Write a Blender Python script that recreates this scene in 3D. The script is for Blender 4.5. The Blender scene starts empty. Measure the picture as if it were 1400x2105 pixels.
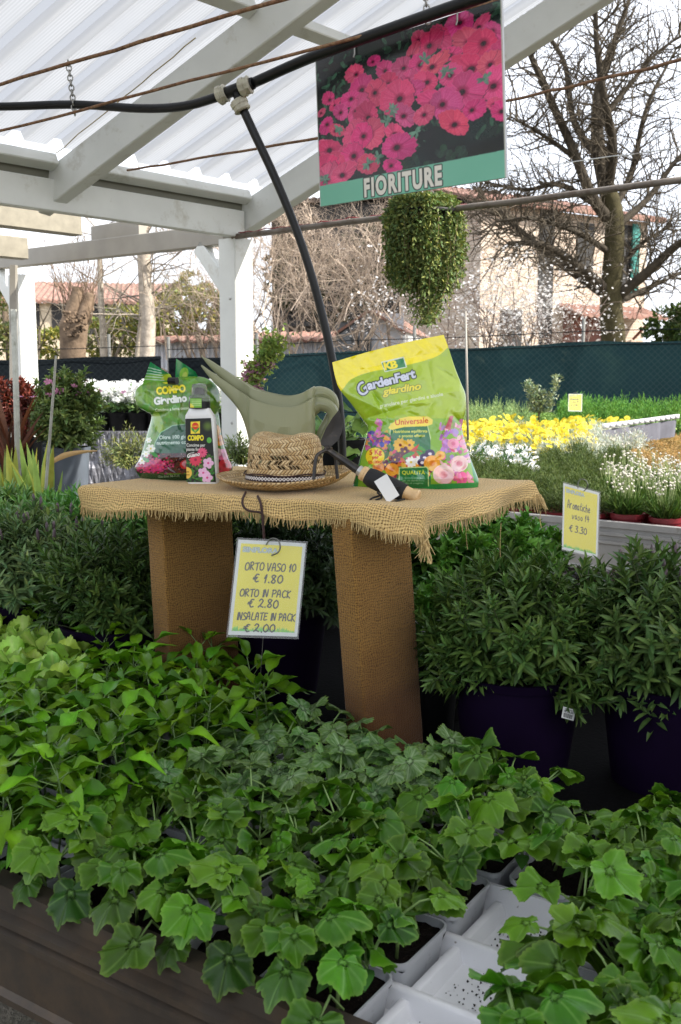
import bpy, bmesh, math, random
import numpy as np
from mathutils import Vector, Matrix

S = bpy.context.scene
# ---------------------------------------------------------------- camera, sky, sun, exposure
PITCH = math.radians(7.8)
CAMZ = 1.55
FPX = 35.0 / 36.0 * 2105
cam = bpy.data.cameras.new('camera')
camo = bpy.data.objects.new('camera', cam)
S.collection.objects.link(camo)
S.camera = camo
cam.lens = 35; cam.sensor_fit = 'VERTICAL'; cam.sensor_height = 36; cam.sensor_width = 24
cam.clip_start = 0.05; cam.clip_end = 2000
camo.location = (0, 0, CAMZ)
camo.rotation_euler = (math.pi / 2 - PITCH, 0, 0)
cam.dof.use_dof = True; cam.dof.focus_distance = 2.5; cam.dof.aperture_fstop = 10

SUN_AZ = math.radians(-14)       # direction to the sun, from +x towards +y
SUN_EL = math.radians(40)
W = bpy.data.worlds.new('World'); S.world = W; W.use_nodes = True
nt = W.node_tree
bg = nt.nodes['Background']
sky = nt.nodes.new('ShaderNodeTexSky'); sky.sky_type = 'NISHITA'; sky.sun_disc = False
sky.sun_elevation = SUN_EL; sky.sun_rotation = math.pi / 2 - SUN_AZ
sky.air_density = 1.0; sky.dust_density = 3.0
tc = nt.nodes.new('ShaderNodeTexCoord'); mp = nt.nodes.new('ShaderNodeMapping'); mp.inputs['Scale'].default_value = (1, 1, 3)
nz = nt.nodes.new('ShaderNodeTexNoise'); nz.inputs['Scale'].default_value = 2.2; nz.inputs['Detail'].default_value = 7
rp = nt.nodes.new('ShaderNodeValToRGB'); rp.color_ramp.elements[0].position = .30; rp.color_ramp.elements[1].position = .62
rp.color_ramp.elements[0].color = (.45, .45, .45, 1); rp.color_ramp.elements[1].color = (.95, .95, .95, 1)
mx = nt.nodes.new('ShaderNodeMix'); mx.data_type = 'RGBA'
mx.inputs['B'].default_value = (8.6, 9.0, 9.9, 1)
L = nt.links.new
L(tc.outputs['Generated'], mp.inputs['Vector']); L(mp.outputs['Vector'], nz.inputs['Vector'])
L(nz.outputs['Fac'], rp.inputs['Fac']); L(rp.outputs['Color'], mx.inputs['Factor'])
L(sky.outputs['Color'], mx.inputs['A']); L(mx.outputs['Result'], bg.inputs['Color'])
bg.inputs['Strength'].default_value = 0.11

sun = bpy.data.lights.new('sun', 'SUN'); sun.energy = 4.6; sun.angle = math.radians(.5); sun.color = (1, .95, .87)
suno = bpy.data.objects.new('sun', sun); S.collection.objects.link(suno)
sd = Vector((math.cos(SUN_EL) * math.cos(SUN_AZ), math.cos(SUN_EL) * math.sin(SUN_AZ), math.sin(SUN_EL)))
suno.rotation_euler = sd.to_track_quat('Z', 'Y').to_euler()
suno.location = sd * 30
S.view_settings.view_transform = 'Standard'; S.view_settings.look = 'None'
S.view_settings.exposure = 1.1; S.view_settings.gamma = 1
S.render.engine = 'CYCLES'
S.cycles.use_denoising = True
S.cycles.max_bounces = 7; S.cycles.diffuse_bounces = 4; S.cycles.transparent_max_bounces = 12
S.cycles.caustics_reflective = False; S.cycles.caustics_refractive = False

# ---------------------------------------------------------------- picture <-> place
cp, sp_ = math.cos(PITCH), math.sin(PITCH)
def rayd(px, py):
    px = np.asarray(px, float); py = np.asarray(py, float)
    cx = (px - 700) / FPX; cy = (1052.5 - py) / FPX
    return np.stack([cx, cp + cy * sp_, -sp_ + cy * cp], -1)
C0 = np.array([0, 0, CAMZ])
def at(px, py, Y):
    d = rayd(px, py); return C0 + d * (np.asarray(Y, float) / d[..., 1])[..., None]
def atz(px, py, z):
    d = rayd(px, py); return C0 + d * ((z - CAMZ) / d[..., 2])[..., None]
def proj(p):
    p = np.asarray(p, float) - C0
    f = p[..., 1] * cp - p[..., 2] * sp_; u = p[..., 1] * sp_ + p[..., 2] * cp
    return 700 + p[..., 0] / f * FPX, 1052.5 - u / f * FPX, f

# ---------------------------------------------------------------- objects
rng = np.random.default_rng(5)
R = random.Random(7)
def tag(o, label=None, cat=None, group=None, kind=None):
    if label: o['label'] = label
    if cat: o['category'] = cat
    if group: o['group'] = group
    if kind: o['kind'] = kind
    return o
def thing(name, label, cat, loc=(0, 0, 0), rz=0, group=None):
    o = bpy.data.objects.new(name, None); S.collection.objects.link(o)
    o.empty_display_size = .05
    o.location = tuple(float(a) for a in loc); o.rotation_euler = (0, 0, rz)
    return tag(o, label, cat, group)
def copy_tree(o, parent=None):
    c = o.copy(); S.collection.objects.link(c)
    if parent is not None: c.parent = parent
    for ch in list(o.children): copy_tree(ch, c)
    return c

class MB:
    def __init__(s): s.V = []; s.F = []; s.Mi = []; s.C = []; s.U = []; s.n = 0
    def add(s, v, faces, mat=0, col=None, uv=None):
        v = np.asarray(v, float).reshape(-1, 3)
        for f in (faces if isinstance(faces, (list, tuple)) and len(faces) and isinstance(faces[0], np.ndarray) else [faces]):
            f = np.asarray(f, int)
            if f.ndim == 1: f = f[None]
            s.F.append(f + s.n); s.Mi.append(np.full(len(f), mat))
        s.V.append(v); s.n += len(v)
        c = np.ones((len(v), 3)) if col is None else np.broadcast_to(np.asarray(col, float), (len(v), 3))
        s.C.append(c)
        s.U.append(v * 1.0 if uv is None else np.asarray(uv, float).reshape(-1, 3))
    def poly(s, pts, mat=0, col=None): s.add(pts, np.arange(len(pts))[None], mat, col)
    def box(s, c, h, ax=None, mat=0, col=None):
        a = np.eye(3) if ax is None else np.array(ax, float)
        sg = np.array([[x, y, z] for x in (-1, 1) for y in (-1, 1) for z in (-1, 1)], float)
        v = np.asarray(c, float) + (sg * np.asarray(h, float)) @ a
        uv = sg * np.asarray(h, float)
        s.add(v, np.array([[0, 1, 3, 2], [4, 6, 7, 5], [0, 4, 5, 1], [2, 3, 7, 6], [0, 2, 6, 4], [1, 5, 7, 3]]), mat, col, uv)
    def beam(s, p, q, w, h, up=(0, 0, 1), mat=0, col=None, bev=0.004):
        p = np.asarray(p, float); q = np.asarray(q, float); d = q - p; ln = np.linalg.norm(d); d = d / ln
        x = np.cross(d, up); x /= np.linalg.norm(x); z = np.cross(x, d)
        b = min(bev, w / 4, h / 4)
        prof = [(w/2-b, -h/2), (w/2, -h/2+b), (w/2, h/2-b), (w/2-b, h/2), (-w/2+b, h/2), (-w/2, h/2-b), (-w/2, -h/2+b), (-w/2+b, -h/2)]
        n = 8; v = [];uv = []
        for e, t in ((p, 0), (q, ln)):
            for a, c in prof: v.append(e + x * a + z * c); uv.append((t, a, c))
        f = np.array([[i, (i+1) % n, (i+1) % n + n, i + n] for i in range(n)])
        s.add(v, [f, np.arange(n)[::-1][None], np.arange(n, 2*n)[None]], mat, col, uv)
    def tube(s, pts, r, n=6, mat=0, col=None, cap=True):
        P = np.asarray(pts, float); m = len(P)
        r = np.broadcast_to(np.asarray(r, float), (m,))
        T = np.gradient(P, axis=0); T /= np.linalg.norm(T, axis=1)[:, None] + 1e-12
        a = np.array([0, 0, 1.]) if abs(T[0, 2]) < .9 else np.array([1., 0, 0])
        N = np.zeros_like(P); x = np.cross(T[0], a); x /= np.linalg.norm(x)
        for i in range(m):
            x = x - T[i] * x.dot(T[i]); x /= np.linalg.norm(x) + 1e-12; N[i] = x
        B = np.cross(T, N); th = np.arange(n) * 2 * math.pi / n
        V = P[:, None] + r[:, None, None] * (np.cos(th)[None, :, None] * N[:, None] + np.sin(th)[None, :, None] * B[:, None])
        i = np.arange(m - 1)[:, None] * n; j = np.arange(n)[None]; k = (j + 1) % n
        f = np.stack([i + j, i + k, i + k + n, i + j + n], -1).reshape(-1, 4)
        fs = [f]
        if cap: fs += [np.arange(n)[::-1][None], (np.arange(n) + (m - 1) * n)[None]]
        if col is not None and np.ndim(col) == 2: col = np.repeat(np.asarray(col), n, 0)
        s.add(V.reshape(-1, 3), fs, mat, col)
    def lathe(s, prof, c=(0, 0, 0), n=24, mat=0, col=None, sx=1, sy=1, cap=False):
        prof = np.asarray(prof, float); m = len(prof); th = np.arange(n) * 2 * math.pi / n
        V = np.zeros((m, n, 3)); V[..., 0] = prof[:, :1] * np.cos(th) * sx + c[0]; V[..., 1] = prof[:, :1] * np.sin(th) * sy + c[1]; V[..., 2] = prof[:, 1:2] + c[2]
        i = np.arange(m - 1)[:, None] * n; j = np.arange(n)[None]; k = (j + 1) % n
        f = np.stack([i + j, i + k, i + k + n, i + j + n], -1).reshape(-1, 4)
        fs = [f]
        if cap: fs += [np.arange(n)[::-1][None], (np.arange(n) + (m - 1) * n)[None]]
        s.add(V.reshape(-1, 3), fs, mat, col)
    def grid(s, P, mat=0, col=None, uv=None, flip=False):
        P = np.asarray(P, float); a, b = P.shape[:2]
        i = np.arange(a - 1)[:, None] * b; j = np.arange(b - 1)[None]
        f = np.stack([i + j, i + j + 1, i + j + 1 + b, i + j + b], -1).reshape(-1, 4)
        if flip: f = f[:, ::-1]
        s.add(P.reshape(-1, 3), f, mat, None if col is None else (np.asarray(col).reshape(-1, 3) if np.ndim(col) > 1 else col), None if uv is None else np.asarray(uv).reshape(-1, 3))
    def scatter(s, tpl, Rm, T, mat=0, col=None):
        v, fs = tpl[0], tpl[1]; tc_ = tpl[2] if len(tpl) > 2 else None
        N = len(T); k = len(v)
        if N == 0: return
        V = np.einsum('kj,nij->nki', v, Rm) + T[:, None]
        F = [(f[None] + (np.arange(N) * k)[:, None, None]).reshape(-1, f.shape[1]) for f in fs]
        c = np.ones((N, 3)) if col is None else np.broadcast_to(np.asarray(col, float), (N, 3))
        c = np.repeat(c[:, None], k, 1)
        if tc_ is not None:
            if tc_.shape[1] == 1: c = c * tc_[None]
            else: c = c * (1 - tc_[None, :, 3:4]) + tc_[None, :, :3] * tc_[None, :, 3:4]
        s.add(V.reshape(-1, 3), F, mat, c.reshape(-1, 3))
    def build(s, name, mats, parent=None, smooth=True, world=True, label=None):
        V = np.concatenate(s.V); C = np.concatenate(s.C); U = np.concatenate(s.U)
        if parent is not None and world:
            rz = parent.rotation_euler.z; l = np.array(parent.location)
            c, sn = math.cos(-rz), math.sin(-rz); V = V - l
            V = np.stack([V[:, 0] * c - V[:, 1] * sn, V[:, 0] * sn + V[:, 1] * c, V[:, 2]], -1)
        me = bpy.data.meshes.new(name)
        me.vertices.add(len(V)); me.vertices.foreach_set('co', V.astype(np.float32).ravel())
        lens = np.concatenate([np.full(len(f), f.shape[1]) for f in s.F]); lp = np.concatenate([f.ravel() for f in s.F])
        me.loops.add(len(lp)); me.loops.foreach_set('vertex_index', lp.astype(np.int32))
        me.polygons.add(len(lens)); st = np.concatenate([[0], np.cumsum(lens)[:-1]])
        me.polygons.foreach_set('loop_start', st.astype(np.int32))
        me.polygons.foreach_set('material_index', np.concatenate(s.Mi).astype(np.int32))
        me.polygons.foreach_set('use_smooth', np.full(len(lens), bool(smooth)))
        me.update(calc_edges=True)
        a = me.attributes.new('Col', 'FLOAT_COLOR', 'POINT')
        a.data.foreach_set('color', np.concatenate([C, np.ones((len(C), 1))], 1).astype(np.float32).ravel())
        a = me.attributes.new('uvp', 'FLOAT_VECTOR', 'POINT'); a.data.foreach_set('vector', U.astype(np.float32).ravel())
        for m in (mats if isinstance(mats, (list, tuple)) else [mats]): me.materials.append(m)
        o = bpy.data.objects.new(name, me); S.collection.objects.link(o)
        if parent is not None: o.parent = parent
        if label: o['label'] = label
        return o

def edge_smooth(o, deg=35):
    me = o.data
    try: me.set_sharp_from_angle(angle=math.radians(deg))
    except Exception: pass
    return o
def catmull(pts, n=6):
    P = np.asarray(pts, float); P = np.concatenate([[2*P[0]-P[1]], P, [2*P[-1]-P[-2]]])
    out = []
    for i in range(1, len(P) - 2):
        for t in np.arange(n) / n:
            a, b, c, d = P[i-1], P[i], P[i+1], P[i+2]
            out.append(.5 * ((2*b) + (-a + c)*t + (2*a - 5*b + 4*c - d)*t*t + (-a + 3*b - 3*c + d)*t**3))
    out.append(P[-2]); return np.array(out)

def lin(c):
    c = np.asarray(c, float) / 255.0
    return np.where(c <= .04045, c / 12.92, ((c + .055) / 1.055) ** 2.4)

# ---------------------------------------------------------------- materials
def NN(nt, t, **kw):
    n = nt.nodes.new(t)
    for k, v in kw.items(): setattr(n, k, v)
    return n
def mth(nt, op, a, b=None, c=None):
    n = nt.nodes.new('ShaderNodeMath'); n.operation = op
    for i, x in enumerate((a, b, c)):
        if x is None: continue
        if isinstance(x, (int, float)): n.inputs[i].default_value = x
        else: nt.links.new(x, n.inputs[i])
    return n.outputs[0]
def mixc(nt, f, a, b, blend='MIX'):
    n = nt.nodes.new('ShaderNodeMix'); n.data_type = 'RGBA'; n.blend_type = blend
    for k, x in (('Factor', f), ('A', a), ('B', b)):
        if isinstance(x, (int, float)): n.inputs[k].default_value = x
        elif isinstance(x, (tuple, list, np.ndarray)): n.inputs[k].default_value = tuple(x)[:3] + (1,)
        else: nt.links.new(x, n.inputs[k])
    return n.outputs['Result']
def noise(nt, vec, scale, detail=4, rough=.55):
    n = nt.nodes.new('ShaderNodeTexNoise'); n.inputs['Scale'].default_value = scale; n.inputs['Detail'].default_value = detail
    n.inputs['Roughness'].default_value = rough; nt.links.new(vec, n.inputs['Vector']); return n.outputs['Fac']
def ramp(nt, f, a, b):
    n = nt.nodes.new('ShaderNodeMapRange'); n.inputs[1].default_value = a; n.inputs[2].default_value = b
    nt.links.new(f, n.inputs[0]); return n.outputs[0]
def bumpn(nt, h, strength, dist=.01):
    n = nt.nodes.new('ShaderNodeBump'); n.inputs['Strength'].default_value = strength; n.inputs['Distance'].default_value = dist
    nt.links.new(h, n.inputs['Height']); return n.outputs[0]
MATS = {}
def mat(name, base=(.5, .5, .5), rough=.6, var=.12, scale=12, bump=0, bscale=None, metal=0, attr=False, trans=0, spec=.5, coat=0, ttint=(1.35, 1.5, .7), dirt=None, dscale=5, drange=(.5, .7), bdist=.01, orand=0, twoside=None):
    m = bpy.data.materials.new(name); m.use_nodes = True; nt = m.node_tree; b = nt.nodes['Principled BSDF']; out = nt.nodes['Material Output']
    tcn = NN(nt, 'ShaderNodeTexCoord'); v = tcn.outputs['Object']
    f = noise(nt, v, scale, 5)
    if attr:
        an = NN(nt, 'ShaderNodeAttribute', attribute_name='Col'); base_s = an.outputs['Color']
    else: base_s = tuple(base)
    lo = mixc(nt, 1.0, base_s, (1 - var,) * 3, 'MULTIPLY'); hi = mixc(nt, 1.0, base_s, (1 + var,) * 3, 'MULTIPLY')
    col = mixc(nt, ramp(nt, f, .3, .7), lo, hi)
    if dirt is not None:
        col = mixc(nt, mth(nt, 'MULTIPLY', ramp(nt, noise(nt, v, dscale, 8, .7), *drange), .85), col, tuple(dirt))
    if orand:
        oi = NN(nt, 'ShaderNodeObjectInfo')
        hs = NN(nt, 'ShaderNodeHueSaturation'); nt.links.new(col, hs.inputs['Color'])
        nt.links.new(mth(nt, 'MULTIPLY_ADD', oi.outputs['Random'], orand, 1 - orand / 2), hs.inputs['Value'])
        nt.links.new(mth(nt, 'MULTIPLY_ADD', oi.outputs['Random'], orand * .08, .5 - orand * .04), hs.inputs['Hue'])
        col = hs.outputs['Color']
    if twoside is not None:
        g = NN(nt, 'ShaderNodeNewGeometry'); col = mixc(nt, g.outputs['Backfacing'], col, mixc(nt, .6, col, tuple(twoside)))
    nt.links.new(col, b.inputs['Base Color'])
    b.inputs['Roughness'].default_value = rough; b.inputs['Metallic'].default_value = metal
    b.inputs['Specular IOR Level'].default_value = spec; b.inputs['Coat Weight'].default_value = coat; b.inputs['Coat Roughness'].default_value = .1
    nt.links.new(ramp(nt, f, .2, .8), b.inputs['Roughness']) if False else None
    if bump:
        nt.links.new(bumpn(nt, noise(nt, v, bscale or scale * 3, 6), bump, bdist), b.inputs['Normal'])
    if trans:
        tr = NN(nt, 'ShaderNodeBsdfTranslucent'); nt.links.new(mixc(nt, 1.0, col, tuple(ttint), 'MULTIPLY'), tr.inputs['Color'])
        ms = NN(nt, 'ShaderNodeMixShader'); ms.inputs[0].default_value = trans
        nt.links.new(b.outputs[0], ms.inputs[1]); nt.links.new(tr.outputs[0], ms.inputs[2]); nt.links.new(ms.outputs[0], out.inputs['Surface'])
    MATS[name] = m
    return m

M_paint = mat('old_white_paint', (.66, .67, .63), .45, .06, 6, .15, 40, dirt=(.34, .30, .20), dscale=7, drange=(.56, .78), bdist=.002)
M_woodb = mat('weathered_wood', (.25, .225, .17), .7, .15, 20, .2, 60, bdist=.002)
M_under = mat('dark_gap_strip', (.16, .16, .12), .6, .1, 8)
M_rust = mat('rusty_iron', (.20, .10, .055), .85, .5, 60, .5, 180, dirt=(.33, .20, .11), dscale=70, drange=(.45, .6), bdist=.002)
M_galv = mat('galvanised_steel', (.42, .42, .40), .45, .2, 14, .1, 60, metal=.6, dirt=(.18, .13, .10), dscale=12, drange=(.52, .66), bdist=.002)
M_alu = mat('aged_aluminium', (.065, .052, .040), .5, .18, 9, .2, 40, metal=.35, dirt=(.10, .07, .045), dscale=11, drange=(.42, .62), bdist=.002)
M_alu2 = mat('grey_aluminium', (.40, .39, .38), .45, .1, 9, .1, 40, metal=.45, dirt=(.22, .17, .12), dscale=14, drange=(.55, .72), bdist=.002)
M_black = mat('black_plastic', (.010, .010, .011), .35, .2, 20, spec=.3)
M_hose = mat('black_hose', (.010, .011, .012), .35, .2, 30, .1, 60, spec=.3, dirt=(.035, .035, .032), dscale=40, drange=(.6, .8), bdist=.001)
M_fit = mat('ivory_plastic', (.50, .48, .38), .4, .15, 40, dirt=(.2, .17, .11), dscale=50, drange=(.5, .8))
M_attr = mat('printed_card', attr=True, rough=.45, var=.03, scale=15)
M_print = mat('printed_gloss', attr=True, rough=.16, var=.02, scale=15, bump=.12, bscale=22, bdist=.005, spec=.6, coat=.6)
M_attrd = mat('painted_matte', attr=True, rough=.75, var=.12, scale=25)
M_leaf = mat('leaf_green', attr=True, rough=.36, var=.22, scale=30, trans=.12, bump=.25, bscale=120, bdist=.003, orand=.25, spec=.22)
M_leafd = mat('leaf_matte', attr=True, rough=.6, var=.2, scale=20, trans=.15, orand=.15, spec=.15)
M_petal = mat('petal', attr=True, rough=.6, var=.08, scale=30, trans=.3, ttint=(1, 1, 1), spec=.2)
M_stem = mat('green_stem', attr=True, rough=.5, var=.1, scale=30)
M_bark = mat('bark', attr=True, rough=.9, var=.35, scale=8, bump=.6, bscale=30, bdist=.02, spec=.2)
M_soil = mat('potting_soil', (.009, .006, .0045), .95, .5, 120, .9, 200, dirt=(.09, .06, .04), dscale=220, drange=(.60, .70), bdist=.006, spec=.15)
M_mat = mat('black_bench_mat', (.002, .002, .0023), .9, .3, 40, .3, 100, spec=.08)
M_gravel = mat('gravel_soil', (.20, .17, .13), .95, .35, 3, .7, 60, dirt=(.09, .10, .05), dscale=1.2, drange=(.45, .65), bdist=.03)
# ---------------------------------------------------------------- ground
g = MB(); n = 60
xs = np.linspace(-1, 1, n) ** 3 * 400; ys = np.linspace(-1, 1, n) ** 3 * 400 + 10
X, Y = np.meshgrid(xs, ys, indexing='ij')
g.grid(np.stack([X, Y, 0 * X - .0], -1), 0)
tag(g.build('ground', M_gravel, None, False), kind='structure')

# ---------------------------------------------------------------- shelter
d2 = np.array([.75, -.66, 0]); d2 /= np.linalg.norm(d2)
d1 = np.array([-d2[1], d2[0], 0])
P1 = at(487, 462, 5.0)
SL = .469
d2r = np.array([.893, -.45, 0])
def E(s, t, h=0): return P1 + s * d1 + t * d2 + np.array([0, 0, h])
def Er(s, t, h=0): return P1 + s * d1 + t * d2r + np.array([0, 0, h + SL * t])
Z = np.array([0, 0, 1.])
sh = thing('garden_shelter', 'white painted timber shelter with sloping translucent ribbed roof over the display table', 'shelter', (P1[0], P1[1], 0))
rd = (d2r + Z * SL); rd /= np.linalg.norm(rd); rup = np.cross(d1, rd); rup = rup if rup[2] > 0 else -rup
rafters = [0.0, -1.06, -2.25, -3.4, -4.5]
for k, s in enumerate(rafters):
    b = MB(); b.beam(Er(s, -.03, .0), Er(s, 3.6, .0), .065, .14, up=rup); b.build('rafter', M_paint, sh, False)
# fascia beam
b = MB(); b.beam(E(-.03, 0.06, -.01), E(-5.2, 0.06, -.01), .05, .125); b.build('fascia_board', M_paint, sh, False)
# dark strip standing in for the dark gap between fascia and lower purlin
b = MB(); b.beam(Er(-.02, .045, .045), Er(-5.2, .045, .045), .02, .09); b.build('eaves_strip', M_under, sh, False)
# purlins between rafters
for (t) in (.09, 1.02, 2.0, 3.2):
    for a, c in zip(rafters[:-1], rafters[1:]):
        b = MB(); b.beam(Er(a - .033, t, .075), Er(c + .033, t, .075), .055, .05, up=rup); b.build('purlin', M_paint, sh, False)
# posts
def post(P, zt, nm='post', w=.118):
    b = MB(); b.beam((P[0], P[1], 0), (P[0], P[1], zt), w, w, up=d1); return b.build(nm, M_paint, sh, False)
PP = E(-.03, .02)
for h_ in (.70, .86, 1.05, 1.32, 1.92):
    b = MB(); q_ = PP * [1, 1, 0] + Z * h_ - d1 * .056 + d2 * .02; b.tube([q_ + d1 * .004, q_ - d1 * .004, q_ - d1 * .007], [.009, .009, .004], 8); b.build('bolt', M_galv, sh, False)
post(PP, P1[2] - .075)
P2 = PP - d2 * 1.93
post(P2, P1[2] - .12)
b = MB(); b.beam(PP - d2 * .065 + Z * -.15, P2 - d2 * .9 + Z * -.15, .06, .15); b.build('tie_beam', M_under, sh, False) if False else None
M_tie = mat('grey_brown_paint', (.30, .275, .23), .5, .1, 8, .15, 50, bdist=.002)
b = MB(); b.beam(PP - d2 * .055 + Z * -.045, P2 - d2 * 1.6 + Z * .0, .06, .10); b.build('tie_beam', M_tie, sh, False)
for Pq in (PP, P2):
    b = MB(); b.beam(Pq - d2 * .25 + Z * -.09, Pq - d2 * .03 + Z * -.33, .06, .075); b.build('brace', M_paint, sh, False)
b = MB(); b.beam(PP - d2 * 1.15 + Z * .05, PP - d2 * .72 + Z * .05, .05, .09); b.build('spacer_block', M_tie, sh, False)
# roof sheet with trapezoid ribs
m = bpy.data.materials.new('translucent_sheet'); m.use_nodes = True; nt = m.node_tree; pb = nt.nodes['Principled BSDF']; out = nt.nodes['Material Output']
an = NN(nt, 'ShaderNodeAttribute', attribute_name='uvp'); sx = NN(nt, 'ShaderNodeSeparateXYZ'); nt.links.new(an.outputs['Vector'], sx.inputs[0])
fine = mth(nt, 'SINE', mth(nt, 'MULTIPLY', sx.outputs[0], 2 * math.pi / .0125))
rib = mth(nt, 'POWER', mth(nt, 'ABSOLUTE', mth(nt, 'SINE', mth(nt, 'MULTIPLY', sx.outputs[0], math.pi / .18))), 3.0)
nv = noise(nt, an.outputs['Vector'], 3.0, 5)
c = mixc(nt, mth(nt, 'MULTIPLY_ADD', fine, .5, .5), (.47, .475, .48), (.60, .603, .605))
c = mixc(nt, ramp(nt, nv, .35, .75), c, (.50, .51, .52))
c = mixc(nt, sx.outputs[2], c, (.415, .43, .455))
tr = NN(nt, 'ShaderNodeBsdfTranslucent'); nt.links.new(c, tr.inputs['Color'])
nt.links.new(mixc(nt, 1.0, c, (.8, .8, .8), 'MULTIPLY'), pb.inputs['Base Color']); pb.inputs['Roughness'].default_value = .25
ms = NN(nt, 'ShaderNodeMixShader'); ms.inputs[0].default_value = .62
nt.links.new(pb.outputs[0], ms.inputs[1]); nt.links.new(tr.outputs[0], ms.inputs[2]); nt.links.new(ms.outputs[0], out.inputs['Surface'])
M_sheet = m
sg = []; hh = []; fl = []
s0 = .04; per = .18
while s0 > -5.2:
    for ds, h, q in ((0, 0, 0), (.028, 0, 0), (.044, .032, 1), (.098, .032, 1), (.114, 0, 0), (.179, 0, 0)):
        sg.append(s0 - ds); hh.append(h); fl.append(q)
    s0 -= per
sg = np.array(sg); hh = np.array(hh); fl = np.array(fl)
ts = np.array([.12, .8, 1.5, 2.4, 3.6])
P = np.zeros((len(sg), len(ts), 3)); UV = np.zeros_like(P)
for i in range(len(sg)):
    for j, t in enumerate(ts):
        P[i, j] = Er(sg[i], t, .115 + hh[i]); UV[i, j] = (sg[i], t, fl[i])
b = MB(); b.grid(P, 0, uv=UV); b.build('roof_sheet', M_sheet, sh, False)
# the far roof slope beyond the ridge
P = np.zeros((2, len(sg), 3))
for i in range(len(sg)):
    P[0, i] = Er(sg[i], 3.6, .115); P[1, i] = Er(sg[i], 3.6, .115) + d2r * 4.5 - Z * 1.6
b = MB(); b.grid(P, 0, uv=np.stack([np.stack([sg, sg * 0 + k, fl], -1) for k in (0, 4)])); b.build('rear_roof_sheet', M_sheet, sh, False)

# neighbouring timber roof edge at left
aw = thing('timber_lean_to', 'neighbouring wooden lean-to roof edge with pale yellowish boards at far left', 'lean-to', at(40, 500, 5.6) * np.array([1, 1, 0]))
q1 = at(158, 462, 5.6)
b = MB(); b.beam(q1, q1 - d1 * 3.2, .09, .12); b.build('upper_board', M_woodb, aw, False)
q2 = at(50, 512, 5.9)
b = MB(); b.beam(q2, q2 - d1 * 2.6, .08, .12); b.build('lower_board', M_woodb, aw, False)
b = MB(); b.beam(at(28, 545, 6.0), at(28, 1000, 6.0), .04, .04); b.build('dark_post', M_tie, aw, False)

# ---------------------------------------------------------------- rods, pipe, hoses
def wiggle(a, b_, n=14, amp=.004, sag=0):
    a = np.asarray(a); b_ = np.asarray(b_); t = np.linspace(0, 1, n)[:, None]
    p = a + (b_ - a) * t + rng.normal(0, amp, (n, 3)); p[:, 2] -= (sag * 4 * t * (1 - t))[:, 0]; p[0] = a; p[-1] = b_
    return p
def rod(name, label, a, c, r, m, cat='rod', sag=0, amp=.0015, group=None):
    b = MB(); b.tube(wiggle(a, c, 16, amp, sag), r, 7)
    return tag(b.build(name, m), label, cat, group)
rod('rusty_rod', 'thick rusty iron rod under the roof, the highest one, carrying the chain', at(-120, 208, 3.5), at(660, -25, 2.6), .0055, M_rust)
rod('rusty_rod', 'dark rusty rod running just behind the black hose and tee fitting', at(-120, 302, 3.6), at(1035, -4, 2.5), .0045, M_rust)
rod('rusty_rod', 'thin rusty rod from the rafter foot to behind the poster', at(262, 350, 4.2), at(700, 276, 3.2), .0045, M_rust)
rod('rusty_rod', 'orange rusty rod crossing in front of the big bare tree', at(1000, 217, 3.4), at(1500, 103, 2.4), .0045, M_rust)
rod('string', 'thin frayed string stretched up to a roof purlin', at(115, 315, 4.1), at(402, 78, 3.3), .002, mat('old_string', (.45, .36, .18), .9, .2), 'string')
rod('wire', 'thin grey wire below the orange rod, right of the poster', at(1000, 357, 6.4), at(1480, 292, 5), .003, M_galv, 'wire')
pp = thing('steel_pipe', 'long galvanised horizontal pipe from the corner post past the hanging plant', 'pipe', at(485, 485, 4.9))
b = MB(); b.tube(wiggle(at(478, 487, 4.9), at(1480, 361, 3.9), 12, .001), .0135, 12); b.build('tube', mat('dull_pipe', (.20, .175, .15), .5, .25, 14, .1, 60, metal=.3, dirt=(.10, .06, .04), dscale=12, drange=(.5, .66)), pp)
b = MB(); b.tube(wiggle(at(490, 478, 4.88) , at(960, 420, 4.4), 40, .004), .0025, 5); b.build('red_wire', mat('red_wire', (.25, .02, .03), .5), pp)

hs = thing('irrigation_hose', 'black irrigation hose with ivory tee fitting, one branch dropping behind the table', 'hose', at(700, 985, 3.0) * [1, 1, 1])
T0 = at(484, 186, 3.0)
b = MB(); b.tube(catmull([at(-130, 214, 3.5), at(0, 219, 3.45), at(150, 215, 3.35), at(290, 223, 3.22), at(380, 218, 3.12), at(455, 197, 3.03)], 6), .0135, 12); b.build('hose_run', M_hose, hs)
b = MB(); b.tube(catmull([at(515, 173, 2.98), at(640, 118, 2.85), at(800, 60, 2.65), at(1005, -12, 2.42)], 6), .0145, 12); b.build('hose_run', M_hose, hs)
b = MB(); b.tube(catmull([at(500, 225, 3.0), at(523, 275, 3.0), at(565, 365, 3.0), at(612, 480, 3.0), at(650, 600, 3.0), at(683, 740, 3.0), at(700, 860, 3.0), at(705, 990, 3.0), at(706, 1100, 3.0)], 5), .0125, 12); b.build('drop_hose', M_hose, hs)
b = MB(); b.tube([at(450, 197, 3.03), at(520, 171, 2.97)], .017, 14)
b.tube([at(487, 184, 3.0), at(499, 222, 3.0)], .017, 14); b.build('tee_body', M_black, hs)
def nut(p, q, r=.027):
    b = MB(); p = np.asarray(p); q = np.asarray(q); t = np.array([0, .12, .13, .5, .51, .88, .89, 1])[:, None]
    b.tube(p + (q - p) * t, np.array([.8, .85, 1, 1, .9, .9, 1, .85]) * r, 10); b.build('compression_nut', M_fit, hs, False)
nut(at(447, 199, 3.03), at(466, 190, 3.02)); nut(at(493, 182, 2.98), at(515, 173, 2.97)); nut(at(488, 205, 3.0), at(500, 228, 3.0))
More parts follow.
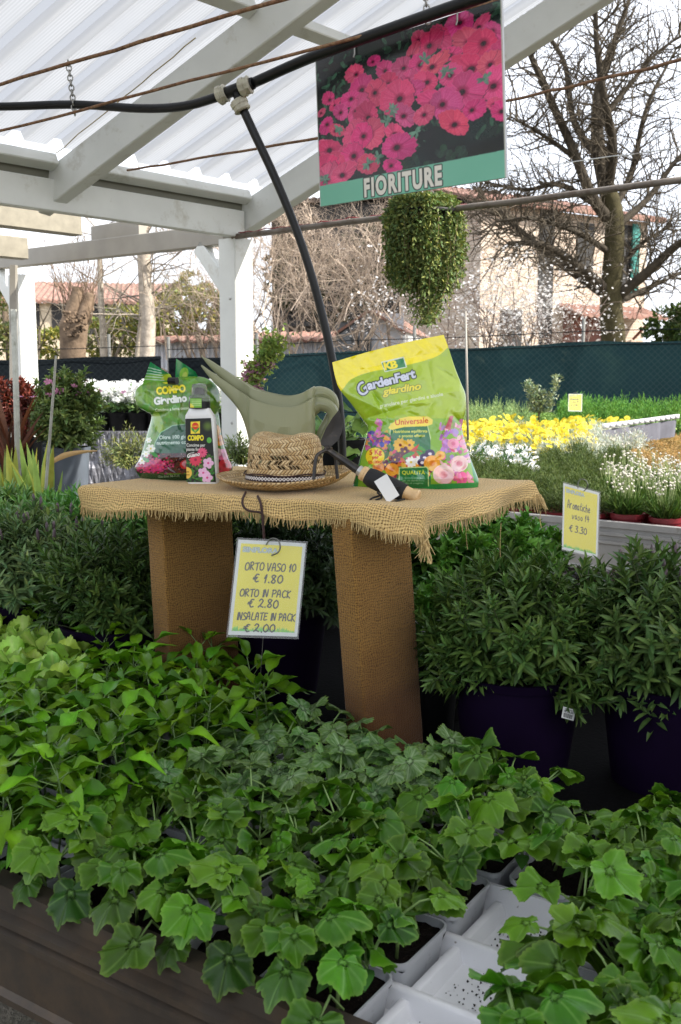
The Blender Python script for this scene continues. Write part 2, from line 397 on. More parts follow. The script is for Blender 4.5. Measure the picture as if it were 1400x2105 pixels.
def chain(name, label, p, q, n, r=.008, w=.0016, ring=True):
    p = np.asarray(p); q = np.asarray(q); b = MB(); d = (q - p) / n; ln = np.linalg.norm(d); dz = d / ln
    a1 = np.cross(dz, [0, 1, 0]); a1 /= np.linalg.norm(a1); a2 = np.cross(dz, a1)
    for i in range(n):
        c = p + d * (i + .5); s_ = a1 if i % 2 else a2; th = np.linspace(0, 2 * math.pi, 13)
        pts = c + np.outer(np.cos(th), dz) * ln * .68 + np.outer(np.sin(th), s_) * r * .62
        b.tube(pts, w, 5, cap=False)
    return tag(b.build(name, M_galv), label, 'chain')
chain('hanging_chain', 'small steel chain holding the black hose below the rusty rod', at(140, 125, 3.33), at(154, 236, 3.34), 11, .013, .0024)
chain('hanging_chain', 'short chain between the roof and the poster rod', at(873, -25, 2.6), at(880, 48, 2.6), 6, .012, .0024)
# ---------------------------------------------------------------- printed artwork (drawn as colour arrays)
def text_tris(body, bold=0.0, shear=0.0, spacing=1.0):
    cu = bpy.data.curves.new('tmp', 'FONT'); cu.body = body; cu.size = 1; cu.offset = bold; cu.shear = shear; cu.space_character = spacing
    cu.resolution_u = 4
    o = bpy.data.objects.new('tmp', cu); S.collection.objects.link(o)
    dg = bpy.context.evaluated_depsgraph_get(); me = o.evaluated_get(dg).to_mesh()
    me.calc_loop_triangles()
    v = np.array([x.co[:2] for x in me.vertices]).reshape(-1, 2); t = np.array([l.vertices for l in me.loop_triangles]).reshape(-1, 3)
    bpy.data.objects.remove(o); bpy.data.curves.remove(cu)
    return v[t]
class Canvas:
    def __init__(s, x0, y0, x1, y1, sc=2.0, bg=(255, 255, 255)):
        s.x0, s.y0, s.sc = x0, y0, sc; s.w = int((x1 - x0) * sc) + 2; s.h = int((y1 - y0) * sc) + 2
        s.A = np.zeros((s.h, s.w, 3)); s.A[:] = bg
    def _box(s, x0, y0, x1, y1):
        a = max(0, int((x0 - s.x0) * s.sc) - 1); b = min(s.w, int((x1 - s.x0) * s.sc) + 3)
        c = max(0, int((y0 - s.y0) * s.sc) - 1); d = min(s.h, int((y1 - s.y0) * s.sc) + 3)
        return a, b, c, d
    def _px(s, bx, ss=1):
        a, b, c, d = bx
        x = (np.arange((b - a) * ss) / ss + a + .5 / ss) / s.sc + s.x0; y = (np.arange((d - c) * ss) / ss + c + .5 / ss) / s.sc + s.y0
        return np.meshgrid(x, y)
    def blend(s, bx, cov, col, alpha=1):
        a, b, c, d = bx; cov = (cov * alpha)[..., None]
        s.A[c:d, a:b] = s.A[c:d, a:b] * (1 - cov) + np.asarray(col, float) * cov
    def mask(s, pts, ss=2):
        p = np.asarray(pts, float); bx = s._box(p[:, 0].min(), p[:, 1].min(), p[:, 0].max(), p[:, 1].max())
        if bx[1] <= bx[0] or bx[3] <= bx[2]: return bx, None
        X, Y = s._px(bx, ss); ins = np.zeros(X.shape, bool); q = np.roll(p, -1, 0)
        for (xa, ya), (xb, yb) in zip(p, q):
            if ya == yb: continue
            c = ((ya > Y) != (yb > Y)) & (X < (xb - xa) * (Y - ya) / (yb - ya) + xa); ins ^= c
        return bx, ins.reshape(bx[3]-bx[2], ss, bx[1]-bx[0], ss).mean((1, 3))
    def poly(s, pts, col, alpha=1):
        bx, m = s.mask(pts)
        if m is not None: s.blend(bx, m, col, alpha)
    def ell(s, x, y, rx, ry=None, col=(0, 0, 0), rot=0, alpha=1, n=28):
        ry = ry or rx; t = np.linspace(0, 2*math.pi, n, endpoint=False); c, k = math.cos(rot), math.sin(rot)
        a, b = np.cos(t)*rx, np.sin(t)*ry; s.poly(np.stack([x + a*c - b*k, y + a*k + b*c], 1), col, alpha)
    def soft(s, x, y, rx, ry, col, alpha=1, pw=1.0):
        bx = s._box(x-rx, y-ry, x+rx, y+ry)
        if bx[1] <= bx[0] or bx[3] <= bx[2]: return
        X, Y = s._px(bx); d = ((X-x)/rx)**2 + ((Y-y)/ry)**2; s.blend(bx, np.clip(1-d, 0, 1)**pw, col, alpha)
    def stroke(s, pts, w, col, alpha=1):
        p = np.asarray(pts, float); bx = s._box(p[:, 0].min()-w, p[:, 1].min()-w, p[:, 0].max()+w, p[:, 1].max()+w)
        if bx[1] <= bx[0] or bx[3] <= bx[2]: return
        X, Y = s._px(bx); D = np.full(X.shape, 1e9)
        for (xa, ya), (xb, yb) in zip(p[:-1], p[1:]):
            dx, dy = xb-xa, yb-ya; t = np.clip(((X-xa)*dx + (Y-ya)*dy) / (dx*dx+dy*dy+1e-9), 0, 1)
            D = np.minimum(D, np.hypot(X-xa-t*dx, Y-ya-t*dy))
        s.blend(bx, np.clip((w/2 - D)*s.sc + .5, 0, 1), col, alpha)
    def text(s, body, x, y, h, col, ang=0, bold=0, shear=0, sx=1.0, align='l', outline=None, ow=0, warp=None, spacing=1.0, alpha=1):
        tr = text_tris(body, bold, shear, spacing)
        if len(tr) == 0: return
        wd = tr[..., 0].max()
        def place(t):
            t = t.copy(); t[..., 0] *= h*1.38*sx; t[..., 1] *= -h*1.38
            t[..., 0] -= {'l': 0, 'c': .5, 'r': 1}[align] * wd * h*1.38*sx
            if warp: t = warp(t)
            c, k = math.cos(ang), math.sin(ang); X = t[..., 0]*c + t[..., 1]*k*-1*-1*0 + t[..., 0]*0; 
            return np.stack([x + t[..., 0]*c + t[..., 1]*k, y - t[..., 0]*k + t[..., 1]*c], -1)
        def ras(t, cc):
            bx = s._box(t[..., 0].min(), t[..., 1].min(), t[..., 0].max(), t[..., 1].max())
            if bx[1] <= bx[0] or bx[3] <= bx[2]: return
            ss = 3; X, Y = s._px(bx, ss); M = np.zeros(X.shape, bool)
            gx, gy = X[0], Y[:, 0]
            for T in t:
                i0, i1 = np.searchsorted(gx, [T[:, 0].min(), T[:, 0].max()]); j0, j1 = np.searchsorted(gy, [T[:, 1].min(), T[:, 1].max()])
                if i0 >= i1 or j0 >= j1: continue
                x_, y_ = X[j0:j1, i0:i1], Y[j0:j1, i0:i1]; a, b, c = T
                e = lambda p, q: (q[0]-p[0])*(y_-p[1]) - (q[1]-p[1])*(x_-p[0])
                e1, e2, e3 = e(a, b), e(b, c), e(c, a)
                M[j0:j1, i0:i1] |= ((e1 >= 0) & (e2 >= 0) & (e3 >= 0)) | ((e1 <= 0) & (e2 <= 0) & (e3 <= 0))
            s.blend(bx, M.reshape(bx[3]-bx[2], ss, bx[1]-bx[0], ss).mean((1, 3)), cc, alpha)
        if outline is not None:
            for q in np.linspace(0, 2*math.pi, 10, endpoint=False):
                ras(place(tr) + np.array([math.cos(q), math.sin(q)])*ow, outline)
        ras(place(tr), col)
    def speckle(s, amp):
        s.A += rng.normal(0, amp, s.A.shape[:2])[..., None]
    def sample(s, X, Y):
        u = np.clip((np.asarray(X)-s.x0)*s.sc - .5, 0, s.w-1.001); v = np.clip((np.asarray(Y)-s.y0)*s.sc - .5, 0, s.h-1.001)
        i, j = u.astype(int), v.astype(int); a, b = (u-i)[..., None], (v-j)[..., None]; A = s.A
        c = (A[j, i]*(1-a) + A[j, i+1]*a)*(1-b) + (A[j+1, i]*(1-a) + A[j+1, i+1]*a)*b
        return lin(np.clip(c, 0, 255))

def quad_bilinear(c4, nu, nv):
    """c4: TL, TR, BR, BL (…x k)"""
    a, b, c, d = [np.asarray(x, float) for x in c4]
    u = np.linspace(0, 1, nu)[None, :, None]; v = np.linspace(0, 1, nv)[:, None, None]
    return (a*(1-u) + b*u)*(1-v) + (d*(1-u) + c*u)*v
def printed_panel(C, tl, tr, br, bl, nu, nv, bend=0, W3=None):
    """planar panel through four 3-D corners; colours sampled from where each point lies in the drawing C
       whose own frame is the panel's (0..w, 0..h)"""
    P = quad_bilinear((tl, tr, br, bl), nu, nv)
    u = np.linspace(0, 1, nu)[None, :]; v = np.linspace(0, 1, nv)[:, None]
    if bend:
        nrm = np.cross(np.asarray(tr)-tl, np.asarray(bl)-tl); nrm /= np.linalg.norm(nrm)
        P = P + nrm * (bend*np.sin(u*math.pi)*(1+0*v))[..., None]
    wx = C.x0 + u*(C.w-2)/C.sc + 0*v; wy = C.y0 + v*(C.h-2)/C.sc + 0*u
    return P, C.sample(wx, wy)

# ---- hand lettering: each glyph is a list of strokes in a unit box (y down)
G = {
 'O': [[(.5,0),(.15,.15),(0,.5),(.12,.9),(.5,1),(.9,.85),(1,.45),(.8,.1),(.45,.02)]],
 'R': [[(.1,.05),(.12,1)],[(.0,.1),(.5,0),(.85,.2),(.6,.45),(.15,.5),(.95,1)]],
 'T': [[(0,.08),(1,0)],[(.5,.03),(.48,1)]], 'V': [[(0,0),(.4,1),(.9,0)]],
 'A': [[(0,1),(.2,.1),(.5,0),(.75,.3),(.85,1)],[(.08,.6),(.8,.55)]],
 'S': [[(.9,.1),(.4,0),(.1,.2),(.4,.45),(.85,.65),(.7,.95),(0,1)]], 'I': [[(.5,0),(.45,1)]],
 'N': [[(0,1),(.1,0),(.75,1),(.9,0)]], 'P': [[(.15,0),(.1,1)],[(0,.08),(.6,0),(.9,.25),(.6,.5),(.15,.55)]],
 'C': [[(.95,.1),(.5,0),(.1,.3),(.1,.75),(.5,1),(.95,.9)]], 'K': [[(.1,0),(.1,1)],[(.9,0),(.15,.5),(.9,1)]],
 'L': [[(.2,0),(.1,.95),(.9,1)]], 'E': [[(.95,.05),(.2,.05),(.15,.5),(.1,1),(.95,.95)],[(.12,.5),(.75,.48)]],
 '1': [[(.1,.45),(.6,0),(.35,1)]], '0': [[(.5,0),(.1,.3),(.1,.75),(.5,1),(.95,.7),(.85,.2),(.5,0)]],
 '2': [[(.1,.2),(.4,0),(.8,.2),(.5,.65),(.05,1),(.3,.85),(.95,1)]],
 '8': [[(.85,.1),(.4,0),(.15,.25),(.85,.7),(.6,1),(.15,.85),(.5,.5),(.85,.1)]],
 '3': [[(.1,.05),(.7,0),(.8,.25),(.35,.45),(.85,.65),(.7,.95),(.0,1)]], '4': [[(.4,0),(.05,.55),(.9,.5)],[(.75,.2),(.65,1)]],
 '.': [[(.4,.95),(.5,1)]], '€': [[(.95,.05),(.55,.05),(.25,.5),(.55,.95),(1,.9)],[(0,.42),(.7,.36)],[(-.02,.6),(.6,.56)]],
 'r': [[(.1,.4),(.15,1)],[(.15,.65),(.5,.4),(.85,.45)]], 'o': [[(.5,.42),(.1,.7),(.5,1),(.9,.7),(.5,.42)]],
 'm': [[(0,.45),(.05,1)],[(.05,.6),(.3,.42),(.45,.6),(.45,1)],[(.45,.6),(.75,.42),(.92,.6),(1,1)]],
 'a': [[(.8,.5),(.35,.42),(.1,.75),(.4,1),(.8,.75),(.8,.5),(.95,1)]], 't': [[(.5,.05),(.4,.8),(.6,1),(.9,.9)],[(.1,.4),(.9,.35)]],
 'i': [[(.5,.45),(.5,1)],[(.5,.22),(.52,.25)]], 'c': [[(.9,.5),(.4,.42),(.1,.75),(.5,1),(.95,.9)]],
 'h': [[(.15,0),(.15,1)],[(.15,.65),(.5,.45),(.8,.6),(.85,1)]], 'e': [[(.1,.72),(.85,.65),(.5,.42),(.12,.7),(.45,1),(.95,.9)]],
 'v': [[(.05,.4),(.4,1),(.9,.4)]], 's': [[(.85,.45),(.3,.5),(.75,.75),(.6,1),(.1,.98)]],
}
def hand(C, s, x, y, w, h, lw=1.6, slope=0, col=(18, 16, 14)):
    """write s with its top-left at x,y, each letter cell w wide"""
    r = random.Random(hash(len(s)) + int(x*7 + y))
    for ch in s:
        k = {'1': .65, '.': .4, 'I': .35, 'i': .4, ' ': .6}.get(ch, 1.0)
        if ch in G:
            for st in G[ch]:
                p = np.array(st)
                if len(p) > 2: p = catmull(np.c_[p, p[:, :1]*0], 4)[:, :2]
                jx, jy = r.uniform(-.06, .06), r.uniform(-.06, .06)
                C.stroke(np.stack([x + (p[:, 0]*.8+jx)*w*k - (p[:, 1]-1)*h*.06, y + (p[:, 1]+jy)*h + (p[:, 0]*w*k)*slope], 1), lw, col)
        x += w*k; y += w*k*slope

def price_card(w, h, lines, sc, grass=True):
    C = Canvas(0, 0, w, h, sc, (222, 226, 224)); k = w / 150.0
    C.poly([(7*k, 8*k), (w-7*k, 8*k), (w-7*k, h-9*k), (7*k, h-9*k)], (240, 228, 40))
    C.text('SINFLORA', 12*k, 26*k, 11*k, (198, 212, 214), bold=.012, sx=1.12, outline=(140, 158, 165), ow=1.0*k)
    if grass:
        r = random.Random(3)
        for i in range(150):
            x = r.uniform(8*k, w-8*k); y = h-9*k; t = r.uniform(2, 14)*k*(.4+.6*abs(math.sin(x*.07/k)))
            C.poly([(x-2.4*k, y), (x+r.uniform(-2, 2)*k, y-t), (x+2.4*k, y)], (r.randint(80, 150), r.randint(185, 215), r.randint(60, 90)))
    for (s, x, y, cw, ch, lw) in lines: hand(C, s, x*k, y*k - 3*k, cw*k*1.02, ch*k*1.12, lw*k*1.35)
    return C

# ---- petunia poster, drawn in its own frame 0..100 x 0..78
def petunia_poster():
    C = Canvas(0, 0, 400, 312, 1.0, (24, 29, 30)); r = random.Random(11)
    for i in range(140):
        C.soft(r.uniform(0, 400), r.uniform(0, 262), r.uniform(10, 40), r.uniform(6, 24), (r.randint(20, 52), r.randint(34, 62), r.randint(34, 52)), .5)
    for i in range(430):
        x, y = r.uniform(0, 400), r.uniform(5, 235)
        if x > 200 and y > 190 and r.random() < .6: continue
        a = r.uniform(0, 6.28); l = r.uniform(3, 10); g = r.randint(60, 130)
        C.ell(x, y, l, l*.42, (g*.62, g, g*.78), a, .8, 12)
    fl = [(20,255,20),(118,246,18),(45,232,20),(92,180,22),(395,200,16),(245,175,18),(22,150,15),(60,128,16),(14,190,12),(100,132,18),(35,205,23),(75,210,18),(120,150,22),(130,185,20),(20,232,20),(60,255,22),
          (140,110,20),(170,98,20),(190,130,24),(165,70,18),(110,95,18),(85,108,16),(200,75,18),(225,55,17),(240,80,18),(262,45,20),(285,40,18),(320,28,21),
          (270,85,18),(250,110,22),(300,75,20),(335,60,20),(360,75,22),(385,60,16),(300,115,22),(340,110,25),(375,110,18),(390,150,20),(265,150,24),(290,165,26),
          (330,150,22),(345,185,18),(305,200,20),(385,185,16),(225,120,18),(205,165,22),(180,195,20),(105,190,18),(80,225,24),(190,222,30),(175,262,18),(95,60,12),(60,75,13),
          (140,45,12),(30,95,12),(50,165,14),(12,120,9),(240,30,12),(395,95,18),(360,40,15),(45,110,12),(128,75,14),(215,100,16)]
    fl = sorted([(x, y + 2, rr) for x, y, rr in fl], key=lambda a: a[1])
    for (x, y, rr) in fl:
        rr *= r.uniform(1.2, 1.75)
        y2 = y - 8
        if r.random() < .03: continue
        sq = r.uniform(.5, 1.0); rot = r.uniform(-1.2, 1.2); ph = r.uniform(0, 6.28); b0 = np.array([r.randint(214, 240), r.randint(50, 84), r.randint(108, 142)], float)
        ox, oy = r.uniform(-.22, .22) * rr, r.uniform(-.05, .25) * rr
        def tf(px_, py_):
            px_, py_ = np.asarray(px_) + ox * (1 - np.hypot(px_, py_) / rr), np.asarray(py_) + oy * (1 - np.hypot(px_, py_) / rr)
            py_ = py_ * sq; return np.stack([x + px_ * math.cos(rot) - py_ * math.sin(rot), y2 + px_ * math.sin(rot) + py_ * math.cos(rot)], -1)
        order = list(range(5)); r.shuffle(order)
        for q in order:
            a0 = ph + q * 2 * math.pi / 5; R_ = rr * r.uniform(.88, 1.12); t = np.linspace(-.78, .78, 26)
            rad = R_ * (1.02 - .16 * (np.abs(t) / .78) ** 3 - .07 * np.exp(-(t / .12) ** 2) + .035 * np.sin(t * 15 + ph) + .02 * np.sin(t * 31))
            xs_, ys_ = np.r_[0, rad * np.cos(a0 + t)], np.r_[0, rad * np.sin(a0 + t)]; c = b0 * r.uniform(.90, 1.06)
            C.poly(tf(xs_ * 1.03 + .6, ys_ * 1.03 + .9), (92, 10, 44), .55); C.poly(tf(xs_, ys_), c)
            C.poly(tf(xs_ * .8, ys_ * .8), np.minimum(255, c * [1.02, 1.12, 1.08]), .5)
            for v_ in np.linspace(-.62, .62, 7):
                C.stroke(tf([rr * .25 * math.cos(a0 + v_ * .6), R_ * .88 * math.cos(a0 + v_)], [rr * .25 * math.sin(a0 + v_ * .6), R_ * .88 * math.sin(a0 + v_)]), .6, (188, 26, 86) if r.random() < .6 else (252, 150, 190), .38)
            C.stroke(tf(rad * np.cos(a0 + t), rad * np.sin(a0 + t)), .7, (252, 140, 182), .45)
        cx_, cy_ = tf(0, 0); C.soft(cx_, cy_, rr * .40, rr * .36 * sq + 1, (140, 12, 60), .85); C.soft(cx_, cy_, rr * .19, rr * .16, (46, 10, 30), 1, .5)
    for (cx, cy) in [(228, 196), (143, 232), (52, 158), (165, 165), (120, 240), (250, 66), (295, 98), (365, 130), (15, 255), (178, 145)]:
        for i in range(13):
            a = r.uniform(0, 6.28); d = r.uniform(2, 11); g = r.randint(120, 172)
            C.ell(cx+math.cos(a)*d, cy+math.sin(a)*d, r.uniform(4, 7), r.uniform(2, 3), (g*.72, g, g*.86), a, .9, 12)
    for i in range(16): C.ell(r.uniform(215, 330), r.uniform(235, 262), r.uniform(6, 12), r.uniform(4, 8), (46, r.randint(66, 88), 58), r.uniform(0, 3), .6, 16)
    C.speckle(5)
    C.poly([(0, 268), (400, 262), (400, 312), (0, 312)], (118, 190, 163))
    C.text('FIORITURE', 108, 305, 36, (232, 228, 216), bold=.055, sx=.60, outline=(30, 40, 36), ow=1.8, ang=.0, spacing=1.22)
    C.poly([(0, 0), (2, 0), (2, 312), (0, 312)], (190, 195, 190)); C.poly([(397.5, 0), (401, 0), (401, 312), (397.5, 312)], (205, 205, 196))
    return C

def rose(C, x, y, r_, col, dark, rr=random.Random(4)):
    C.ell(x, y, r_, r_*.92, col)
    for k in range(9):
        a = rr.uniform(0, 6.28); C.ell(x+math.cos(a)*r_*.45, y+math.sin(a)*r_*.42, r_*.55, r_*.42, tuple(min(255, c+rr.randint(-16, 12)) for c in col), a, .8)
        t = np.linspace(a, a+1.7, 9); q = r_*(.92-.085*k); C.stroke(np.stack([x+np.cos(t)*q, y+np.sin(t)*q*.9], 1), max(.8, r_*.06), dark, .55)
    C.soft(x, y, r_*.45, r_*.42, dark, .8)
def daisy(C, x, y, r_, col, cen, n=8, w=.3):
    for k in range(n):
        a = k*2*math.pi/n; C.ell(x+math.cos(a)*r_*.6, y+math.sin(a)*r_*.6, r_*.48, r_*w, col, a, .95, 12)
    C.ell(x, y, r_*.22, r_*.22, cen)
# ---------------------------------------------------------------- leaves and plant generators
def leaf_tpl(w=.4, nl=5, nc=2, droop=.25, fold=.18, tip=1.0, wave=0, shape='ovate', vein=.0):
    """leaf of length 1 along +y, normal +z"""
    vs = []; cs = []
    for i in range(nl + 1):
        t = i / nl
        if shape == 'ovate': wd = math.sin(math.pi * t ** .75) ** .85 * (1 - .25 * t)
        elif shape == 'lance': wd = math.sin(math.pi * min(1, t * .98 + .02) ** .9) ** .8
        else: wd = math.sin(math.pi * t ** 1.7) ** .7
        wd = max(wd, .0 if i in (0, nl) else .05) * w / 2
        for j in range(-nc, nc + 1):
            q = j / nc
            vs.append((q * wd, t, -droop * t * t + fold * abs(q) * wd * 2 + wave * math.sin(t * 9 + q * 2) * abs(q) * wd))
            cs.append((1 + vein * (1 - abs(q) * 1.6),))
    k = 2 * nc + 1; f = []
    for i in range(nl):
        for j in range(k - 1):
            a = i * k + j; f.append((a, a + 1, a + 1 + k, a + k))
    return np.array(vs), [np.array(f)], np.array(cs)
def lobed_tpl(tab, teeth=0.04, nt=19, n=84, rings=5, cup=-.22, wav=.07, veins=(0, 52, -52, 112, -112), vw=.025, vcol=None, vmix=.6, seed=0, mottle=0):
    """palmate leaf, petiole joins at origin, tip towards +y, radius about 1"""
    rr = np.random.default_rng(seed)
    th = (np.arange(n) / n * 360 - 180); a = np.abs(th)
    rad = np.interp(a, [t for t, _ in tab], [r for _, r in tab])
    rad = rad * (1 + .05 * np.sin(np.radians(th) * 2 + rr.uniform(0, 6.28)) + .04 * np.sin(np.radians(th) * 5 + rr.uniform(0, 6.28)))
    rad = rad * (1 + teeth * (2 * np.abs(((a / 180 * nt) % 1) - .5) * -2 + 1)) * (1 + rr.normal(0, .02, n))
    vs = [(0, 0, -.025)]; cs = [(*(vcol or (1, 1, 1)), vmix)] if vcol else [(1, 1, 1, 0)]
    ph = rr.uniform(0, 6.28, 3)
    for k in range(1, rings + 1):
        s = (k / rings) ** .9
        for i in range(n):
            t = math.radians(th[i]); r = rad[i] * s
            dv = min(abs(th[i] - v) for v in veins); dd = math.sin(math.radians(min(dv, 90))) * r
            z = cup * r * r + wav * r * (math.sin(3 * t + ph[0]) * .6 + math.sin(5 * t + ph[1])) + .035 * (1 - math.exp(-(dd / .12) ** 2)) * min(1, r / .4) * (1 - .4 * r) - .025
            if k == rings: z -= .03 * math.sin(t * 13 + ph[2])
            vs.append((math.sin(t) * r, math.cos(t) * r, z))
            if vcol:
                sec = abs(((r * 5.5 - dv / 22) % 1) - .5) * 2
                m_ = math.exp(-(dd / vw) ** 2) * vmix
                if mottle: m_ = max(m_, mottle * (sec > .55) * (.5 + .5 * rr.random()) * (r > .15))
                cs.append((*vcol, m_) if k < rings else (.22, .34, .06, .30))
            else: cs.append((1, 1, 1, 0))
    tri = np.array([(0, 1 + i, 1 + (i + 1) % n) for i in range(n)])
    q = []
    for k in range(rings - 1):
        for i in range(n):
            a0 = 1 + k * n + i; a1 = 1 + k * n + (i + 1) % n; q.append((a0, a0 + n, a1 + n, a1))
    return np.array(vs), [tri[:, [0, 2, 1]], np.array(q)], np.array(cs)

def frames(D, U=None):
    """rotation matrices whose y axis is D and z axis near U"""
    D = D / (np.linalg.norm(D, axis=1)[:, None] + 1e-9)
    if U is None: U = np.broadcast_to(np.array([0, 0, 1.]), D.shape)
    X = np.cross(D, U); bad = np.linalg.norm(X, axis=1) < 1e-3; X[bad] = [1, 0, 0]
    X /= np.linalg.norm(X, axis=1)[:, None]; Zn = np.cross(X, D)
    return np.stack([X, D, Zn], -1)
def unit(v): return v / (np.linalg.norm(v, axis=-1, keepdims=True) + 1e-9)
def leafcols(n, base, var=.18, yel=.12, g=rng):
    b = np.asarray(base, float); k = 1 + g.normal(0, var, (n, 1)); c = b * np.clip(k, .45, 1.8)
    y = np.clip(g.normal(0, yel, n), -.2, .4); c[:, 0] *= 1 + y * 1.5; c[:, 1] *= 1 + y * .6
    return np.clip(c, 0.002, .9)

T_lance = leaf_tpl(.20, 4, 1, .25, .2, shape='lance', vein=.25)
T_hebe = leaf_tpl(.26, 4, 1, .22, .30, shape='lance', vein=.35)
T_ov = leaf_tpl(.50, 6, 2, .3, .25, wave=.5, vein=.25)
T_pep = leaf_tpl(.46, 7, 2, .38, .32, wave=.35, vein=.30)
T_small = (np.array([(0, 0, 0), (.22, .5, .06), (0, 1, -.1), (-.22, .5, .06)]), [np.array([(0, 1, 2), (0, 2, 3)])])
T_needle = (np.array([(-.05, 0, 0), (.05, 0, 0), (.03, 1, 0), (-.03, 1, 0)]), [np.array([(0, 1, 2, 3)])])
T_blade = leaf_tpl(.07, 5, 1, .35, .3, shape='lance')

def dome_bush(mb, c, rx, ry, rz, ns, per, L, tpl, base, sh=.16, lift=.35, stemcol=(.06, .09, .03), zmin=-.3, lean=.25, wl=1.0, inner=True, jit=.15, tipcol=None, g=rng, noise_amp=.12, whorl=False):
    """shoots ending on an uneven dome, each carrying leaves along its last part"""
    c = np.asarray(c, float)
    u = g.uniform(0, 1, ns); ph = g.uniform(0, 2 * math.pi, ns); z = zmin + (1 - zmin) * u
    r = np.sqrt(np.clip(1 - z * z, 0, 1)); N = np.stack([r * np.cos(ph), r * np.sin(ph), z], 1)
    bump = 1 + noise_amp * (np.sin(ph * 3 + z * 4 + c[0] * 9) + .6 * np.sin(ph * 7 - z * 6 + c[1] * 5)) + g.normal(0, jit * .5, ns)
    depth = 1 - (g.random(ns) ** 2) * .35 if inner else np.ones(ns)
    tips = c + N * np.array([rx, ry, rz]) * (bump * depth)[:, None]
    dirs = unit(N * np.array([1, 1, 1.0]) + np.array([0, 0, lift]) + g.normal(0, lean, (ns, 3)))
    for k in range(per):
        f = k / max(1, per - 1)
        pos = tips - dirs * (sh * f)[..., None] if False else tips - dirs * (sh * f)
        if whorl: az = k * math.pi / 2 + g.uniform(0, 6.28, ns) * 0 + ph * 3 + (k % 2) * 0
        else: az = k * 2.4 + ph * 5
        a = np.cross(dirs, np.array([0.3, .2, 1.])); a = unit(a); b = np.cross(dirs, a)
        for sgn in ((1, -1) if whorl else (1,)):
            side = (np.cos(az)[:, None] * a + np.sin(az)[:, None] * b) * sgn
            open_ = .35 + .75 * f
            D = unit(side * open_ + dirs * (1.05 - .6 * f) + g.normal(0, .12, (ns, 3)))
            Rm = frames(D, dirs + np.array([0, 0, .3]))
            s = L * (0.55 + .45 * min(1, f * 2.2 + .25)) * g.uniform(.75, 1.15, ns)
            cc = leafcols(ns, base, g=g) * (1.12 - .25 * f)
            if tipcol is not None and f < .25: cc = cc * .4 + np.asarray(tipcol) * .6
            Rs = Rm * s[:, None, None]; Rs[:, :, 0] *= wl
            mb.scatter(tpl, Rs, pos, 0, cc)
    return tips, dirs

def stems(mb, c, tips, r, col, n=3, mat=0, sag=0):
    for t in tips:
        m_ = (np.asarray(c) + t) / 2 + rng.normal(0, .02, 3) * np.linalg.norm(t - c) * 2; m_[2] += sag
        mb.tube([c, m_, t], [r, r * .8, r * .5], n, mat, col, cap=False)

def pot_mesh(r, h, taper=.78, rim=.012, lip=.02):
    return [(r * taper - .004, 0.001), (r * taper, 0), (r * .97, h - lip), (r * .97 + rim * .4, h - lip), (r + rim * .4, h), (r - .006, h), (r - .01, h - lip * 1.2), (r * .9, h - lip * 1.3)]
def make_pot(root, r, h, m, soil_z=None, n=36, name='pot'):
    b = MB(); b.lathe(pot_mesh(r, h), n=n); edge_smooth(b.build(name, m, root, world=False), 30)
    b = MB(); z = (soil_z if soil_z is not None else h - .02)
    b.lathe([(r * .95, z - .002), (r * .6, z + .004), (r * .2, z + .008), (.001, z + .008)], n=20)
    b.build('soil', M_soil, root, world=False)

# ---------------------------------------------------------------- bare trees
def branch(mb, p, d, ln, r, lvl, cfg, g, col):
    n = 5 if lvl < 2 else 4
    pts = [p]; dd = d.copy(); q = p.copy()
    for i in range(n):
        dd = unit(dd + g.normal(0, cfg['wig'], 3) + np.array([0, 0, cfg['up']])); q = q + dd * ln / n; pts.append(q.copy())
    pts = np.array(pts); rr = np.linspace(r, r * cfg['tap'], n + 1)
    mb.tube(pts, rr, 5 if r > .03 else 3, 0, col * g.uniform(.8, 1.2), cap=False)
    cfg['tips'].append(pts[-1])
    if lvl >= cfg['lv']: return
    nb = cfg['nb'][min(lvl, len(cfg['nb']) - 1)]
    for k in range(nb):
        i = g.uniform(.25, 1) * n; j = min(int(i), n - 1); bp = pts[j] + (pts[j+1] - pts[j]) * (i - j)
        base = unit(pts[j+1] - pts[j]); sd_ = unit(np.cross(base, g.normal(0, 1, 3)))
        branch(mb, bp, unit(base * cfg['fwd'] + sd_), ln * g.uniform(.45, .75), rr[j] * cfg['rk'], lvl + 1, cfg, g, col)

def limb_px(mb, px, Y, r0, r1, col, n=5, sides=8):
    P = catmull(np.array([at(x, y, Y + dy) for x, y, dy in px]), n)
    mb.tube(P, np.linspace(r0, r1, len(P)), sides, 0, col, cap=True); return P

